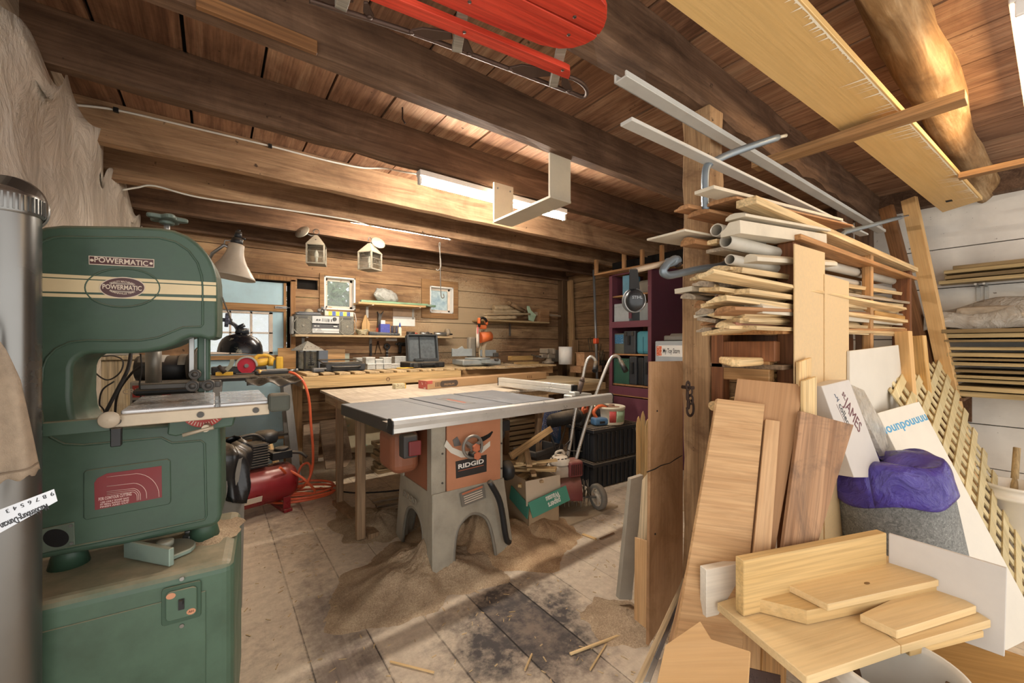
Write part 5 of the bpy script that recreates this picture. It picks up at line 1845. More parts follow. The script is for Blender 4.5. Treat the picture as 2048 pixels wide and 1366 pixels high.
MB().box((-.06, -.0, .315), (.12, .13, .12)).build('air_shroud', MAR, tl_, bev=.02, seg=3)
m = MB()
for k in range(6):
    m.box((-.105 + k * .018, -.068, .315), (.006, .006, .08))
m.build('shroud_louvre', paint('#4e2523', .5), tl_)
MB().lathe([(0, .06), (.05, .055), (.075, .03), (.08, 0)], 24, Matrix.Translation((-.15, .03, .35))).build('recoil_cover', OFFW, tl_)
m = MB()
for k in range(14):
    a = 2 * PI * k / 14
    m.box((.06 * math.cos(a) - .15, .06 * math.sin(a) + .03, .395), (.018, .006, .006), Matrix.Translation((0, 0, 0)))
m.build('recoil_slots', BLACK, tl_)
MB().tube(smoothpath([(-.19, .03, .41), (-.18, .03, .435), (-.13, .03, .44), (-.11, .03, .41)], 5), .009, 8).build('pull_handle', OFFW, tl_)
Mt = TR(wq.x - .10, wq.y + .08, .014, rz=-12).inverted()
CHR = paint('#c4c1ba', .3, .7, var=.05)
for nm, ptsx in (('a', [(1135, 915, 3.2), (1142, 880, 3.2), (1150, 830, 3.2), (1163, 770, 3.2), (1172, 727, 3.2), (1180, 714, 3.2), (1188, 717, 3.2), (1192, 724, 3.2)]),
                 ('b', [(1152, 920, 3.05), (1160, 890, 3.05), (1178, 830, 3.05), (1203, 760, 3.05), (1220, 720, 3.05), (1229, 712, 3.05), (1237, 714, 3.05), (1241, 722, 3.05)])):
    P = [Mt @ at(x, y, D=dd) for x, y, dd in ptsx]
    MB().tube(smoothpath(P, 5), .0125, 10).build('handlebar', CHR, tl_)
    e = P[-1]
    d3 = (P[-1] - P[-2]).normalized()
    g2 = Mt @ (at(1190, 738, D=3.15) if nm == 'a' else at(1251, 741, D=3.0))
    g2 = e + (g2 - e).normalized() * .095
    MB().cyl(tuple(e), tuple(g2), .017, .021, n=12).build('grip', BLACK, tl_)
P = [Mt @ at(x, y, D=3.12) for x, y in ((1128, 893), (1140, 882), (1135, 900), (1165, 903))]
MB().tube(smoothpath(P, 4), .004, 6).build('throttle_cable', BLACK, tl_)

# ---------------------------------------------------------------- black totes and what lies on them
TOTE = paint('#27282b', .4, var=.12, dust=.5, spec=.4)


def tote(name, label, x, y, z, w_, d_, h_, rz=0):
    r = thing(name, label, 'storage tote', M=TR(x, y, z, rz=rz))
    MB().box((w_ / 2, d_ / 2, h_ / 2 - .01), (w_ * .94, d_ * .92, h_ - .02)).build('tote_body', TOTE, r, bev=.012, seg=2)
    m = MB()
    n = 9
    for k in range(n):
        m.box((w_ * (.07 + .86 * (k + .5) / n), .018, h_ * .45), (.012, .028, h_ * .8))
    for k in range(5):
        m.box((.014, d_ * (.1 + .8 * (k + .5) / 5), h_ * .45), (.026, .012, h_ * .8))
    m.build('rib', TOTE, r, bev=.002)
    MB().box((w_ / 2, d_ / 2, h_ - .018), (w_, d_, .036)).build('rim', TOTE, r, bev=.006)
    m = MB()
    for k in range(14):
        m.box((w_ * (k + .5) / 14, d_ * .25, h_ + .004), (w_ / 18, d_ * .45, .008)).box((w_ * (k + .5) / 14, d_ * .75, h_ + .004), (w_ / 18, d_ * .45, .008))
    m.build('interlocking_lid', TOTE, r, bev=.002)
    return r


tq = at(1187, 982, Z=0)
tote('storage_tote', 'lower black ribbed plastic tote on the floor behind the tiller', tq.x, tq.y, 0, .60, .38, .225, -3)
tote('storage_tote', 'upper black ribbed plastic tote with tools and a bucket on its lid', tq.x, tq.y, .235, .58, .36, .285, -3)
t3 = at(1272, 945, Z=0)
tote('storage_tote', 'dusty black tote to the rear of the stacked pair, half hidden behind the leaning plywood', 3.27, 2.36, 0, .50, .36, .42, -3)
zt = .235 + .285 + .012
bk = at(1242, 850, Z=zt)
br = 29 / 807 * 3.75
bu = thing('paint_bucket', 'short white bucket with red and green labels on the upper black tote', 'bucket', (bk.x, bk.y + .13, zt))
MB().lathe([(0, .004), (br * .92, 0), (br * .95, .01), (br, .14), (br * 1.05, .142), (br * 1.05, .158), (br * .97, .16), (br * .96, .15), (br * .90, .02), (0, .02)], 36).build('bucket_shell', paint('#d9d2bd', .5, var=.05), bu)
for a0, a1, c_ in ((-2.45, -2.0, '#b94a45'), (-1.95, -1.25, '#a9c3a0'), (-1.2, -.5, '#b7cdae')):
    m = MB()
    n = 8
    vs = [(br * (.958 + .044 * h_) * 1.004 * math.cos(a0 + (a1 - a0) * k / n), br * (.958 + .044 * h_) * 1.004 * math.sin(a0 + (a1 - a0) * k / n), .025 + .10 * h_) for h_ in (0, 1) for k in range(n + 1)]
    m.add(vs, [(k, k + 1, n + 2 + k, n + 1 + k) for k in range(n)], True)
    m.build('label', paint(c_, .55, var=.05, chip='#e6e4d8', chipamt=.62, nscale=40), bu, thick=.001)
m = MB()
for k in range(9):
    m.box((rnd.uniform(-.07, .07), rnd.uniform(-.07, .07), .15), (.05, .03, .02), TR(rz=rnd.uniform(0, 180)))
m.build('rag', paint('#a57f68', .9, var=.2), bu)
p = at(1180, 852, Z=zt)
sw_ = thing('chain_saw', 'orange-handled chain saw lying on the black tote', 'chain saw', M=TR(p.x - .01, p.y + .12, zt, rz=25))
MB().box((0, 0, .05), (.22, .12, .10)).build('engine_cover', paint('#3a3836', .6, dust=.4), sw_, bev=.02, seg=2)
MB().box((.02, -.03, .115), (.12, .05, .04)).build('top_cover', paint('#c9623a', .45, dust=.2), sw_, bev=.012, seg=2)
MB().tube(smoothpath([(-.09, -.05, .08), (-.08, -.06, .16), (0, -.06, .19), (.08, -.05, .15), (.10, -.04, .08)], 5), .011, 8).build('front_handle', paint('#c9623a', .45), sw_)
m = MB()
for k in range(2):
    m.lathe([(.016, -.012), (.028, -.012), (.03, 0), (.028, .012), (.016, .012)], 18, TR(-.13 + k * .065, -.02, .15, ry=90, rz=70))
m.build('chrome_caps', STEEL, sw_)
p = at(1205, 852, Z=zt)
dr_ = thing('cordless_sander', 'blue and orange power tool on the front of the black tote', 'power tool', M=TR(p.x + .02, p.y + .05, zt, rz=-18))
MB().box((0, 0, .035), (.15, .09, .07)).build('motor_body', paint('#4d7396', .45, dust=.2), dr_, bev=.02, seg=3)
MB().lathe([(.0, -.03), (.07, -.03), (.085, 0), (.07, .03), (0, .03)], 26, TR(.04, .03, .10, ry=90, rz=60)).build('round_cover', paint('#34322f', .6, dust=.3), dr_)
MB().tube(smoothpath([(-.03, 0, .06), (-.06, 0, .12), (0, .0, .17), (.07, 0, .15)], 5), .016, 8).build('handle', paint('#cf6437', .45), dr_)
MB().box((0, -.047, .03), (.05, .004, .02)).build('vent', BLACK, dr_)
# folded camp chair, tray, blue bottle
p = at(1120, 836, D=3.5)
fc = thing('camp_chair', 'rolled black camp chair with a blue mesh seat behind the tiller', 'camp chair', (p.x, p.y, 0))
MB().cyl((-.13, .0, p.z - .01), (.16, -.05, p.z + .01), .062, n=20).build('rolled_back', paint('#1e1c1b', .9, dust=.4, nscale=30, bump=.4), fc)
for q_ in ((-.13, 0, p.z - .01), (.16, -.05, p.z + .01)):
    MB().sph(q_, (.05, .06, .06)).build('roll_end', paint('#1e1c1b', .9, dust=.4, nscale=30, bump=.4), fc)
MB().grid(lambda u, v: (-.20 + .20 * u - .05 * v, -.02, p.z + .06 - .24 * v + .06 * math.sin(u * 3)), 8, 8).build('mesh_seat', paint('#3a4668', .8, var=.1, chip='#b9b3a2', chipamt=.56, nscale=70), fc, thick=.004)
for a_, b_ in (((-.16, .0, .0), (.10, .0, p.z)), ((.10, .02, 0), (-.14, .02, p.z)), ((.14, -.04, 0), (.12, -.04, p.z))):
    MB().cyl(a_, b_, .009, n=10).cyl(a_, (a_[0], a_[1], .02), .014, n=10).build('leg', DSTEEL, fc)
p = at(1098, 928, Z=0)
m = MB()
w_, d_, h_ = .30, .22, .16
for x, y, a, b in ((0, -d_ / 2, w_, .01), (0, d_ / 2, w_, .01), (-w_ / 2, 0, .01, d_), (w_ / 2, 0, .01, d_)):
    m.box((x, y, h_ / 2), (a, b, h_))
m.box((0, 0, .006), (w_, d_, .01)).box((0, -d_ / 2 - .008, h_ - .01), (w_ + .03, .015, .02)).box((-w_ / 2 - .008, 0, h_ - .01), (.015, d_ + .03, .02))
pt = at(1062, 890, D=3.3)
tag(m.build('plastic_tray', paint('#4a4745', .55, dust=.3), bev=.003, M=TR(pt.x + .20, pt.y + .14, .0, rz=12) @ Matrix.Diagonal((1.2, 1, 2.3, 1))), 'dark grey plastic bin standing behind the tiller engine', 'tray')
p = at(1112, 868, D=4.0)
tag(MB().lathe([(0, 0), (.045, 0), (.05, .01), (.05, .55), (.03, .60), (0, .60)], 22).build('blue_canister', paint('#3f5878', .45), loc=(p.x, p.y, 0)), 'slim blue canister standing behind the camp chair', 'canister')
# ================================================================ REAR BENCH AND WALL
BZ, BY = 1.0, 3.85
bl, brt = at(606, 750, Y=BY).x, at(922, 740, Y=BY).x
rb = thing('slatted_bench', 'long pine bench with a slatted pallet top along the rear wall', 'workbench', (bl, BY, 0))
BW = 2.95
MB().box(((brt - bl) / 2, .02, BZ - .075), (brt - bl, .04, .105)).build('front_rail', wood('#cfa871', '#e6c690', vary=0), rb, bev=.002)
MB().box(((brt - bl) / 2 + BW / 2, .10, BZ - .07), (BW - brt + bl, .04, .09)).box((BW / 2, .90, BZ - .075), (BW, .04, .105)).box((.02, .46, BZ - .075), (.04, .86, .105)).build('frame_rail', wood('#a98258', '#c49d70', vary=0), rb, bev=.002)
SLAT = wood('#c2a377', '#dfc498', 'Y', dust=.25)
for k in range(22):
    x = .03 + k * .134
    MB().box((x + .045, .47, BZ - .011), (.095, .94, .02)).build('slat', SLAT, rb, bev=.002)
p0, p1 = at(612, 770, Y=BY + .02), at(598, 880, Y=BY + .25)
bar('leg', (bl + .05, BY + .03, BZ - .12), (bl + .02, BY + .1, .0), .09, .045, wood('#b5905f', '#cda874'), up=(0, -1, 0), parent=rb)
for x, y in ((1.4, .06), (2.85, .12), (.08, .86), (2.85, .86)):
    MB().box((x, y, .46), (.09, .05, .92)).build('leg', wood('#a98258', '#c49d70', 'Z', vary=0), rb, bev=.002)
MB(TR((at(776, 752, Y=BY).x - bl), -.0015, BZ - .08, rx=90)).lathe([(.014, 0), (.018, .0), (.018, .0012), (.014, .0012), (.014, 0)], 16).build('knot_ring', paint('#5b2f22', .7), rb)

# under the bench
for pix, pl_, mat_, lab in (
        ([(640, 842), (672, 838), (690, 832), (705, 915), (692, 935), (652, 938), (644, 880)], ((.7, 3.85, 0), (1.2, 3.9, 0), (.7, 4.15, .7)), wood('#937a62', '#b39b82', 'Y', c0='#6a5644', dust=.3), 'weathered grey-brown broken plank leaning under the slatted bench'),
        ([(607, 850), (640, 842), (636, 925), (606, 925)], ((.6, 4.15, 0), (1.0, 4.15, 0), (.6, 4.4, .7)), wood('#8d735a', '#b0967a', 'Y', c0='#5d4a3a'), 'rough brown plank standing behind the orange hose under the bench'),
        ([(684, 812), (790, 812), (790, 905), (684, 905)], ((.8, 4.55, 0), (1.4, 4.55, 0), (.8, 4.65, .7)), paint('#c4b593', .7, chip='#9bb29a', chipamt=.60, nscale=5), 'cream and green flaking old door panel standing under the bench')):
    slab('old_plank' if 'plank' in lab else 'salvaged_board', pix, pl_, .03, mat_, lab, 'board')
for k in range(7):
    p = at(752, 916 - k * 8, Y=3.95)
    bar('lumber_board', (p.x + .02 * (k % 3), 4.0 + .02 * (k % 2), .02 + .042 * k), (p.x + 1.3 - .1 * (k % 2), 4.02, .02 + .042 * k), .20, .036, wood('#a58a67', '#c7ad88', dust=.4), 'lumber board in the low stack under the bench, %s from the floor' % ('first', 'second', 'third', 'fourth', 'fifth', 'sixth', 'top one, seventh')[k], 'board', 'lumber stacked under the bench')
for k in range(6):
    bar('lumber_board', (2.35, 3.95 - .01 * k, .03 + .06 * k), (3.35, 3.9, .03 + .06 * k), .22, .04, wood('#8f7556', '#b49a75', dust=.4), 'dusty lumber board stacked behind the tiller, %s from the floor' % ('first', 'second', 'third', 'fourth', 'fifth', 'top one, sixth')[k], 'board', 'lumber stacked behind the tiller')

# upright panels at the back of the bench
for px0, px1, yt, Y, mat_, nm, lab in (
        (556, 597, 696, 4.78, wood('#b98c5a', '#d4ab78', vary=0), 'plywood_board', 'tan plywood panel standing at the left end of the rear bench'),
        (600, 656, 701, 4.72, paint('#5f6772', .6), 'painted_board', 'blue-grey panel standing behind the black tin lantern'),
        (652, 690, 699, 4.79, wood('#c49a69', '#dcb685', vary=0, scale=.6), 'cardboard_sheet', 'tan sheet with a paler patch standing against the rear wall behind the soft case'),
        (688, 699, 707, 4.80, paint('#a4ab9c', .6), 'paper_slip', 'small grey-green card propped against the rear wall')):
    boxthing(nm, lab, 'panel', px0, px1, yt, 745, Y, .02, mat_, z0=BZ, single=True, bev=.001)
# tin lantern with a pointed pierced roof
p = at(616, 746, Y=4.35)
TIN = paint('#a6a59d', .45, .5, var=.12, dust=.2)
ln = thing('tin_lantern', 'black framed lantern with a pointed pierced tin roof standing on the bench', 'lantern', M=TR(p.x, 4.38, BZ, rz=20))
s = .145
hl = .20
MB().box((0, 0, .01), (s, s, .02)).build('base', BLACK, ln)
for sx in (-1, 1):
    for sy in (-1, 1):
        MB().box((sx * s * .46, sy * s * .46, hl / 2), (.014, .014, hl)).build('frame_post', BLACK, ln)
MB().box((0, 0, hl / 2), (s * .84, s * .84, hl - .03)).build('glass', glass('#cfd3cc', alpha=.5, dirt=.4), ln)
r_ = MB(Matrix.Rotation(PI / 4, 4, 'Z')).lathe([(s * 1.02, hl - .005), (s * 1.0, hl + .005), (.012, hl + .085), (0, hl + .09)], 4, smooth=False).build('roof', TIN, ln)
m = MB()
for f in range(4):
    for k, (u, v) in enumerate(((0, .75), (-.25, .35), (0, .4), (.25, .35), (-.45, .15), (.45, .15))):
        d_ = s * .72 * (1 - v)
        q = V3((u * s * 1.2 * (1 - v * .3), -d_ - .002, hl + .082 * v))
        m.sph((0, 0, 0), .006, 8, 5, Matrix.Rotation(f * PI / 2, 4, 'Z') @ Matrix.Translation(q))
m.build('roof_holes', BLACK, r_)
m = MB()
m.cyl((0, -s * .44, .05), (0, -s * .44, .17), .005).box((0, -s * .44, .06), (.06, .003, .02))
for k in range(5):
    m.box((0, -s * .44, .08 + k * .018), (.05 - k * .009, .003, .008))
m.build('pine_cutout', BLACK, ln)
# soft case
r, w_, h_ = boxthing('soft_case', 'long open black fabric tool case with a carry handle on the bench', 'case', 651, 731, 727, 744, 4.08, .26, paint('#35373b', .8, dust=.2), z0=BZ, bev=.012)
MB().box((0, .13, h_ + .002), (w_ * .93, .22, .01)).build('contents', paint('#b9b6a6', .6, var=.1, chip='#6b6a62', chipamt=.58, nscale=30), r)
M_ = TR(0, .13, h_ + .012)
MB().tube([(-w_ / 2 - .02, 0, h_ + .01), (w_ / 2 - .03, 0, h_ + .01), (w_ / 2 - .03, .26, h_ + .03), (-w_ / 2 - .02, .26, h_ + .03)], .008, 6, closed=True).build('lid_edge', BLACK, r)
MB().tube(smoothpath([(-.12, -.004, h_ * .62), (-.11, -.03, h_ * .55), (.11, -.03, h_ * .55), (.12, -.004, h_ * .62)], 4), .009, 6).build('handle', BLACK, r)
tag(MB().box((0, 0, .02), (.10, .06, .04)).box((.05, 0, .03), (.05, .03, .02)).build('tape_measure', paint('#4b4f55', .5, dust=.2), bev=.01, loc=(at(637, 745, Y=4.0).x, 4.02, BZ)), 'small grey-black tool lying at the left of the soft case', 'tool')
# clear lidded boxes
CLR = paint('#b3b4b0', .3, var=.15, chip='#8d8a82', chipamt=.6, nscale=25)
LID = paint('#cfd0cc', .35)
rows = ((713, 730, 716, 738, 4.45, 'wide'), (732, 750, 715, 727, 4.20, 'topmost'), (751, 766, 719, 728, 4.2, 'topmost'), (767, 783, 715, 726, 4.2, 'topmost'), (735, 751, 728, 738, 4.18, 'bottom'), (752, 767, 728, 738, 4.18, 'bottom'),
        (768, 783, 726, 738, 4.18, 'bottom'), (783, 800, 728, 736, 4.22, 'lone'), (790, 813, 713, 729, 4.5, 'rear'))
labs = ('long clear plastic box behind the soft case on the bench', 'clear small-parts box, top of the first pair right of the soft case', 'clear small-parts box, top of the middle pair on the bench',
        'clear small-parts box, top of the pair nearest the open black case', 'clear small-parts box, lower of the first pair right of the soft case', 'clear small-parts box, lower of the middle pair on the bench',
        'clear small-parts box, lower of the pair nearest the open black case', 'clear small-parts box standing single before the yellow pencils', 'grey divided plastic box at the rear beside the open case lid')
for (a, b, yt, yb, Y, q), lab in zip(rows, labs):
    zb = at((a + b) / 2, yb, Y=Y).z
    z0 = BZ if q != 'topmost' else BZ + .056
    r, w_, h_ = boxthing('parts_box', lab, 'box', a, b, yt, yb, Y, .13, CLR, z0=z0, bev=.003)
    h2 = .056 if q == 'bottom' else h_
    if q == 'bottom':
        ob_ = [k for k in bpy.data.objects if k.parent == r][0]
        ob_.scale.z = (.05) / h_
    MB().box((0, .065, h2 - .003), (w_ * 1.04, .138, .012)).build('lid', LID, r, bev=.002)
for k in range(3):
    p = at(810, 733 - k, Y=4.15)
    tag(MB().cyl((-.09, 0, 0), (.08, 0, 0), .005, n=6).cyl((.08, 0, 0), (.095, 0, 0), .005, .001, n=6).build('pencil', YEL, M=TR(p.x, 4.12 + .025 * k, BZ + .006, rz=4 * k)), 'yellow pencil on the bench before the open case, %s from the front' % ('first', 'second', 'third')[k], 'pencil')
# open hard case
r, w_, h_ = boxthing('hard_case', 'open black hard case with its lid up on the rear bench', 'case', 820, 890, 724, 741, 4.12, .30, BLACK, z0=BZ, bev=.014)
a_, b_, z_, t_ = fity(815, 873, 672, 724, 4.46)
M_ = TR((a_ + b_) / 2 - r.location.x, .33, h_ - .01, rx=-8)
lw, lh = b_ - a_, t_ - BZ - h_ + .02
MB(M_).box((0, .03, lh / 2), (lw, .02, lh)).box((-lw / 2, -.01, lh / 2), (.02, .08, lh)).box((lw / 2, -.01, lh / 2), (.02, .08, lh)).box((0, -.01, lh), (lw, .08, .02)).build('lid', paint('#3c4145', .55, dust=.2), r, bev=.012, seg=2)
MB(M_).box((0, .012, lh / 2), (lw * .93, .02, lh * .93)).build('foam_lining', paint('#5d6468', .9, var=.2, nscale=30), r)
MB(M_).box((-.03, -.0, lh / 2), (.012, .012, lh * .9)).build('lid_strap', BLACK, r)
for sx in (-1, 1):
    MB().box((sx * w_ * .36, -.008, h_ * .5), (.05, .02, h_ * .7)).build('latch', paint('#2b2c2e', .35), r, bev=.004)
MB().box((0, -.02, h_ * .6), (w_ * .34, .02, .02)).box((-w_ * .17, -.012, h_ * .55), (.02, .03, .03)).box((w_ * .17, -.012, h_ * .55), (.02, .03, .03)).build('handle', paint('#2b2c2e', .35), r, bev=.004)
MB().box((.04, .14, h_ + .01), (.26, .12, .05)).box((-.06, .10, h_ + .02), (.10, .06, .03)).build('tool_tray', paint('#33373a', .5, chip='#9a9c98', chipamt=.62, nscale=30), r, bev=.01)
# miter saw
p = at(965, 742, Y=4.05)
ms = thing('miter_saw', 'dusty orange and grey miter saw with its blade raised on the rear bench', 'miter saw', M=TR(p.x, 4.12, BZ, rz=-6))
MGR = paint('#9aa2a4', .5, .3, dust=.5)
MB().box((.0, .08, .045), (.50, .34, .07)).build('base', MGR, ms, bev=.015)
MB().lathe([(0, .08), (.15, .08), (.155, .09), (.15, .10), (0, .10)], 30, TR(.0, .05, 0)).box((.02, -.12, .06), (.08, .16, .04)).build('turntable', MGR, ms)
MB().box((-.17, .13, .16), (.26, .025, .09)).prism([(-.30, .12), (-.05, .12), (-.08, .20), (-.13, .19), (-.17, .24), (-.24, .20), (-.30, .21)], .02, TR(0, .14, 0) @ RXZ).box((.18, .13, .15), (.22, .025, .08)).build('fence', MGR, ms, bev=.002)
MB().box((.02, .27, .22), (.10, .10, .26)).build('arm', paint('#8d877c', .6, dust=.5), ms, bev=.02)
bc = V3((.0, .03, .34))
BM_ = Matrix.Translation(bc) @ Matrix.Rotation(math.radians(62), 4, 'Z') @ RXZ
MB(BM_).cyl((0, 0, -.02), (0, 0, .012), .125, n=40).build('blade_guard', paint('#d7cdbf', .45, var=.08, dust=.2), ms, bev=.006)
MB(BM_).lathe([(.128, -.012), (.132, -.010), (.132, .004), (.128, .006)], 40, arc=.45).build('guard_rim', paint('#b9605f', .5), ms)
ORN = paint('#d9703a', .45, var=.06, dust=.25)
MB().cyl(tuple(bc + V3((.03, .03, .0))), tuple(bc + V3((.19, .05, .02))), .068, .058, n=22).build('motor', ORN, ms)
MB().box(tuple(bc + V3((.06, .03, .13))), (.12, .06, .05)).build('head_casting', ORN, ms, bev=.015, seg=2)
MB().tube(smoothpath([tuple(bc + V3(q)) for q in ((.0, -.02, .13), (.0, -.05, .22), (.06, -.02, .235), (.12, .02, .20), (.12, .05, .14))], 5), .017, 8).build('handle', BLACK, ms)
for q in ((-.01, -.04, .20), (.125, .035, .19)):
    MB().box(tuple(bc + V3(q)), (.03, .05, .07)).build('handle_mount', ORN, ms, bev=.008)
MB().box((.21, -.02, .13), (.06, .05, .05)).cyl((.12, -.18, .08), (.12, -.24, .08), .02, n=14).build('lock_knob', DSTEEL, ms, bev=.005)
db = at(965, 668, Y=4.4)
tag(MB().grid(lambda u, v: tuple(V3((db.x + .0, 4.42, 1.42)) + V3((-.03 + .06 * u + .02 * math.sin(v * 6), .03 * math.sin(u * 6), -.36 * v * 1.0 + .02))), 6, 14).build('dust_sleeve', paint('#b9a88c', .9, dust=.5), M=Matrix.Translation((-.09, -.18, 0)), thick=.02), 'limp tan dust sleeve hanging behind the miter saw blade', 'sleeve')
# things to the right of the miter saw
r, w_, h_ = boxthing('wood_block', 'pale pressed-wood block on the bench beside the miter saw', 'block', 1028, 1078, 724, 741, 4.15, .16, wood('#b79561', '#d2b37e'), z0=BZ - .0, bev=.003, single=False)
MB().box((-w_ / 2 - .03, .08, h_ / 2), (.06, .15, h_ * .95)).build('dark_end', paint('#6c5a44', .8, chip='#3c3028', chipamt=.55, nscale=30), r)
boxthing('wood_offcut', 'short plank lying on the bench behind the pale block', 'offcut', 1024, 1066, 712, 722, 4.5, .10, wood('#bd9557', '#d8b377'), z0=at(1040, 721, Y=4.5).z, single=True)
p = at(1098, 738, Y=4.1)
vs_ = thing('bench_vise', 'dust-covered bench vise at the right end of the rear bench', 'vise', M=TR(p.x, 4.12, BZ, rz=10))
VI = paint('#8f8475', .6, .2, dust=.6)
MB().lathe([(0, 0), (.08, 0), (.085, .02), (.05, .04), (.045, .07), (0, .07)], 20).build('swivel_base', VI, vs_)
MB().box((.03, 0, .10), (.16, .09, .07)).box((.05, 0, .165), (.05, .15, .08)).build('fixed_jaw', VI, vs_, bev=.01)
MB().box((-.09, 0, .10), (.14, .07, .06)).box((-.08, 0, .17), (.045, .14, .07)).build('sliding_jaw', VI, vs_, bev=.01)
MB().cyl((-.16, 0, .10), (-.24, 0, .10), .014).cyl((-.23, -.10, .08), (-.23, .10, .12), .007).build('screw_handle', DSTEEL, vs_)
rb_ = at(1098, 712, Y=4.45)
boxthing('grey_block', 'grey cloth-covered block behind the bench vise', 'block', 1096, 1121, 700, 722, 4.5, .08, paint('#6f675c', .9, dust=.4), z0=BZ, single=True)
p = at(1134, 742, Y=3.95)
rr = 13.5 / 807 * 5.5
pr = thing('paper_roll', 'white roll standing upright on the bench before the corner plank', 'roll', (p.x, 3.98, BZ - .01))
zt_ = at(1134, 692, Y=3.98).z - BZ
MB().lathe([(rr * .25, 0), (rr, 0), (rr, zt_), (rr * .25, zt_), (rr * .25, 0)], 30).build('roll_body', paint('#eeede8', .8, var=.03), pr)
MB().lathe([(rr * .22, .0), (rr * .26, 0), (rr * .26, zt_ + .001), (rr * .22, zt_ + .001)], 20).build('core_tube', CARD, pr)
r, w_, h_ = boxthing('wooden_box', 'stepped two-tier copper-coloured wooden box on the bench by the tiller handle', 'box', 1162, 1204, 732, 752, 3.75, .2, wood('#b98a63', '#d3a981'), z0=BZ - .12, bev=.003)
z2 = at(1182, 705, Y=3.8).z - (BZ - .12)
MB().box((.02, .09, h_ / 2 + z2 / 2), (w_ * .72, .15, z2 - h_)).build('upper_tier', wood('#b98a63', '#d3a981'), r, bev=.003)
MB().box((.02, .09, z2), (w_ * .8, .17, .012)).build('lid', wood('#b98a63', '#d3a981'), r, bev=.002)
cr = thing('wire_crate', 'dark wire crate holding thin rods beside the cabinet', 'crate', M=TR(at(1206, 750, Y=3.75).x, 3.78, BZ - .12))
m = MB()
for k in range(7):
    m.box((-.09 + k * .03, 0, .075), (.004, .004, .15)).box((-.09, .0 + k * .03, .075), (.004, .004, .15)).box((.09, .0 + k * .03, .075), (.004, .004, .15))
for z in (.005, .05, .10, .148):
    m.box((0, 0, z), (.18, .004, .004)).box((-.09, .09, z), (.004, .18, .004)).box((.09, .09, z), (.004, .18, .004)).box((0, .18, z), (.18, .004, .004))
m.build('wires', paint('#3d4442', .5), cr)
MB().box((0, .09, .002), (.18, .18, .004)).build('bottom', paint('#3d4442', .5), cr)
boxthing('thin_board', 'pale thin panel standing behind the wire crate', 'panel', 1196, 1216, 702, 730, 4.0, .01, wood('#cbb58e', '#e0cda6'), z0=BZ - .08, single=True)
for k, (x0, y0, x1, y1) in enumerate(((1176, 676, 1186, 712), (1180, 674, 1190, 712), (1196, 678, 1192, 712), (1204, 675, 1194, 712), (1212, 676, 1197, 714), (1217, 680, 1201, 714))):
    P0, P1 = at(x0, y0, Y=4.1), at(x1, y1, Y=3.86)
    P1.z = BZ - .10
    tag(MB().cyl(tuple(P1), tuple(P0), .005, n=8).build('metal_rod', DSTEEL), 'thin metal rod standing in the wire crate, %s of six counted from the corner plank' % ('first', 'second', 'third', 'fourth', 'fifth', 'sixth')[k], 'rod', 'rods in the wire crate')
o = thing('pipe_clamp', 'tall grey pipe leaning beside the maroon cabinet with an orange clamp head', 'pipe clamp', (0, 0, 0))
P0, P1 = at(1217, 735, D=5.05), at(1210, 542, D=5.05)
P0 = V3((3.90, 3.46, .4)); P1 = V3((3.86, 3.50, 2.2))
MB().cyl(tuple(P0), tuple(P1), .016, n=12).build('pipe', paint('#7d7e80', .4, .5), o)
MB().box(tuple(P0.lerp(P1, .50)), (.07, .05, .07)).build('clamp_head', paint('#e05a33', .45), o, bev=.01)
tag(MB().box((.0, 0, 0), (.12, .02, .34)).build('plank_offcut', wood('#a98660', '#c3a079', 'Z'), M=TR(*at(1150, 745, Y=4.5)[:2], 1.16)), 'pale plank end standing behind the white roll', 'plank')

# ---------------------------------------------------------------- long shelf with the radio
SHY, SHZ = 4.60, None
a = at(590, 672, Y=SHY)
b = at(905, 668, Y=SHY)
sh = thing('wall_shelf', 'long rear wall shelf carrying the radio on steel brackets', 'shelf', (a.x, SHY, 0))
ZS = (at(640, 669, Y=SHY).z)
SL = b.x - a.x
MB().box((SL / 2, (YB - SHY) / 2, ZS - .012), (SL, YB - SHY, .022)).build('shelf_board', wood('#b9a07b', '#d3bd98', dust=.3, vary=0), sh, bev=.002)
for px in (608, 744):
    x = at(px, 680, Y=4.8).x - a.x
    MB().box((x, .12, ZS - .03), (.022, .22, .01)).box((x, YB - SHY - .006, ZS - .10), (.03, .008, .16)).build('bracket', paint('#8e8c86', .4, .5), sh, bev=.001)
RAD = paint('#6a685f', .5, .15, var=.08, dust=.2)
SIL = paint('#b4b4b0', .35, .4, var=.06)
r, w_, h_ = boxthing('boombox', 'big silver-grey twin-speaker radio cassette player on the rear wall shelf', 'radio', 590, 708, 631, 669, 4.66, .15, RAD, z0=ZS, bev=.006)
for sx in (-1, 1):
    cx_ = sx * w_ * .375
    MB().box((cx_, -.004, h_ * .47), (w_ * .22, .008, h_ * .86)).build('speaker_grille', paint('#77756a', .6, nscale=90, var=.25), r, bev=.002)
    MB(TR(cx_, -.008, h_ * .44, rx=90)).lathe([(.088, 0), (.092, .003), (.096, 0)], 36).lathe([(0, .004), (.012, .003), (.014, 0)], 16).build('speaker_ring', paint('#8d8b80', .5), r)
    MB().box((cx_, -.009, h_ * .87), (w_ * .15, .006, .022)).build('vent', paint('#4d4c46', .5), r)
MB().box((0, -.005, h_ * .52), (w_ * .46, .01, h_ * .90)).build('front_panel', SIL, r, bev=.003)
MB().box((0, -.011, h_ * .56), (w_ * .455, .004, .012)).box((0, -.011, h_ * .44), (w_ * .455, .004, .055)).build('cassette_door', paint('#4c4d4f', .3), r)
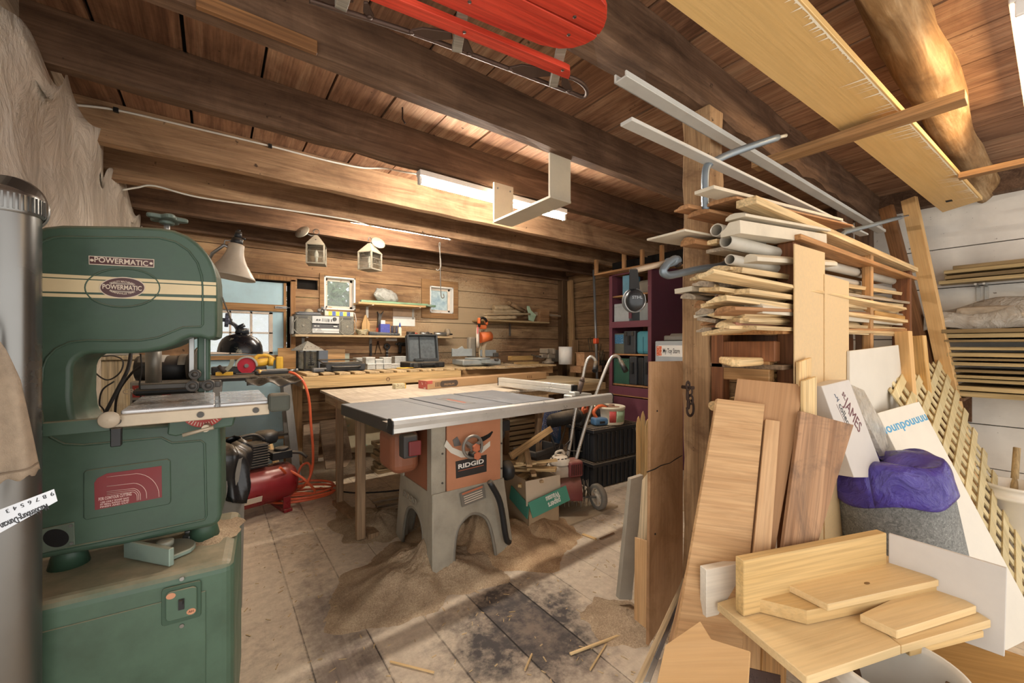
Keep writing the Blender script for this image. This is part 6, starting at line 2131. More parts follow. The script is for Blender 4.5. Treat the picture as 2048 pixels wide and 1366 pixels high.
MB().box((0, -.012, h_ * .26), (w_ * .45, .006, .022)).box((0, -.012, h_ * .12), (w_ * .45, .006, .012)).build('key_bar', paint('#d2d2cd', .3, .3), r)
m = MB()
for x in (-.105, -.075, .085, .105):
    m.box((x, -.015, h_ * .44), (.02, .004, .012))
m.build('keys', paint('#d2d2cd', .3, .3), r)
m = MB()
for k in range(6):
    m.box((-.035 + k * .011, -.012, h_ * .76), (.003, .004, .035))
for x in (.03, .055):
    m.box((x, -.014, h_ * .75), (.006, .006, .03))
m.build('sliders', BLACK, r)
for x, rad in ((-.085, .009), (-.062, .009), (.088, .022)):
    MB(TR(x, -.01, h_ * (.76 if rad < .02 else .82), rx=90)).cyl((0, 0, 0), (0, 0, .014), rad, rad * .85, n=18).build('knob', paint('#3e3e3c', .4), r)
MB().box((-w_ / 2 - .02, .06, h_ * .46), (.03, .09, h_ * .9)).build('side_cover', paint('#9d9c97', .5), r, bev=.006)
rx_, ry_ = r.location.x, 4.66
zt_ = ZS + h_
for k in range(3):
    tag(MB().box((0, 0, .005), (.24 - k * .01, .16, .009)).build('magazine', paint(('#5d6168', '#8b8c8d', '#41464e')[k], .4, chip='#cfd0d0', chipamt=.63, nscale=14), M=TR(rx_ - .16, ry_ + .07, zt_ + .010 * k, rz=(3, -5, 6)[k])), '%s magazine in the small pile on the radio' % ('bottom', 'middle', 'top')[k], 'magazine', 'magazines on the radio')
yb_ = thing('film_box', 'yellow and white printed carton with blue pictures on top of the radio', 'box', M=TR(rx_ + .14, ry_ + .06, zt_, rz=2))
MB().box((0, 0, .026), (.30, .10, .05)).build('carton_body', paint('#d8d4c6', .5), yb_, bev=.002)
for k, c_ in enumerate(('#c9c936', '#3f5fae', '#c9c936', '#4a78b5', '#d6d44e', '#3b58a2')):
    MB().box((-.095 + k * .038, -.051, .025), (.034, .002, .046)).build('printed_picture', paint(c_, .5, chip='#e9e6d8', chipamt=.6, nscale=50), yb_)
MB().tube([(.14, -.03, .05), (.165, -.04, .04), (.175, -.05, -.02), (.178, -.05, -.06)], .006, 6).build('strap', paint('#b8b8b4', .5), yb_)
tag(MB().sph((0, 0, 0), (.045, .045, .04), 20, 8, z0=0).build('wooden_dome', paint('#c9b797', .7), loc=(rx_ - .15, ry_ + .08, zt_ + .031)), 'small pale dome-shaped dish on the magazines', 'dish')
tag(MB().box((0, 0, .03), (.05, .04, .06)).cyl((0, -.02, .04), (0, -.05, .04), .018).sph((-.045, 0, .02), .02).build('camera', paint('#b7b3ad', .4, chip='#33343a', chipamt=.5, nscale=40), bev=.004, loc=(rx_ + .0, ry_ + .10, zt_ + .04)), 'small grey and black gadget between the pale dome and the yellow carton', 'gadget')
# right part of the long shelf
p = at(724, 664, Y=4.7)
m = MB()
for k in range(5):
    m.tube([tuple(V3((.045 * math.cos(t_) * (1 + .2 * k) * .8, .05 * math.sin(t_), .012 + .011 * k + .008 * math.sin(3 * t_ + k)))) for t_ in (2 * PI * j / 16 for j in range(16))], .009, 6, closed=True)
tag(m.build('rope_bundle', paint('#b3a98f', .9, chip='#b8b23c', chipamt=.58, nscale=40), loc=(p.x, 4.70, ZS)), 'tangled grey and yellow rope beside the radio', 'rope')
a, b = at(738, 666, Y=4.68), at(800, 666, Y=4.68)
m = MB()
m.tube([(a.x, 4.69, ZS + .022), (b.x, 4.69, ZS + .016)], [.024, .012], 12)
for k in range(12):
    q = a.lerp(b, k / 12)
    m.lathe([(.02, 0), (.026 - k * .001, .004), (.02, .008)], 14, TR(q.x, 4.69, ZS + .022 - .0005 * k, ry=90))
tag(m.build('grey_hose', paint('#5d6266', .6, dust=.3)), 'short ribbed grey hose lying along the long shelf', 'hose')


def leaner(name, label, cat, pts, Y, th, mat, M0=None):
    q = [at(x, y, Y=Y) for x, y in pts]
    c_ = sum(q, V3()) / len(q)
    o = MB(Matrix.Translation((0, th, 0)) @ RXZ).prism([(k.x - c_.x, k.z - c_.z) for k in q], th).build(name, mat, bev=.0015, loc=tuple(c_))
    return tag(o, label, cat) if label else o


leaner('wooden_float', 'tan wooden hand float standing on the long shelf beside the radio', 'float', ((724, 667), (724, 648), (728, 636), (730, 630), (733, 630), (735, 637), (740, 648), (739, 667)), 4.74, .03, wood('#c99d63', '#dcb781', 'Z'))
leaner('splitting_maul', 'steel wedge head with a notched end hung above the long shelf', 'wedge', ((755, 657), (757, 630), (755, 623), (761, 629), (768, 622), (763, 634), (760, 657)), 4.82, .03, DSTEEL)
r, w_, h_ = boxthing('blue_box', 'small blue printed box on the long shelf with a white slip sticking out', 'box', 761, 780, 648, 664, 4.72, .07, paint('#4b55ad', .5, chip='#a9b3dd', chipamt=.6, nscale=40), z0=ZS, bev=.002)
MB().box((-.02, .02, h_ + .02), (.05, .006, .05)).build('paper_slip', WHITE, r)
for k in range(2):
    p = at(753 + 4 * k, 656, Y=4.70)
    tag(MB().cyl((0, 0, 0), (.01, 0, .09), .005, n=8).build('pen', paint('#b8442f', .4), loc=(p.x, 4.72 + .03 * k, ZS)), 'red pen standing left of the blue box, %s one' % ('outer', 'inner')[k], 'pen')
r, w_, h_ = boxthing('calendar', 'paper calendar with a brown upper half pinned to the rear wall', 'calendar', 786, 830, 617, 652, 4.85, .004, WHITE, part=None)
MB().box((0, .002, h_ * .26), (w_, .004, h_ * .52)).build('lower_page', WHITE, r)
MB().box((0, .002, h_ * .77), (w_, .004, h_ * .46)).build('picture', paint('#a98f75', .7), r)
p = at(801, 665, Y=4.70)
gb = thing('glue_bottle', 'white glue bottle with a blue cap on the long shelf', 'bottle', (p.x, 4.72, ZS))
MB().lathe([(0, 0), (.020, 0), (.021, .005), (.021, .09), (.012, .105), (.008, .11), (0, .11)], 18).build('bottle_body', paint('#e6dfc9', .4, var=.03), gb)
MB().lathe([(.011, .105), (.012, .125), (.004, .16), (0, .16)], 14).build('cap', paint('#3657a8', .4), gb)
r, w_, h_ = boxthing('can_rack', 'little dark rack of spools and cans beside the glue bottle', 'rack', 784, 797, 652, 664, 4.74, .06, paint('#4b463f', .6), z0=ZS, part=None)
for k in range(3):
    MB().cyl((-w_ * .35 + k * w_ * .35, .03, 0), (-w_ * .35 + k * w_ * .35, .03, h_), .012, n=12).build('spool', paint(('#3b3f55', '#5b534a', '#49506b')[k], .5), r)
for k, (x0, x1, lab) in enumerate(((815, 836, 'black and red drill chuck tool lying on the long shelf before the open case lid'), (842, 866, 'steel router motor lying in the middle of three tools on the long shelf'), (870, 906, 'dusty steel angle tool at the right end of the long shelf'))):
    P0, P1 = at(x0, 662, Y=4.70), at(x1, 662, Y=4.70)
    t_ = thing('shelf_tool', lab, 'tool', (P0.x, 4.72, ZS))
    L_ = P1.x - P0.x
    MB().cyl((0, 0, .03), (L_ * .7, 0, .03), .026, n=16).build('tool_body', (BLACK, STEEL, STEEL)[k], t_)
    MB().cyl((L_ * .7, 0, .03), (L_, 0, .03), .016, .010, n=12).build('spindle', (paint('#b8503a', .5), DSTEEL, DSTEEL)[k], t_)
    if k == 2:
        MB(TR(L_ * .72, 0, .055, ry=90)).lathe([(0, -.02), (.045, -.02), (.05, 0), (.045, .02), (0, .02)], 20).build('gear_head', paint('#a89a86', .6, dust=.5), t_)
# upper shelf
a, b = at(717, 607, Y=4.63), at(852, 614, Y=4.63)
zu = at(780, 607, Y=4.63).z
us = thing('wall_shelf', 'short upper wall shelf between the two small windows', 'shelf', (a.x, 4.63, zu))
MB().box(((b.x - a.x) / 2, .115, -.012), (b.x - a.x, .23, .022)).build('shelf_board', wood('#c29b68', '#dbb887', vary=0), us, bev=.002)
for px in (736, 828):
    x = at(px, 620, Y=4.82).x - a.x
    MB().box((x, .222, -.09), (.028, .008, .14)).box((x, .11, -.028), (.022, .22, .008)).build('bracket', paint('#b5b2aa', .4, .4), us)
for k, (c_, dx, w2) in enumerate((('#7fa07f', 0, 1.0), ('#8fa594', .10, .95), ('#6f8f74', .2, .9))):
    tag(MB().box(((b.x - a.x) * .55, 0, 0), ((b.x - a.x) * w2, .045, .025)).build('green_rail', paint(c_, .4, .2, chip='#dfe2d8', chipamt=.66), bev=.003, M=TR(a.x + dx, 4.69 + .055 * k, zu + .015 + (.0 if k < 2 else 0), rz=-1)), 'green metal rail lying on the short upper shelf, %s from the front' % ('first', 'second', 'third')[k], 'rail', 'green rails on the upper shelf')
p = at(772, 596, Y=4.72)
bgm = MB().sph((0, 0, 0), (.14, .07, .075), 26, 14)
R_ = random.Random(4)
bgm.v = [v * (1 + .16 * math.sin(v.x * 60 + v.z * 40) * math.sin(v.y * 70 + 1)) + V3((-.08 * max(0, -v.z * 8) ** 1.0 * (1 if v.x < 0 else -.1), 0, 0)) for v in bgm.v]
tag(bgm.build('plastic_bag', film('#e2e6e2', .8, .2, wrinkle=.9, ws=14), M=TR(p.x, 4.72, zu + .10, ry=14)), 'crumpled clear plastic bag lying on the green rails', 'bag')
# tools hung below the long shelf
leaner('flat_bar', 'black flat bar hanging on the rear wall below the long shelf', 'bar', ((740, 712), (741, 688), (744, 687), (744, 712)), 4.83, .012, BLACK)
o = thing('dividers', 'dark steel dividers hanging spread on the rear wall', 'dividers', (0, 0, 0))
tp_ = at(756, 684, Y=4.84)
for q in ((750, 709), (763, 708)):
    e_ = at(*q, Y=4.84)
    MB().cyl(tuple(tp_), tuple(e_), .007, .003, n=8).build('leg', RUST, o)
MB().sph(tuple(tp_), .012, 10, 6).build('joint', RUST, o)
o = thing('ratchet_puller', 'black ratchet tool with a round head hanging on the rear wall', 'ratchet', (0, 0, 0))
c_ = at(774, 693, Y=4.82)
MB(Matrix.Translation(c_) @ RXZ).lathe([(.016, -.01), (.036, -.012), (.04, 0), (.036, .012), (.016, .01), (.016, -.01)], 24).build('head', BLACK, o)
MB().box(tuple(c_ + V3((0, 0, -.085))), (.022, .014, .11)).build('handle', BLACK, o, bev=.002)
MB().box(tuple(c_ + V3((0, -.008, -.06))), (.03, .006, .012)).box(tuple(c_ + V3((0, -.008, -.1))), (.03, .006, .012)).build('pawl', STEEL, o)
c_ = at(800, 688, Y=4.80)
o = thing('hung_drill', 'black power drill hanging on the rear wall left of the open case lid', 'drill', tuple(c_))
MB().box((.03, 0, .0), (.12, .05, .05)).cyl((-.03, 0, 0), (-.06, 0, 0), .014).build('drill_body', BLACK, o, bev=.012)
MB().box((.0, 0, -.06), (.035, .04, .10)).build('grip', BLACK, o, bev=.01)
leaner('white_strip', 'small white strip fixed to the rear wall under the long shelf', 'strip', ((772, 677), (794, 677), (794, 682), (772, 682)), 4.85, .01, WHITE)
# dusty shelf in the corner
a, b = at(967, 641, Y=4.56), at(1099, 641, Y=4.56)
zz = at(1030, 641, Y=4.56).z
ds_ = thing('wall_shelf', 'dusty wall shelf near the far corner heaped with wood pieces', 'shelf', (a.x, 4.56, zz))
MB().box(((b.x - a.x) / 2, .15, -.012), (b.x - a.x, .30, .022)).build('shelf_board', wood('#a98e66', '#c7ad83', dust=.5), ds_, bev=.002)
MB().box(((b.x - a.x) * .55, .29, -.11), (.028, .01, .2)).build('bracket', STEEL, ds_)
DW = wood('#a08a6b', '#c3ad8b', dust=.6)
for k, (x0, x1, y, Y, th, lab) in enumerate(((967, 1032, 636, 4.60, .03, 'long dusty stick at the bottom front of the corner shelf'), (972, 1045, 630, 4.68, .03, 'dusty stick lying second up on the corner shelf'), (985, 1050, 624, 4.74, .035, 'bulky dusty rod lying under the top of the heap on the corner shelf'),
                                             (966, 1060, 629, 4.59, .014, 'thin dusty rail lying along the front of the heap on the corner shelf'), (987, 1025, 616, 4.76, .045, 'round dusty spindle on top of the heap on the corner shelf'))):
    p0, p1 = at(x0, y, Y=Y), at(x1, y - 1, Y=Y)
    tag(MB().tube([tuple(p0.lerp(p1, j / 12)) for j in range(13)], [th * (.7 + .3 * abs(math.sin(j * 1.9 + k))) for j in range(13)], 10).build('dusty_stick', DW), lab, 'stick')
p0, p1 = at(1019, 606, Y=4.66), at(1047, 622, Y=4.66)
tag(MB().cyl(tuple(p0), tuple(p1), .025, .03, n=14).sph(tuple(p0), .035).build('turned_handle', wood('#8b6c4c', '#ad8f6d', dust=.4)), 'turned wooden handle slanting on top of the corner shelf heap', 'handle piece')
r, w_, h_ = boxthing('wood_block', 'square wooden block at the right end of the dusty corner shelf', 'block', 1080, 1099, 618, 639, 4.6, .2, wood('#8a6442', '#a98461'), z0=zz, single=False)
p = at(1062, 622, Y=4.62)
hs = thing('hand_saw', 'old hand saw with a green handle lying across the corner shelf', 'saw', (p.x, 4.66, zz + .04))
MB(RXZ).prism([(-.02, -.02), (.07, -.04), (.12, .06), (.02, .13), (-.01, .19), (-.05, .19), (-.05, .15), (-.03, .10)], .02).build('handle', paint('#9fb59b', .6, dust=.3), hs, bev=.004)
MB(TR(.08, .0, .06) @ RXZ).prism([(0, 0), (.02, .05), (.55, .02), (.56, .0)], .004).build('blade', paint('#9d8f7c', .6, .3, dust=.3), hs)
# ---------------------------------------------------------------- hanging lanterns and hook


def lantern(px, py, yb, D, rz, label, plate_m):
    c_ = at(px, py, D=D)
    h_ = (yb - py) / 807 * D
    s = .155
    t_ = thing('hanging_lantern', label, 'lantern', M=TR(c_.x, c_.y, c_.z, rz=rz))
    LT = paint('#7d776b', .45, .4, var=.15, dust=.1)
    zb = -h_
    zr = zb + h_ * .62
    MB().box((0, 0, zb + .006), (s, s, .012)).build('base', LT, t_)
    for sx in (-1, 1):
        for sy in (-1, 1):
            MB().box((sx * s * .47, sy * s * .47, (zb + zr) / 2), (.012, .012, zr - zb)).build('frame_post', LT, t_)
    MB().box((0, 0, zr), (s * 1.02, s * 1.02, .01)).build('top_frame', LT, t_)
    MB().box((0, 0, (zb + zr) / 2), (s * .9, s * .9, zr - zb - .01)).build('glass', glass('#e5e8e4', alpha=.6, dirt=.22), t_)
    MB(Matrix.Rotation(PI / 4, 4, 'Z')).lathe([(s * .74, zr), (.02, -.01), (0, -.005)], 4, smooth=False).build('roof', LT, t_)
    MB().sph((0, -s * .28, zr + h_ * .17), .009, 8, 6).build('roof_hole', BLACK, t_)
    m = MB()
    for z in (zb + (zr - zb) * .33, zb + (zr - zb) * .66):
        for r_ in range(4):
            m.cyl((-s * .48, -s * .49, z), (s * .48, -s * .49, z), .002, n=5) if r_ == 0 else m.cyl((s * .49, -s * .48, z), (s * .49, s * .48, z), .002, n=5) if r_ == 1 else m.cyl((-s * .49, -s * .48, z), (-s * .49, s * .48, z), .002, n=5) if r_ == 2 else None
    m.build('guard_wire', LT, t_)
    MB().lathe([(0, 0), (.012, 0), (.012, .05), (.018, .07), (.016, .10), (.004, .13), (0, .13)], 12, TR(0, 0, zb + .01)).build('candle_bulb', WHITE, t_)
    MB(Matrix.Translation(plate_m) @ Matrix.Rotation(math.radians(60), 4, 'Z') @ Matrix.Rotation(math.radians(-60), 4, 'Y')).lathe([(0, .02), (.03, .015), (.06, .006), (.068, 0)], 24).build('back_plate', LT, t_, thick=.003)
    MB().tube([tuple(plate_m), (plate_m[0] * .4, plate_m[1] * .4, -.02), (0, 0, -.01)], .006, 6).build('arm', BLACK, t_)
    MB().tube([(.025 * math.sin(a_), 0, .025 - .025 * math.cos(a_)) for a_ in (2 * PI * k / 12 for k in range(11))], .004, 6).build('hook', BLACK, t_)
    return t_


lantern(633, 469, 530, 3.75, -18, 'hanging tin lantern nearer the door, its candle bulb showing', V3((-.11, -.05, .0)))
lantern(740, 485, 541, 3.85, 35, 'hanging tin lantern nearer the middle, its round back plate turned up', V3((.07, -.04, .01)))
D_ = 4.35
P = [at(x, y, D=D_) for x, y in ((872, 538), (875, 541), (880, 537), (882, 528), (879, 500), (878, 487), (881, 486), (880, 500), (881, 560), (882, 590), (885, 596), (888, 594), (887, 588))]
tag(MB().tube(smoothpath(P, 4), .0055, 7).build('wire_hook', DSTEEL), 'long bent wire hook hanging from a joist before the clouded window', 'hook')
# ================================================================ RIGHT SIDE
# maroon cabinet against the side wall, fronts facing the room
PUR = paint('#73424f', .5, var=.08, dust=.15, spec=.4)
PURD = paint('#562d3d', .5, var=.1, chip='#8a6670', chipamt=.74)
INW = wood('#a9794c', '#c3966a', 'Y', vary=0)
CX = 3.95
y0_, y1_ = at(1304, 700, X=CX).y, at(1220, 700, X=CX).y
cz = 2.16
cb_ = thing('maroon_cabinet', 'tall open maroon cabinet full of tool cases beside the timber post', 'cabinet', M=TR(CX, y1_, 0, rz=-90))
CWd = y1_ - y0_
CD = XR - CX - .02
MB().box((CWd - .012, CD / 2, cz / 2), (.024, CD, cz)).build('side_panel', PURD, cb_)
MB().box((.012, CD / 2, cz / 2), (.024, CD, cz)).build('side_panel', PUR, cb_)
MB().box((CWd / 2, CD - .01, cz / 2), (CWd, .012, cz)).build('back_panel', wood('#8a6238', '#ab8151', 'Z', vary=0), cb_)
zf = lambda py, px=1262, X=CX: at(px, py, X=X).z
zs = [zf(770), zf(708), zf(645), zf(588), zf(532)]
m = MB()
for z in (zs[0], zs[1], zs[3]):
    m.box((CWd / 2, CD / 2, z - .009), (CWd - .04, CD - .03, .018))
sb = m.build('shelf_boards', INW, cb_)
m = MB()
for x in (.022, CWd - .022):
    m.box((x, -.008, cz / 2), (.045, .016, cz))
m.box((CWd / 2, -.009, zs[2] - .02), (CWd, .018, .075)).box((CWd / 2, -.008, cz - .03), (CWd, .016, .07)).box((CWd * .52, -.008, (zs[2] + zs[3]) / 2 - .06), (.04, .016, .12))
m.build('face_frame', PUR, cb_, bev=.002)
MB().box((CWd / 2, -.012, zs[0] - .075), (CWd, .02, .10)).build('drawer_front', PUR, cb_, bev=.003)
MB().box((CWd / 2, -.012, (zs[0] - .14) / 2), (CWd, .02, zs[0] - .16)).build('lower_door', PUR, cb_, bev=.003)
MB().box((CWd / 2, -.02, zs[0] - .13), (CWd, .012, .012)).build('edge_strip', INW, cb_)
# goods in it: name, pixel extents, depth behind the front, colour, extra
def cab(name, label, cat, a, b, t, bo, dy, dep, mat, z, handle=None, latch=False, bev=.012, strip=None):
    r, w_, h_ = boxx(name, label, cat, a, b, t, bo, CX + dy, dep, mat, z0=z, bev=bev)
    if handle:
        MB().box((0, -.012, h_ * .6), (w_ * .5 if handle == 'x' else .03, .022, .03 if handle == 'x' else h_ * .4)).build('handle', BLACK, r, bev=.004)
    if latch:
        for s in (-1, 1):
            MB().box((s * w_ * .28, -.006, h_ * .88), (.03, .014, .05)).build('latch', DSTEEL, r, bev=.002)
    if strip:
        MB().box((0, -.001, h_ * strip[1]), (w_ * .9, .003, h_ * strip[2])).build('label', paint(strip[0], .5, chip='#dfe4e8', chipamt=.58, nscale=40), r)
    return r


TEAL = paint('#4f95a6', .45, var=.06)
cab('binder', 'tall pale blue binder on the top shelf of the maroon cabinet', 'binder', 1245, 1258, 551, 590, .06, .22, paint('#6fa3bd', .5), zs[3], bev=.003)
cab('paint_can', 'pale round-shouldered tin behind the ear muffs in the maroon cabinet', 'tin', 1275, 1298, 560, 588, .10, .2, paint('#8b8478', .5), zs[3], bev=.03)
cab('grey_box', 'light grey lidded box on the second shelf of the maroon cabinet', 'box', 1228, 1258, 607, 640, .02, .26, paint('#aeb6ba', .5), zs[2] + .018, strip=('#98a0a4', .82, .04), bev=.006)
cab('grey_box', 'darker grey box behind the ear muffs on the second cabinet shelf', 'box', 1279, 1300, 606, 636, .04, .26, paint('#8e9698', .5), zs[2] + .018, bev=.006)
cab('drill_box', 'blue printed tool box over a grey base on the teal case shelf', 'box', 1229, 1248, 667, 706, .05, .24, paint('#6b6f62', .5), zs[1], strip=('#3a7ba5', .72, .45), bev=.004)
cab('tool_case', 'upright black tool case between the printed box and the teal case', 'case', 1247, 1271, 662, 706, .03, .28, paint('#3b4046', .45, dust=.2), zs[1], handle='z', latch=True)
r = cab('tool_case', 'teal blue tool case with sloping shoulders in the maroon cabinet', 'case', 1272, 1302, 662, 706, .0, .3, TEAL, zs[1], bev=.035)
MB().box((.0, -.003, .10), (.004, .006, .2)).build('seam', paint('#3b7686', .5), r)
cab('tool_case', 'dark green tool case on the lowest open shelf of the cabinet', 'case', 1227, 1258, 717, 764, .03, .28, paint('#2f5a4a', .5), zs[0], bev=.006, strip=('#274c3f', .9, .06))
cab('tool_case', 'upright black case beside the green one on the lowest cabinet shelf', 'case', 1258, 1273, 713, 765, .02, .28, paint('#33363b', .45, dust=.2), zs[0], handle='z')
cab('tool_case', 'worn black case in the middle of the lowest cabinet shelf', 'case', 1273, 1287, 715, 765, .05, .25, paint('#1f2022', .5, chip='#6c6c6c', chipamt=.66), zs[0])
cab('tool_case', 'black case at the near end of the lowest cabinet shelf', 'case', 1287, 1302, 712, 765, .02, .28, paint('#3a3d42', .45, dust=.2), zs[0], handle='z')
# pigeonhole frame on top of the cabinet
pf = thing('pigeonhole_rack', 'open pine pigeonhole rack hung under the joists above the maroon cabinet', 'rack', M=TR(CX - .16, at(1188, 540, X=CX - .16).y, zf(546, 1195, CX - .16), rz=-90))
LW = at(1188, 540, X=CX - .16).y - 2.45
MB().box((LW / 2, .18, -.012), (LW, .36, .024)).build('rack_floor', wood('#a5794f', '#c4976a', vary=0), pf, bev=.002)
for x in (.02, LW * .45, LW * .70, LW * .95):
    MB().box((x, .02, .085), (.035, .04, .17)).build('upright', wood('#a5794f', '#c4976a', 'Z', vary=0), pf, bev=.002)
MB().box((LW / 2, .35, .085), (LW, .01, .17)).build('rack_back', M_DARK, pf)
# grey cooler box with a lettered sticker
r, w_, h_ = boxx('grey_bin', 'pale grey plastic bin with a red and white lettered sticker beside the cabinet', 'bin', 1310, 1372, 682, 800, 3.75, .45, paint('#a9b1b8', .5, var=.05), z0=.75, bev=.01)
MB().box((.0, .2, -.37), (w_, .42, .74)).build('plinth', PURD, r)
zt = at(1336, 702, X=3.75).z - .75
MB().box((.02, -.0015, zt), (w_ * .86, .002, .115)).build('sticker', paint('#e9e9e6', .5, var=.02), r)
MB().box((-w_ * .355, -.003, zt), (w_ * .17, .002, .10)).build('red_square', paint('#d9673f', .5, chip='#f0d8c8', chipamt=.56, nscale=40), r)
text('sticker_lettering', 'My Toy Store', .07, paint('#26262a', .5, var=.02), r, TR(w_ * .045, -.0035, zt, rx=90), bold=.0006, fit=w_ * .54)
tag(MB().box((0, 0, .03), (.12, .28, .055)).box((.0, -.1, .05), (.06, .12, .05)).cyl((.03, -.15, .05), (.03, .1, .05), .03).build('pistol_tool', paint('#77756f', .5, .2, dust=.3), bev=.01, M=TR(3.86, 2.33, .75 + h_, rz=12)), 'grey shrink-wrapped tool lying on top of the pale grey bin', 'tool')

# chain on the post
ch = thing('iron_chain', 'rusty iron chain and hook hanging on the timber post', 'chain', at(1378, 775, Y=.89))
c0_ = at(1378, 775, Y=.89)
for k, (px, py, rz_) in enumerate(((1376, 772, 0), (1379, 783, 90), (1375, 791, 20), (1381, 799, 80), (1377, 808, 15))):
    q = at(px, py, Y=.885) - c0_
    MB(Matrix.Translation(q) @ Matrix.Rotation(math.radians(rz_), 4, 'Z') @ RXZ @ Matrix.Diagonal((.62, 1, 1, 1))).tube([(.018 * math.cos(t_), .018 * math.sin(t_), 0) for t_ in (2 * PI * j / 16 for j in range(16))], .0045, 6, closed=True).build('link', RUST, ch)
P = [at(x, y, Y=.885) - c0_ for x, y in ((1383, 800), (1387, 812), (1386, 826), (1380, 832), (1375, 826), (1374, 815))]
MB().tube(smoothpath(P, 4), .005, 6).build('hook', RUST, ch)
MB(RXZ).cyl((0, 0, -.03), (0, 0, .02), .007).build('spike', RUST, ch)

# ---------------------------------------------------------------- C-clamps
CL = paint('#7f8a92', .4, .45, var=.1, dust=.2)


def tb(name, pts, r, par, mat, org, n=8, k=4):
    return MB().tube(smoothpath([q - org for q in pts], k), r, n).build(name, mat, par)


o_ = at(1400, 545, Y=.86)
cl = thing('c_clamp', 'grey C-clamp on the post with the ear muffs hanging from its screw', 'clamp', tuple(o_))
tb('clamp_frame', [at(x, y, Y=.84) for x, y in ((1462, 520), (1440, 532), (1400, 538), (1345, 550), (1331, 549), (1326, 542), (1333, 530), (1345, 520), (1352, 518))], .014, cl, CL, o_)
MB().cyl(tuple(at(1262, 543, Y=.90) - o_), tuple(at(1352, 521, Y=.84) - o_), .0105, n=10).build('screw', paint('#b09a80', .5, .3), cl)
MB().cyl(tuple(at(1335, 526, Y=.85) - o_), tuple(at(1356, 520, Y=.84) - o_), .017, n=12).build('screw_collar', CL, cl)
MB().cyl(tuple(at(1351, 517, Y=.84) - o_), tuple(at(1357, 531, Y=.84) - o_), .013, n=12).build('pad', RUST, cl)
e0 = at(1266, 542, Y=.885)
em = thing('ear_muffs', 'black ear muffs hanging from the C-clamp screw before the maroon cabinet', 'ear muffs', tuple(e0))
s_ = e0.y / ray(1266, 542).y / FPX * 1.0
E_ = lambda px, py, dy=0: (at(px, py, Y=e0.y + dy) - e0)
MB().hexa([E_(1258, 580, -.01), E_(1280, 580, -.01), E_(1280, 580, .02), E_(1258, 580, .02), E_(1259, 537, -.01), E_(1275, 537, -.01), E_(1275, 537, .02), E_(1259, 537, .02)]).build('headband', BLACKR, em, bev=.004)
cc = E_(1270, 600, -.012)
rr_ = 20.5 / FPX * (e0.y / ray(1270, 600).y)
cup = MB(Matrix.Translation(cc) @ Matrix.Rotation(-TH, 4, 'Z') @ RXZ @ Matrix.Diagonal((1, 1.15, 1, 1))).lathe([(rr_ * .9, -.05), (rr_ * .98, -.02), (rr_ * .92, .0), (rr_ * .8, .016), (rr_ * .5, .022), (0, .024)], 36).build('ear_cup', paint('#202224', .3, var=.08), em)
MB(Matrix.Translation(cc) @ Matrix.Rotation(-TH, 4, 'Z') @ RXZ @ Matrix.Diagonal((1, 1.15, 1, 1))).lathe([(rr_ * .9, -.03), (rr_ * 1.03, -.03), (rr_ * 1.03, -.008), (rr_ * .9, -.008)], 36).build('cushion', paint('#5c5f60', .5), em)
text('cup_lettering', 'STIHL', .014, paint('#8d8f90', .4), cup, Matrix.Translation(cc) @ Matrix.Rotation(-TH, 4, 'Z') @ Matrix.Translation((0, -.0255, .006)) @ Matrix.Rotation(PI / 2, 4, 'X'), fit=rr_ * .95, bold=.0003)
MB().tube(smoothpath([E_(1251, 590), E_(1250, 606), E_(1258, 620, -.01), E_(1270, 624, -.01), E_(1283, 620, -.01), E_(1291, 606), E_(1289, 588)], 4), .0022, 6).build('wire_yoke', STEEL, em)
o_ = at(1415, 330, Y=.82)
cl = thing('c_clamp', 'large grey C-clamp holding up the long white trim under the beam', 'clamp', tuple(o_))
tb('clamp_frame', [at(x, y, Y=.80) for x, y in ((1411, 425), (1410, 380), (1411, 345), (1416, 330), (1428, 323))] + [at(1460, 308, Y=.78), at(1510, 290, Y=.73), at(1555, 275, Y=.69)], .014, cl, CL, o_)
MB().cyl(tuple(at(1555, 275, Y=.69) - o_), tuple(at(1572, 271, Y=.675) - o_), .007).build('jaw_tip', paint('#b9b2a0', .5, .3), cl)
o_ = at(1690, 470, Y=.75)
cl = thing('c_clamp', 'grey C-clamp at the far end of the long white trim by the white wall', 'clamp', tuple(o_))
tb('clamp_frame', [at(x, y, Y=yy) for x, y, yy in ((1684, 540, .74), (1683, 490, .74), (1686, 468, .74), (1700, 462, .73), (1745, 450, .69), (1800, 435, .64))], .013, cl, CL, o_)
MB().cyl(tuple(at(1800, 435, Y=.64) - o_), tuple(at(1816, 431, Y=.63) - o_), .006).build('jaw_tip', STEEL, cl)

# ---------------------------------------------------------------- long white trim overhead
WTR = paint('#bfbcb3', .45, var=.06)


def trim(label, p0, p1, w_, h_, lip):
    d_ = p1 - p0
    M_ = frame(p0, d_)
    L_ = d_.length
    m = MB().box((L_ / 2, 0, 0), (L_, w_, h_))
    if lip:
        m.box((L_ / 2, w_ / 2 - .004, .012), (L_, .008, .03)).box((L_ / 2, -w_ / 2 + .004, .008), (L_, .008, .02))
    return tag(m.build('trim_strip', WTR, bev=.002, M=M_), label, 'trim strip')


trim('long white metal trim strip close under the beam, upper of the two', at(1240, 158, Y=.86), at(1763, 465, Y=.82), .052, .006, True)
trim('long white wooden trim strip resting on the big clamp, lower of the two', at(1252, 243, Y=.80), at(1728, 470, Y=.76), .046, .012, False)

# ---------------------------------------------------------------- lumber rack
RD = wood('#6f4327', '#8f5d39', 'Z', vary=.1)
RW = wood('#9d6c3d', '#bd8c58', 'X', vary=.1, dust=.2)
rk = thing('lumber_rack', 'home-made open timber rack loaded with mouldings along the post', 'rack', (1.9, .66, 0))
RO = V3((1.9, .66, 0))


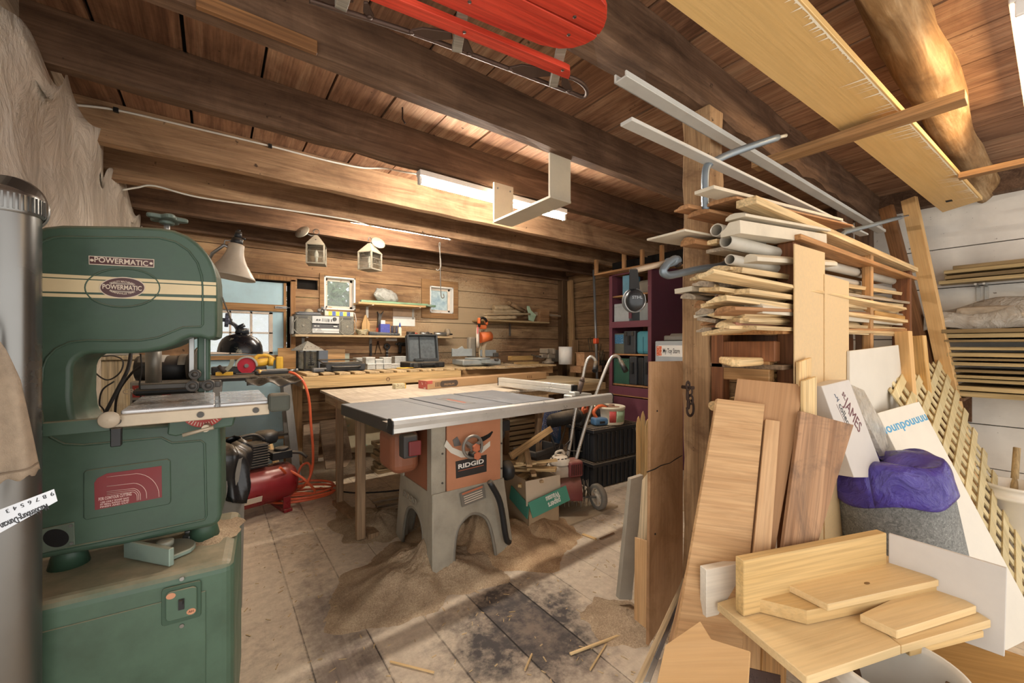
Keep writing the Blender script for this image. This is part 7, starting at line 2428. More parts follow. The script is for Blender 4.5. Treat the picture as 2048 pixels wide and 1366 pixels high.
def rbar(name, c, d_, mat):
    return MB().box(V3(c) - RO, d_).build(name, mat, rk, bev=.003)


xu = at(1583, 600, Y=.65).x
zt1 = at(1592, 474, Y=.60).z
rbar('upright', (xu, .66, zt1 / 2), (.075, .06, zt1), RD)
xl = at(1443, 700, Y=.865).x
rbar('upright', (xl, .87, .71), (.06, .05, 1.42), RD)
x2 = at(1740, 600, Y=.62).x
rbar('upright', (x2, .63, .92), (.05, .04, 1.66), wood('#a97a48', '#c99b66', 'Z', vary=0))
x3 = at(1812, 600, Y=.61).x
rbar('upright', (x3, .63, .9), (.05, .09, 1.70), RD)
rbar('upright', (x3 - .3, .88, .85), (.06, .05, 1.7), RD)
a_, b_ = V3((xu - .04, .60, zt1)), V3((x3 + .12, .565, zt1 + .035))
def shelf_quad(name, z0, z1, x0, x1, y0, y1, th, mat):
    P = [(x0, y0, z0), (x1, y0 - .02, z1), (x1, y1, z1), (x0, y1, z0)]
    return MB().hexa([V3(q) - RO for q in P] + [V3(q) + V3((0, 0, th)) - RO for q in P]).build(name, mat, rk, bev=.002)


shelf_quad('top_board', zt1, zt1 + .03, xu - .05, x3 + .16, .60, .90, .022, RW)
zb2 = at(1500, 655, Y=.75).z
shelf_quad('middle_board', zb2 - .03, zb2 + .02, xl - .03, x3 + .05, .62, .90, .02, RW)
shelf_quad('lower_board', 1.155, 1.17, xl - .03, x3 - .2, .62, .90, .018, wood('#6b5641', '#8c745a', dust=.4))
zc_ = at(1500, 688, Y=.88).z
rbar('cross_rail', ((xl + x3) / 2, .90, zc_), (x3 - xl, .03, .09), RD)
rbar('end_rail', (xl, .77, zc_ - .03), (.05, .24, .08), RD)
rbar('end_rail', (xl + .0, .78, at(1445, 740, Y=.8).z), (.045, .22, .09), wood('#a07447', '#c09763', 'Y', vary=0))
rbar('back_rail', (x3 - .35, .62, at(1790, 635, Y=.6).z), (.8, .02, .05), wood('#b5803f', '#cf9f5b', vary=0))
rbar('gusset', (x3 - .02, .60, at(1800, 700, Y=.6).z), (.12, .02, .10), RW)

# mouldings: (pixel of the near end, plane Y, width, height, colour, length)
MC = {'p': wood('#cfab77', '#e6cb9b', 'Z', vary=.2, dust=.1), 'g': wood('#9b8a74', '#b7a68f', 'Z', vary=.2, dust=.3), 'w': paint('#cabfa9', .5, var=.08, dust=.3), 'b': wood('#9a6b42', '#b98a5e', 'Z', vary=.2), 'r': wood('#8a5a44', '#a8765b', 'Z', vary=.2)}
ORD = ['first', 'second', 'third', 'fourth', 'fifth', 'sixth', 'seventh', 'eighth', 'ninth', 'tenth', 'eleventh', 'twelfth', 'thirteenth', 'fourteenth', 'fifteenth', 'sixteenth', 'seventeenth', 'eighteenth', 'nineteenth', 'twentieth', 'last', 'last']
COLN = {'p': 'pale pine', 'g': 'greyish', 'w': 'white painted', 'b': 'brown', 'r': 'reddish'}


def moulding(px, py, Y, w_, h_, c_, prof, label, grp, L_=2.2, dz=.06, dy=-.02, rx=0):
    p0 = at(px, py, Y=Y)
    p1 = p0 + V3((L_, dy, dz))
    M_ = frame(p0, p1 - p0) @ Matrix.Rotation(math.radians(rx), 4, 'X') @ Matrix(((0, 0, 1, 0), (1, 0, 0, 0), (0, 1, 0, 0), (0, 0, 0, 1)))
    a, b = w_ / 2, h_ / 2
    pr = {0: [(-a, -b), (a, -b), (a, b), (-a, b)], 1: [(-a, -b), (a, -b), (a, -b * .2), (a * .5, b * .2), (a * .1, b), (-a, b)],
          2: [(-a, -b), (a, -b), (a * .95, 0), (a * .5, b * .9), (0, b), (-a * .6, b * .6), (-a, 0)]}[prof]
    return tag(MB().prism(pr, L_).build('moulding', MC[c_], M=M_, bev=.001), label, 'moulding', grp)


low = [(1418, 545, .76, .06, .02, 'p', 1), (1438, 537, .72, .08, .022, 'p', 2), (1467, 539, .68, .06, .02, 'p', 0), (1397, 553, .80, .07, .022, 'p', 1), (1400, 567, .77, .06, .02, 'g', 1), (1447, 568, .72, .06, .025, 'g', 0),
       (1462, 561, .69, .07, .02, 'p', 1), (1366, 580, .83, .07, .018, 'w', 0), (1376, 592, .82, .06, .022, 'g', 2), (1418, 576, .76, .05, .018, 'p', 0), (1456, 589, .70, .07, .032, 'p', 1), (1440, 598, .73, .05, .035, 'r', 2),
       (1401, 608, .80, .05, .03, 'b', 2), (1408, 620, .78, .07, .03, 'g', 1), (1452, 604, .70, .06, .02, 'p', 1), (1447, 618, .71, .07, .028, 'p', 2), (1502, 612, .65, .08, .05, 'w', 2), (1405, 630, .79, .07, .012, 'w', 0),
       (1463, 628, .69, .09, .014, 'p', 1), (1415, 643, .78, .06, .022, 'b', 1), (1460, 641, .69, .07, .018, 'p', 1), (1455, 652, .69, .06, .016, 'r', 0), (1407, 660, .80, .06, .018, 'g', 1), (1425, 664, .74, .08, .014, 'p', 0)]
for k, (px, py, Y, w_, h_, c_, pr_) in enumerate(low):
    nb = 'below the C-clamp' if py < 565 else 'at the height of the bundle middle' if py < 612 else 'near the bottom of the bundle'
    moulding(px, py, Y, w_, h_, c_, pr_, '%s moulding end in the lower rack bundle, %s from its top' % (COLN[c_], ORD[min(k, 21)] if k < 21 else ('third', 'second', 'very')[0] + ' but one'), 'mouldings in the lower rack bundle', dz=.02 + .03 * (k % 4), dy=-.05 + .02 * (k * 3 % 5), rx=(k * 37 % 25) - 12)
for o in [o for o in bpy.data.objects if o.get('group') == 'mouldings in the lower rack bundle'][21:]:
    pass
lowo = [o for o in bpy.data.objects if o.get('group') == 'mouldings in the lower rack bundle']
for k, o in enumerate(lowo[20:]):
    o['label'] = ['pale moulding under the greyish ones low in the rack bundle', 'reddish flat strip near the bottom of the lower rack bundle', 'greyish moulding end, lowest on the room side of the rack bundle', 'pale flat strip lying at the very bottom of the lower rack bundle'][k]
for k in range(22):
    px, py = (1412, 1470, 1440, 1492, 1425, 1480)[k % 6] + (k * 7) % 9, 548 + k * 5.1
    dp = 'nearest the aisle' if k % 3 == 0 else 'deep inside' if k % 3 == 1 else 'toward the front'
    moulding(px, py, .64 + .15 * ((k * 5) % 7) / 7, .05 + .01 * (k % 4), .014 + .004 * (k % 3), 'pppgb'[k % 5], k % 3, 'thin %s moulding packed among the others in the lower rack bundle' % COLN['pppgb'[k % 5]],
             'filling mouldings in the lower rack bundle, ' + COLN['pppgb'[k % 5]], dz=.02 * (k % 5), dy=-.06 + .025 * (k * 2 % 5), rx=(k * 29 % 31) - 15)
up = [(1362, 416, .84, .06, .016, 'b', 1, 'brown moulding end sticking out farthest over the rack top'), (1396, 425, .80, .09, .02, 'b', 2, 'curved brown moulding beneath the top boards of the rack'), (1440, 402, .74, .12, .016, 'b', 2, 'broad tan cove moulding on top of the rack'),
      (1408, 380, .72, .07, .012, 'w', 0, 'white flat strip lying highest on the rack'), (1470, 432, .67, .07, .02, 'w', 2, 'cream crown moulding above the white pipes'),
      (1460, 458, .68, .07, .045, 'w', 1, 'thick cream moulding just over the middle white pipe'), (1330, 470, .86, .16, .008, 'w', 0, 'wide white board end reaching out past the post'), (1355, 463, .83, .05, .012, 'b', 1, 'thin brown moulding lying on the wide white board end'),
      (1375, 482, .81, .06, .03, 'b', 2, 'dark curled moulding under the white pipes'), (1418, 485, .77, .06, .016, 'p', 1, 'pale moulding beside the lower white pipe'), (1430, 500, .76, .07, .014, 'g', 0, 'greyish strip just above the hooked clamp'),
      (1500, 516, .66, .05, .03, 'w', 2, 'white moulding with a brass catch beside the upright')]
for px, py, Y, w_, h_, c_, pr_, lab in up:
    moulding(px, py, Y, w_, h_, c_, pr_, lab, 'mouldings in the upper rack bundle', L_=.72 if px > 1455 else 1.2, dz=.06 if py > 420 else .10, dy=-.04)
bar('pale_board', at(1492, 404, Y=.66), at(1822, 541, Y=.60), .07, .028, wood('#cfab77', '#e6cb9b', vary=.1, dust=.1), 'pale board lying along the front edge of the rack top', 'board')
bar('pale_board', at(1500, 424, Y=.70), at(1815, 545, Y=.66), .09, .014, MC['w'], 'thin whitish board under the pale one on the rack top', 'board')
PIPE = paint('#bdb5a5', .4, var=.06)
for px, py, Y, r_, lab in ((1433, 460, .75, .024, 'white plastic pipe end nearest the post in the rack'), (1452, 482, .70, .024, 'middle white plastic pipe end in the rack'), (1460, 519, .70, .019, 'lowest white pipe end, resting by the clamp in the rack')):
    p0 = at(px, py, Y=Y)
    M_ = frame(p0, (2.2, -.03, .06)) @ Matrix(((0, 0, 1, 0), (1, 0, 0, 0), (0, 1, 0, 0), (0, 0, 0, 1)))
    tag(MB(M_).lathe([(r_ * .82, 0), (r_, 0), (r_, 2.2), (r_ * .82, 2.2), (r_ * .82, 0)], 24).build('plastic_pipe', PIPE), lab, 'pipe')
slab('lettered_board', [(1528, 732), (1558, 726), (1558, 768), (1528, 768)], ((1.9, .78, 1), (2.3, .78, 1), (1.9, .78, 1.3)), .01, paint('#cfc7ae', .6, var=.05), 'pale board with black upside-down printing on the low rack shelf', 'board')
lbd = bpy.data.objects['lettered_board']
pl_ = ((1.9, .78, 1), (2.3, .78, 1), (1.9, .78, 1.3))
for s, y, sz in (('PARIS PRODUCTS', 745, 6), ('FIREARE', 759, 15)):
    decal(s, 1557, y, 1531, y + 1, sz, pl_, 'board_lettering', INK, lbd, sx=None)
fl_, bl_ = at(1482, 722, Y=.69), at(1438, 709, Y=.86)
tag(MB().prism([(fl_.x, .69), (2.35, .69), (2.35, .86), (bl_.x, .86), (fl_.x - .02, .72)], .03).build('thick_board', PINE, bev=.006, loc=(0, 0, (fl_.z + bl_.z) / 2 - .03)), 'thick pale board with a cut corner on the low rack shelf', 'board')
tag(MB().cyl((0, 0, 0), (.30, .02, .0), .02, n=16).build('dowel', PINE, loc=tuple(at(1426, 812, Y=.86))), 'pale round dowel end poking out by the rack foot', 'dowel')

# ---------------------------------------------------------------- sheets leaning on the rack
HB = paint('#cdb083', .6, var=.05, nscale=70)
PLY = wood('#97714f', '#b28b65', 'X', c0='#85623f', vary=0, fine=.15, lo=.2, hi=.8)
OAKV = wood('#b98f62', '#d2ab7c', 'X', vary=.1, fine=.2, scale=1.6)
VP = lambda Y, x0=1.7, x1=2.6: ((x0, Y, 0), (x1, Y, 0), (x0, Y, 1))
slab('hardboard_sheet', [(1590, 487), (1650, 505), (1650, 1120), (1590, 1180)], VP(.595), .006, HB, 'tall tan hardboard sheet standing against the rack upright', 'hardboard', along=(1, 2))
slab('hardboard_sheet', [(1650, 548), (1698, 563), (1698, 1060), (1650, 1110)], VP(.59), .006, HB, 'shorter tan hardboard sheet on the wall side of the tall one', 'hardboard', along=(1, 2))
slab('pine_board', [(1599, 724), (1624, 715), (1624, 1150), (1599, 1170)], VP(.575), .012, PINE, 'narrow pale board standing before the tall hardboard', 'board')
slab('pine_board', [(1608, 762), (1634, 753), (1634, 1130), (1608, 1150)], VP(.555), .012, wood('#d3b078', '#e6cb98', vary=0), 'shorter pale board standing in front of the narrow one', 'board')


def lean(name, pix, Dt, Db, th, mat, label, cat='board', along=None, k=(0, 1, 3)):
    """sheet leaning away at the top: depth Dt at the upper corners, Db at the lower"""
    n = len(pix)
    a, b = at(*pix[0], D=Dt), at(*pix[1], D=Dt if not isinstance(Dt, tuple) else Dt[1])
    c_ = at(*pix[k[2]], D=Db)
    return slab(name, pix, (a, b, c_), th, mat, label, cat, along=along)


def lean3(name, pix, ds, th, mat, label, cat='board', along=None):
    return slab(name, pix, tuple(at(x, y, D=d_) for (x, y), d_ in zip((pix[0], pix[1], pix[-1]), ds)), th, mat, label, cat, along=along)


lean3('plywood_sheet', [(1302, 723), (1366, 722), (1366, 1190), (1333, 1235), (1297, 1292)], (1.66, 1.86, 1.60), .012, PLY, 'tall dark plywood sheet with ragged edge leaning beside the post', 'plywood', along=(0, 4))
pw = bpy.data.objects['plywood_sheet.001'] if bpy.data.objects.get('plywood_sheet.001') else bpy.data.objects['plywood_sheet']
bpy.context.view_layer.update()
pwn = pw.matrix_world.to_3x3() @ V3((0, 0, 1))
pwi = pw.matrix_world.inverted()
q_ = [onplane(x, y, pw.matrix_world.translation + pwn * .0005, pwn) for x, y in ((1294, 944), (1310, 938), (1322, 931), (1340, 926), (1352, 918), (1364, 911))]
MB(pwi).tube(q_, [.002, .0025, .0022, .0016, .0022, .0018], 5).build('crack', M_DARK, pw)
for x, y in ((1314, 822), (1310, 1068)):
    MB(pwi).sph(onplane(x, y, pw.matrix_world.translation + pwn * .0003, pwn), .004, 8, 5).build('screw_hole', M_DARK, pw)
lean3('grey_board', [(1262, 958), (1287, 950), (1264, 1200), (1238, 1199)], (1.96, 1.98, 1.90), .03, paint('#9a9283', .6, var=.08, dust=.2), 'grey painted board standing on the floor behind the dark plywood', 'board')
lean3('pale_strip', [(1284, 960), (1300, 940), (1290, 1215), (1266, 1200)], (1.93, 1.90, 1.86), .012, wood('#c7b08c', '#dcc8a6', vary=0), 'pale strip standing between the grey board and the dark plywood', 'strip')
lean3('oak_strip', [(1269, 1074), (1294, 1082), (1297, 1262), (1268, 1238)], (1.80, 1.74, 1.72), .01, OAKV, 'orange veneered strip low behind the dark plywood edge', 'strip', along=(0, 3))
lean3('hardboard_sheet', [(1475, 757), (1608, 769), (1545, 1130), (1420, 1120)], (1.57, 1.50, 1.43), .006, wood('#a67c54', '#bb9168', 'X', vary=0, fine=.12, lo=.1, hi=.9), 'brown hardboard panel behind the oak veneered board', 'hardboard', along=(0, 3))
lean3('oak_board', [(1435, 797), (1530, 808), (1498, 1140), (1485, 1300), (1350, 1290)], (1.51, 1.50, 1.31), .018, OAKV, 'wide oak-veneered board with wavy grain leaning on the rack', 'board', along=(0, 1))
lean3('oak_board', [(1531, 838), (1560, 842), (1541, 1110), (1506, 1110)], (1.485, 1.47, 1.36), .016, wood('#c0966a', '#d6af84', vary=0, fine=.15), 'narrow oak board standing against the wide oak one', 'board', along=(0, 3))
lean3('knotty_board', [(1602, 822), (1708, 850), (1632, 1100), (1566, 1100)], (1.45, 1.50, 1.36), .014, wood('#8f6848', '#b58d69', 'X', c0='#5e4a3c', vary=0, fine=.3), 'dark-stained knotty board leaning tilted before the flooring carton', 'board', along=(0, 3))
nb_ = lean3('short_board', [(1381, 1100), (1400, 1107), (1392, 1250), (1362, 1290), (1335, 1290)], (1.52, 1.50, 1.38), .015, wood('#b08458', '#c99d70', vary=0), 'tan board with a nail in it low beside the post', 'board', along=(0, 4))
nq = at(1389, 1110, D=1.49)
MB().cyl((0, 0, 0), (-.02, -.02, .004), .0018, n=6).build('nail', STEEL, None, loc=tuple(nq))
nl = bpy.data.objects['nail']
bpy.context.view_layer.update()
nl.parent = nb_
nl.matrix_local = nb_.matrix_world.inverted() @ Matrix.Translation(nq)
lean3('pale_lath', [(1366, 1155), (1372, 1165), (1285, 1366), (1268, 1366)], (1.62, 1.60, 1.22), .008, wood('#b39b78', '#cfb894', vary=0), 'long pale lath slanting down at the foot of the dark plywood', 'lath', along=(0, 3))
lean3('metal_strip', [(1362, 1185), (1366, 1192), (1300, 1366), (1286, 1366)], (1.60, 1.585, 1.20), .004, paint('#8f9092', .3, .7), 'grey metal strip slanting beneath the pale lath', 'strip', along=(0, 3))
lean3('tan_offcut', [(1330, 1290), (1400, 1242), (1422, 1278), (1500, 1302), (1495, 1380), (1310, 1380)], (1.17, 1.18, 1.08), .006, wood('#bd945f', '#cfa978', vary=0, fine=.08, lo=.1, hi=.9), 'tan hardboard offcut with angled corners at the bottom of the leaning boards', 'offcut', along=(5, 4))
lean3('grainy_offcut', [(1434, 1292), (1492, 1305), (1492, 1380), (1428, 1380)], (1.12, 1.13, 1.06), .012, wood('#9b7858', '#b8957a', vary=0, fine=.4), 'small brown offcut with coarse grain standing before the tan hardboard', 'offcut', along=(0, 3))
lean3('dark_sheet', [(1494, 1334), (1562, 1350), (1562, 1390), (1494, 1390)], (1.12, 1.16, 1.08), .01, paint('#3a2723', .25, var=.3), 'glossy dark panel corner at the bottom edge by the board pile', 'panel')
lean3('oak_strip', [(1487, 1260), (1522, 1282), (1520, 1366), (1487, 1366)], (1.38, 1.40, 1.30), .012, OAKV, 'oak strip showing under the left corner of the big pile board', 'strip', along=(0, 3))
lean3('oak_strip', [(1526, 1285), (1574, 1318), (1572, 1380), (1524, 1380)], (1.42, 1.44, 1.34), .012, wood('#a87a45', '#c6975f', vary=0), 'second oak strip showing under the big pile board by the bucket', 'strip', along=(0, 3))

# ---------------------------------------------------------------- pile of new boards on a bucket
bq = at(1790, 1326, Z=.385)
bu = thing('bucket', 'white plastic bucket under the pile of new boards at the bottom right', 'bucket', (bq.x, bq.y, 0))
br = .148
MB().lathe([(0, .004), (br * .84, 0), (br * .86, .01), (br * .96, .33), (br * 1.03, .335), (br * 1.03, .345), (br * .98, .35), (br, .372), (br * 1.02, .378), (br * 1.01, .386), (br * .96, .386), (br * .94, .37), (br * .80, .03), (0, .025)], 48).build('bucket_shell', paint('#dbd6cb', .4, var=.04), bu)
for s in (-1, 1):
    MB().box((s * br * 1.03, 0, .33), (.02, .05, .05)).build('bail_ear', paint('#dbd6cb', .4, var=.04), bu, bev=.006)
for k, (x, y, rx) in enumerate(((-.05, -.04, 12), (.03, .03, -14), (.06, -.05, 8))):
    tag(MB().box((0, 0, .16), (.035, .02, .34)).build('scrap_stick', (PINE, OLD, wood('#6b5138', '#8d6f52', 'Z'))[k], bev=.002, M=TR(bq.x + x, bq.y + y, .03, rx=rx)), '%s stick of scrap standing in the white bucket under the pile' % ('pale', 'dark', 'brown')[k], 'stick')
NW = wood('#d6b581', '#e9d0a0', vary=.06, fine=.1, lo=.2, hi=.85, rough=.5)
NW2 = wood('#cda970', '#e2c591', vary=.06, fine=.15, lo=.2, hi=.85, rough=.5)
TIL = lambda z: ((1, 0, z), (2, 0, z), (1, 1, z))
tp_ = lambda name, pix, z, th, mat, lab, along=None: slab(name, pix, TIL(z), th, mat, lab, 'board', along=along, bev=.002)
tp_('pine_board', [(1434, 1205), (1614, 1354), (1802, 1291), (1720, 1225), (1600, 1150)], .412, .026, NW, 'big pale pine board at the bottom of the pile, notched left corner', along=(1, 2))
tp_('pine_board', [(1803, 1292), (1982, 1240), (1880, 1176), (1725, 1222)], .4125, .024, NW, 'pale pine board butting against the big bottom board of the pile', along=(0, 1))
tp_('pine_board', [(1820, 1300), (1968, 1262), (1900, 1210), (1780, 1270)], .387, .02, NW2, 'darker pine board end peeping out lowest in the pile', along=(0, 1))
tp_('pine_board', [(1719, 1228), (1794, 1262), (1953, 1212), (1880, 1172), (1800, 1190)], .4375, .024, NW, 'short pine board lying on the joint of the two bottom boards', along=(1, 2))
tp_('pine_board', [(1497, 1193), (1615, 1222), (1880, 1168), (1770, 1110), (1567, 1172)], .456, .042, NW2, 'thick pine board with an angled end in the middle of the pile', along=(1, 2))
tb_ = tp_('pine_board', [(1552, 1158), (1656, 1209), (1878, 1160), (1764, 1106)], .478, .021, NW, 'knotted pine board lying flat on top of the pile', along=(1, 2))
kq = at(1734, 1166, Z=.479)
bpy.context.view_layer.update()
kn = MB().sph((0, 0, 0), (.012, .006, .0008), 14, 6).build('knot', paint('#7a5a30', .6))
kn.parent = tb_
kn.matrix_local = tb_.matrix_world.inverted() @ TR(kq.x, kq.y, .4784, rz=-15)
tp_('pine_stick', [(1533, 1127), (1548, 1132), (1767, 1083), (1758, 1076)], .508, .030, NW2, 'square pine stick lying along the back of the topmost board', along=(1, 2))
dirb = V3((.942, -.336, 0))
e_a = V3((1.3096, .577, 0))


def upright(name, org, L_, z0, z1, th, mat, label, parent=None):
    M_ = frame(org + V3((0, 0, z0)), dirb)
    return tag(MB().box((L_ / 2, th / 2, (z1 - z0) / 2), (L_, th, z1 - z0)).build(name, mat, M=M_, bev=.002), label, 'board')


upright('pine_board', e_a, .637, .414, .586, .032, wood('#c9a468', '#dcbd86', vary=0, fine=.2, lo=.1, hi=.9), 'long pine board standing on edge at the back of the pile')
wb0 = at(1413, 1140, D=1.315)
upright('white_board', V3((wb0.x, wb0.y, 0)), .74, .36, at(1413, 1140, D=1.315).z, .03, wood('#d8cfc0', '#e2d9c8', vary=0, fine=.08), 'whitish board standing on edge behind the pine one at the back of the pile')
slab('melamine_sheet', [(1777, 1067), (2014, 1137), (2009, 1314), (1777, 1230)], ((1.925, 0, 0), (1.925, 1, 0), (1.925, 0, 1)), .012, paint('#cdc8c1', .5, var=.03, spec=.3), 'white melamine panel standing behind the right end of the pile', 'panel')
slab('hardboard_sheet', [(1800, 1230), (2090, 1330), (2090, 1480), (1800, 1400)], ((1.95, 0, 0), (1.95, 1, 0), (1.95, 0, 1)), .01, wood('#a5783f', '#be9358', vary=0, fine=.15), 'tan hardboard panel low behind the white melamine panel', 'panel')

# roll of grey felt with a purple film round its top
pt, pb2 = at(1768, 945, D=1.80), at(1838, 1250, D=1.76)
pb2.z = .0
ax = pt - pb2
Rr = .205
fr = thing('felt_roll', 'thick grey speckled felt roll with purple plastic over its top', 'felt roll', M=Matrix.Identity(4))
FEL = NT('felt')
_v = FEL.coord()
_n = FEL.noise(_v, 70, 6, .8, 1.5)
_n2 = FEL.noise(_v, 4, 3, .5)
FEL.l(FEL.ramp(FEL.math('ADD', FEL.math('MULTIPLY', _n, .8), FEL.math('MULTIPLY', _n2, .2)), [(.34, lin('#4f504e')), (.5, lin('#7d7e7b')), (.6, lin('#979893')), (.70, lin('#d8d9d2'))]), FEL.b.inputs['Base Color'])
FEL.b.inputs['Roughness'].default_value = .95
FEL.bump(_n, .5, .01)
FM_ = frame(pb2, ax.cross(V3((0, 1, 0))), ax)
L_ = ax.length
MB(FM_).lathe([(0, 0.02), (Rr, .02), (Rr, L_ - .015), (Rr - .02, L_), (0, L_)], 56).build('roll', FEL.m, fr)
FILM = film('#5b4cb0', 1.0, .14, wrinkle=1.0, ws=9)


def pf_(u, v):
    a = 2 * PI * u
    if v < .6:      # skirt pulled down round the roll
        k = v / .6
        r = Rr * (1.055 + .014 * math.sin(a * 9 + v * 7)) - .03 * k ** 4
        z = L_ - .085 + .012 * math.sin(a * 5) + k * .15 + .02 * k * math.sin(a * 3 + 1)
    else:           # loose, creased top
        k = (v - .6) / .4
        r = (Rr - .025) * (1 - k * .9) * (1 + .03 * math.sin(a * 5 + k * 4))
        z = L_ + .062 + .018 * math.sin(a * 3 + 1) * (1 - k) + .012 * math.sin(k * 5 + a * 2)
    return FM_ @ V3((r * math.cos(a), r * math.sin(a), z))


MB().grid(pf_, 72, 20).build('plastic_wrap', FILM, fr, thick=.001)

# flooring carton: leaning, lettering reads down its face
sp = [(1643, 772), (1698, 759), (1772, 892), (1700, 892)]
s_pl = (at(1643, 772, D=2.30), at(1698, 759, D=2.46), at(1706, 892, D=2.10))
sj = lean3('flooring_carton', [(1643, 772), (1698, 759), (1772, 955), (1708, 955)], (1.56, 1.68, 1.62), .07, paint('#c3bcb4', .5, var=.04, dust=.1), 'pale flooring carton with maroon lettering leaning in torn plastic', 'carton', along=(0, 3))
pts_ = [(1643, 772), (1698, 759), (1708, 955)]
pl_ = tuple(at(x, y, D=d_) for (x, y), d_ in zip(pts_, (1.56, 1.68, 1.62)))
MRN = paint('#5d1f26', .5, var=.03)
decal('JAMES', 1690, 802, 1721, 860, 34, pl_, 'carton_lettering', MRN, sj, sx=None)
decal('st.', 1685, 784, 1692, 798, 20, pl_, 'carton_lettering', MRN, sj)
decal('collecti', 1679, 808, 1700, 856, 19, pl_, 'carton_lettering', INK, sj, sx=None)
decal('____', 1674, 806, 1698, 858, 10, pl_, 'carton_rule', MRN, sj, sx=None)
decal('~v', 1668, 787, 1678, 802, 22, pl_, 'bird_mark', paint('#4a5568', .5), sj)
decal('|', 1712, 905, 1740, 902, 40, pl_, 'maroon_band', MRN, sj, sx=None) if False else None
lean3('plastic_wrap', [(1700, 768), (1728, 780), (1788, 890), (1776, 925), (1706, 790)], (1.69, 1.85, 1.685), .02, film('#efeae0', .75, .12, wrinkle=.9, ws=20), 'torn clear plastic wrapping beside the flooring carton', 'plastic', along=(1, 2))
# white sheets, foam board
slab('white_sheet', [(1700, 702), (1797, 690), (1830, 1000), (1700, 1000)], ((2.2, .575, 0), (3.4, .565, 0), (2.2, .578, 1)), .012, paint('#d0cabd', .6, var=.03), 'big white sheet standing behind the flooring carton', 'sheet')
fb_pl = (at(1755, 826, D=2.03), at(1838, 803, D=2.18), at(2010, 1190, D=1.78))
fb = slab('foam_board', [(1755, 826), (1838, 803), (2075, 1245), (2060, 1400), (1985, 1290)], fb_pl, .02, paint('#d8d2c4', .6, var=.03), 'long white board with blue upside-down lettering leaning at the right', 'board', along=(1, 2))
decal('.iounpouuuu', 1764, 861, 1852, 832, 26, fb_pl, 'board_lettering', paint('#4d9ac4', .5, var=.04), fb, sx=None, bold=.001)

# lattice: two layers of slats clipped to a leaning rectangle
TL_, TR_, BR_ = at(1769, 741, D=2.32), at(1886, 722, D=2.95), at(2075, 1130, D=2.22)
ex = (TR_ - TL_)
ey = (BR_ - TR_)
nz = ex.cross(ey).normalized()
if (V3((0, 0, EYE)) - TL_).dot(nz) < 0:
    nz = -nz
ux = ey.normalized()
LM = frame(TR_, ux, nz)
la = thing('garden_lattice', 'unpainted diagonal wooden lattice panel leaning toward the white wall', 'lattice', M=LM)
LAT = wood('#c9b482', '#e0d0a4', vary=.15, fine=.25)
quad = [(LM.inverted() @ q) for q in (TR_, TL_, BR_ + (TL_ - TR_) + ey * .12, BR_ + ey * .12)]
quad = [(q.x, q.y) for q in quad]


def clip(p, d_):
    """part of the line p + t d inside the lattice outline"""
    lo, hi = -9.0, 9.0
    n_ = len(quad)
    area = sum(quad[i][0] * quad[(i + 1) % n_][1] - quad[(i + 1) % n_][0] * quad[i][1] for i in range(n_))
    for i in range(n_):
        a, b = quad[i], quad[(i + 1) % n_]
        nx, ny = -(b[1] - a[1]), b[0] - a[0]
        if area < 0:
            nx, ny = -nx, -ny
        den = nx * d_[0] + ny * d_[1]
        num = nx * (p[0] - a[0]) + ny * (p[1] - a[1])
        if abs(den) < 1e-9:
            if num < 0:
                return None
            continue
        t_ = -num / den
        if den > 0:
            lo = max(lo, t_)
        else:
            hi = min(hi, t_)
    return (lo, hi) if hi - lo > .04 else None


for lay, sg in ((0, -1), (1, 1)):
    c_ = -4.0
    d2 = (.7071, sg * .7071)
    while c_ < 4.0:
        r_ = clip((0, c_), d2)
        if r_:
            a, b = [(d2[0] * t_, c_ + d2[1] * t_) for t_ in r_]
            L_ = r_[1] - r_[0]
            MB(frame(V3((a[0], a[1], -.007 * lay)), V3((d2[0], d2[1], 0)), (0, 0, 1))).box((L_ / 2, 0, 0), (L_, .046, .0065)).build('slat', LAT, la)
        c_ += .142

# lumber leaning at the white wall
Y24 = wood('#cda167', '#dcb680', vary=.05, fine=.1)
bar('two_by_four', at(1818, 398, D=3.05), V3((at(1958, 1060, D=2.75).x, at(1958, 1060, D=2.75).y, .02)), .085, .04, Y24, 'tall bright two by four leaning at the white wall', 'board', up=(-1, .3, .2))
bar('two_by_four', at(1772, 414, D=3.2), V3((at(1935, 1060, D=2.9).x, at(1935, 1060, D=2.9).y, .02)), .085, .04, wood('#7b5332', '#9c6f48', vary=.05), 'tall darker two by four leaning behind the bright one', 'board', up=(-1, .3, .2))
bar('stud_offcut', at(1806, 663, D=2.45), V3((at(1838, 1040, D=2.35).x, at(1838, 1040, D=2.35).y, .02)), .07, .04, Y24, 'shorter pale stud standing behind the lattice top corner', 'board', up=(-1, .3, .1))
bar('stud_offcut', at(1832, 672, D=2.6), V3((at(1872, 1040, D=2.5).x, at(1872, 1040, D=2.5).y, .02)), .085, .04, wood('#c99a58', '#deb678', vary=.05), 'second shorter stud right beside the bright two by four', 'board', up=(-1, .3, .1))
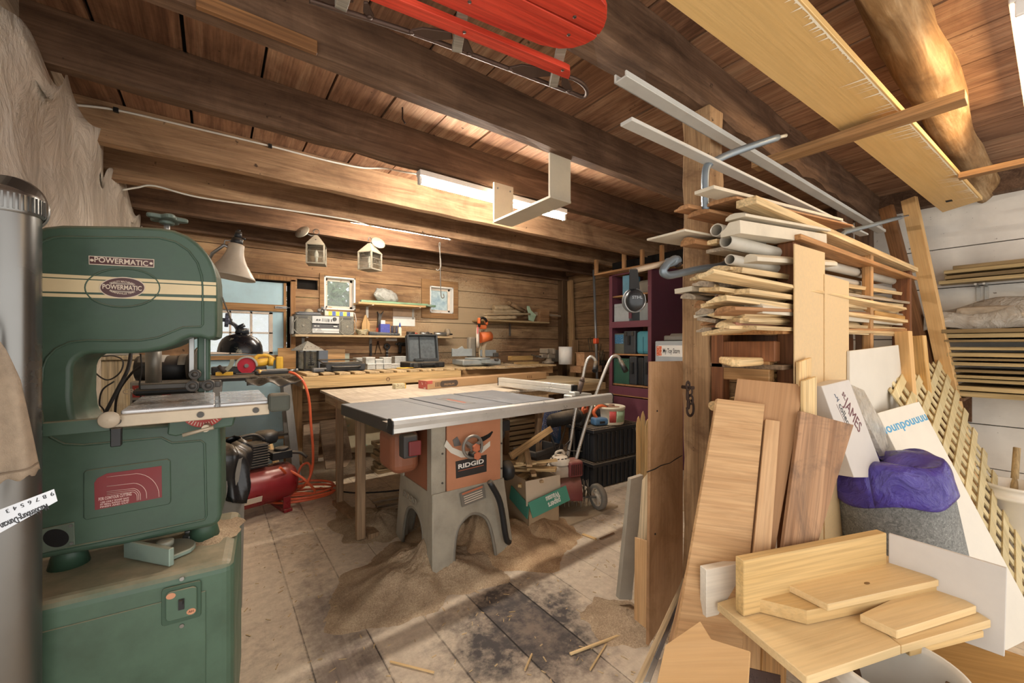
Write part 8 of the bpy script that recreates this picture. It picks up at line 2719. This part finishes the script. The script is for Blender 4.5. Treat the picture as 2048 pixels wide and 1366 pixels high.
# stock on wall brackets
AGED = wood('#7d6744', '#a38a5f', 'X', vary=.3, dust=.35)
PALE = wood('#a88f60', '#c9b283', 'X', vary=.2, dust=.3)
zl = [(663, .02, 0), (672, .022, 1), (682, .012, 0), (697, .016, 1), (709, .02, 1), (718, .012, 0), (727, .016, 1), (741, .014, 0), (752, .014, 1), (760, .016, 1), (775, .022, 1), (787, .026, 1)]
for k, (py, th, c_) in enumerate(zl):
    p = at(1884 + k * 2.6, py, X=4.2)
    L_ = 1.2 + .1 * (k % 3)
    o = MB().box((L_ / 2, 0, 0), (L_, .42 - .04 * (k % 2), th * 1.35)).build('stock_board', PALE if c_ else AGED, bev=.002, M=TR(4.39, p.y, p.z, rz=-90))
    tag(o, 'flat board in the stack on the white wall, %s down from the plastic bundle' % ORD[k], 'board', 'boards stacked on the wall brackets')
for k, (py, x0) in enumerate(((568, 1876), (558, 1888), (547, 1887), (538, 1905))):
    p = at(x0, py, X=4.42)
    tag(MB().box((.6, 0, 0), (1.2, .14, .026)).build('stock_board', AGED if k % 2 else PALE, bev=.002, M=TR(4.50, p.y, p.z + .01, rz=-90, rx=0)), 'aged board on the single metal bracket of the white wall, %s from the bottom' % ORD[k], 'board', 'boards on the upper wall bracket')
for (px, yt, yb, X_, nm, lab) in ((1960, 565, 592, 4.45, 'shelf_bracket', 'metal bracket under the upper boards on the white wall'),):
    p = at(px, yt, X=X_)
    o = thing(nm, lab, 'bracket', (XR, p.y, p.z))
    for dy in (-.02, .02):
        MB().box((-.10, dy, -.012), (.20, .012, .014)).box((-.006, dy, -.09), (.01, .02, .15)).build('arm', paint('#a9a7a0', .4, .5), o)
for y_ in (.42, -.1):
    zq = at(1905, 792, X=4.2).z
    tag(MB().box((4.40, y_, zq - .02), (.44, .05, .02)).box((4.60, y_, zq - .12), (.03, .05, .2)).build('wall_bracket', OLD), 'timber wall bracket under the stacked boards, %s one' % ('deeper' if y_ > 0 else 'nearer'), 'bracket')
p = at(1975, 635, X=4.3)
wbn = thing('wrapped_bundle', 'grey bundle wrapped in torn clear plastic on the stacked boards', 'bundle', M=TR(4.40, p.y, at(1960, 660, X=4.3).z - .0, rz=-90))
MB().box((.35, .0, .09), (1.0, .30, .15)).build('insulation_batt', paint('#a39683', .95, var=.25, nscale=9), wbn, bev=.03, seg=2)
MB().grid(lambda u, v: (-.30 + 1.2 * u, -.19 + .40 * v, (.10 + .14 * math.sin(PI * v) * min(1, .25 + u * 2.0) + .015 * math.sin(u * 21 + v * 6) + .012 * math.sin(v * 17 + u * 9)) - (.10 if v in (0, 1) else 0)), 50, 20).build('plastic_cover', film('#d8d2c6', .9, .15, wrinkle=.9, ws=9), wbn, thick=.001)
# bucket of sticks at the right edge
p = at(2035, 1010, D=2.35)
wbk_ = thing('bucket', 'white bucket of sticks at the right edge behind the lattice', 'bucket', (p.x, p.y, 0))
MB().lathe([(0, .0), (.12, 0), (.125, .01), (.14, .36), (.155, .365), (.155, .385), (.142, .39), (.14, .42), (.148, .425), (.148, .44), (.138, .44), (.12, .03), (0, .03)], 36).build('bucket_shell', paint('#e2ddd2', .4, var=.03), wbk_)
MB(Matrix.Rotation(math.radians(-100), 4, 'Z')).lathe([(.1405, .12), (.1425, .2)], 24, arc=.16).build('red_label', paint('#c0432f', .5), wbk_, thick=.001)
for k, (dx, dy, tx, ty, r_) in enumerate(((-.03, .0, .10, -.10, .022), (.04, .03, .16, -.02, .018), (.02, -.05, .2, -.12, .015))):
    tag(MB().cyl((p.x + dx, p.y + dy, .05), (p.x + dx + tx, p.y + dy + ty, .62), r_, r_ * .85, n=12).build('stick', (wood('#a98f66', '#cfb88d', 'Z'), wood('#b39a6f', '#c9b186', 'Z'), PINEZ)[k]), '%s stick standing in the white bucket at the right edge' % ('thick pale', 'middling tan', 'thin yellowish')[k], 'stick')

# ================================================================ UP AT THE CEILING
# yellow board laid on the crosspieces
YB_ = wood('#cda464', '#dfbc80', 'X', vary=0, fine=.08, lo=.1, hi=.9, rough=.45)
yp = slab('yellow_board', [(1290, -30), (1575, -30), (1780, 195), (1965, 400), (1885, 425), (1660, 246)], TIL(2.205), .022, YB_, 'long varnished yellow board stored flat under the ceiling', 'board', along=(0, 4))
bpy.context.view_layer.update()
m = MB()
R_ = random.Random(2)
yi = yp.matrix_world.inverted()
e0_, e1_ = at(1585, -18, Z=2.2045), at(1960, 396, Z=2.2045)
z_ = V3((0, 0, -.0006))
d_ = V3((-.15, 1, 0)).normalized()
vs, fs = [], []
nk = 110
for k in range(nk):
    t_ = (k + R_.uniform(-.3, .3)) / nk
    q = e0_.lerp(e1_, min(max(t_, 0), 1))
    L_ = R_.uniform(.004, .085) * (1.2 if .22 < t_ < .5 or t_ > .75 else .35) * (1 if R_.random() > .3 else .2)
    s_ = (e1_ - e0_).normalized() * R_.uniform(.002, .006)
    a_, b_ = q + d_ * .005, q + d_ * (.008 + R_.uniform(0, .004))
    o_ = len(vs)
    vs += [yi @ (a_ - s_ + z_), yi @ (a_ + s_ + z_), yi @ (b_ + s_ + z_), yi @ (b_ + d_ * L_ + z_), yi @ (b_ - s_ + z_)]
    fs.append((o_, o_ + 1, o_ + 2, o_ + 3, o_ + 4))
    if k:
        fs.append((o_ - 4, o_, o_ + 4, o_ - 3))
m.add(vs, fs)
m.build('chip_pattern', paint('#f3ead2', .6, var=.03), yp)
nq = at(1898, 402, Z=2.2045)
MB(yi @ Matrix.Translation(nq)).box((0, 0, 0), (.05, .03, .001)).build('notch', M_DARK, yp)
pa, pb_ = at(1525, 325, Z=2.165), at(1925, 182, Z=2.165)
bar('cross_piece', V3((2.23, .93, 2.165)), V3((2.235, .205, 2.165)), .075, .035, wood('#8f6a43', '#ad875c', dust=.0), 'brown cross piece nailed under the beam to carry the yellow board', 'cross piece')
bar('cross_piece', V3((3.38, .34, 2.20)), V3((3.39, -.2, 2.20)), .06, .03, wood('#84603c', '#a47d53'), 'farther brown cross piece under the half-round log joist', 'cross piece')
# beige bracket of three plates
bk_ = thing('plate_bracket', 'beige U-shaped plate bracket hanging between two joists before the tube light', 'bracket', (1.53, 1.9, 2.05))
BE = paint('#c3b8a2', .55, var=.06)
MB().box((0, .275, .125), (.155, .014, .26)).build('hanger_plate', BE, bk_, bev=.001)
MB().box((0, -.265, .125), (.155, .014, .24)).build('hanger_plate', BE, bk_, bev=.001)
MB().box((0, .005, 0), (.155, .56, .014)).build('bottom_plate', BE, bk_, bev=.001)
m = MB()
for x, z in ((-.05, .22), (.05, .22)):
    m.cyl((x, .262, z), (x, .27, z), .006, n=8)
m.build('screws', STEEL, bk_)
# red sled hung under the joists
SZ_ = 2.20
REDW = wood('#b8301f', '#da4a33', 'X', vary=0, fine=.3, rough=.45)
sd = thing('wooden_sled', 'old red wooden sled with steel runners hanging under the ceiling', 'sled', M=Matrix.Identity(4))
cs2 = lambda pts: [(640 + x / 2.926, y / 2.926) for x, y in pts]
TS = TIL(SZ_)
dk = slab('deck_board', cs2([(620, -10), (900, 110), (1180, 222), (1290, 265), (1400, 287), (1480, 283), (1550, 262), (1605, 232), (1622, 214), (1170, -10)]), TS, .018, REDW, parent=sd, along=(9, 8))
dk2 = slab('deck_board', cs2([(1190, -10), (1632, 205), (1662, 160), (1678, 110), (1680, 60), (1672, 30), (1640, -10)]), TS, .018, REDW, parent=sd, along=(0, 1))
rl = slab('side_rail', cs2([(250, -20), (420, -20), (1440, 400), (1462, 412), (1464, 440), (1455, 466), (1430, 458), (300, 8)]), TIL(SZ_ + .005), .02, REDW, parent=sd, along=(7, 6))
GW_ = wood('#8a8273', '#aaa293', 'Y', dust=0, vary=0)
for a_, b_ in (((835, 70), (800, 290)), ((1415, 270), (1365, 495)), ((180, -150), (120, 40))):
    p0, p1 = at(*cs2([a_])[0], Z=SZ_ + .035), at(*cs2([b_])[0], Z=SZ_ + .035)
    bar('cross_bar', p0 - (p1 - p0) * .6, p1, .032, .022, GW_, parent=sd)
RS = paint('#5d4a40', .5, .6, var=.15)
rp_ = [at(*q, Z=SZ_ + .05) for q in cs2([(-60, 0), (0, 20), (530, 190), (860, 310), (1110, 405), (1380, 508), (1480, 545)])]
rp_ += [at(*cs2([q])[0], Z=SZ_ + z_) for q, z_ in (((1530, 565), .05), ((1558, 555), .045), ((1560, 525), .035), ((1535, 490), .025), ((1490, 462), .02), ((1455, 450), .018))]
MB().tube(smoothpath(rp_, 4), .008, 6).build('runner', RS, sd)
for k_, (ox, oy) in enumerate(((-580, -215), (0, 0), (580, 215))):
    slab('runner_strut', cs2([(x + ox, y + oy) for x, y in ((526, 184), (600, 168), (770, 192), (776, 232), (640, 244), (545, 207))]), TIL(SZ_ + .045), .008, RS, parent=sd)
    slab('runner_strut', cs2([(x + ox, y + oy) for x, y in ((835, 232), (860, 234), (898, 318), (876, 330), (832, 290))]), TIL(SZ_ + .045), .008, RS, parent=sd)
    for q in ((536, 194), (872, 318)):
        MB().sph(tuple(at(*cs2([(q[0] + ox, q[1] + oy)])[0], Z=SZ_ + .044)), (.009, .009, .004), 8, 5).build('rivet', RS, sd)
for q in ((845, 190), (1420, 412), (875, 12), (1490, 100), (1455, 205)):
    p = at(*cs2([q])[0], Z=SZ_ - .001)
    MB().sph(tuple(p), (.006, .006, .002), 10, 5).build('rivet', RS, sd)
# small hooks and nails on the ceiling boards
p = at(805, 215, Z=2.49)
tag(MB().tube([tuple(p), tuple(p + V3((0, 0, -.06))), tuple(p + V3((.015, 0, -.08)))], .004, 6).build('bent_nail', RUST), 'bent rusty nail sticking down from the ceiling boards', 'nail')
# litter on the floor
for k, (x0, y0, x1, y1, w_, lab) in enumerate(((1140, 1308, 1262, 1262, .010, 'long thin stick lying on the floor before the plywood'), (1165, 1068, 1192, 1078, .02, 'short stick on the floor beyond the saw'), (1050, 1340, 1064, 1308, .006, 'pale splinter lying near the bottom edge of the floor'),
                                               (1180, 1340, 1212, 1288, .005, 'thin splinter lying upright to the long stick on the floor'), (780, 1323, 868, 1345, .005, 'long splinter lying across the bare dark boards'), (1200, 1078, 1228, 1066, .012, 'dark chip lying on the floor past the carton'))):
    bar('wood_splinter', at(x0, y0, Z=.006), at(x1, y1, Z=.006), w_, .006, PINE if k != 5 else OLD, lab, 'stick', bev=0)
R_ = random.Random(5)
m = MB()
for k in range(700):
    x, y = R_.uniform(.1, 3.0), R_.uniform(.9, 3.4)
    L_ = R_.uniform(.006, .03)
    m.box((0, 0, .002), (L_, R_.uniform(.002, .005), .002), TR(x, y, 0, rz=R_.uniform(0, 180)))
tag(m.build('wood_shavings', wood('#b79a70', '#dcc196', vary=0)), 'wood shavings and splinters scattered over the dusty floor', 'shavings', kind='stuff')

for k, (x0, x1, yt, D_) in enumerate(((1272, 1280, 832, 3.62), (1281, 1289, 822, 3.60), (1290, 1298, 838, 3.5))):
    a, b = at(x0, yt, D=D_), at(x1, yt + 2, D=D_)
    M_ = frame((a.x, a.y, 0), (b.x - a.x, b.y - a.y, 0))
    w_ = (V3((b.x, b.y, 0)) - V3((a.x, a.y, 0))).length
    tag(MB(RXZ).prism([(0, 0), (w_, 0), (w_, a.z - .05), (w_ * .6, a.z), (w_ * .3, a.z - .02), (0, a.z - .07)], .015).build('picket', PINEZ, M=M_), 'pale splintered picket standing behind the upper black tote, %s from the bucket' % ('first', 'second', 'third')[k], 'picket')
cable('floor_cable', [at(640, 975, Z=.006), at(700, 985, Z=.006), at(760, 984, Z=.006), at(830, 978, Z=.006), at(900, 985, Z=.006)], .006, CORD, 'thin black cable lying on the floor under the outfeed table')
for k, (x0, y0, x1, y1) in enumerate(((752, 1012, 850, 992), (745, 1003, 845, 985), (765, 1022, 860, 1003))):
    bar('dusty_lath', at(x0, y0, Z=.015 + .012 * k), at(x1, y1, Z=.015 + .012 * k), .05, .014, wood('#7d6a57', '#a08b74', dust=.6), 'dusty lath lying on the floor under the outfeed table, %s of three' % ('middle', 'rear', 'front')[k], 'lath')
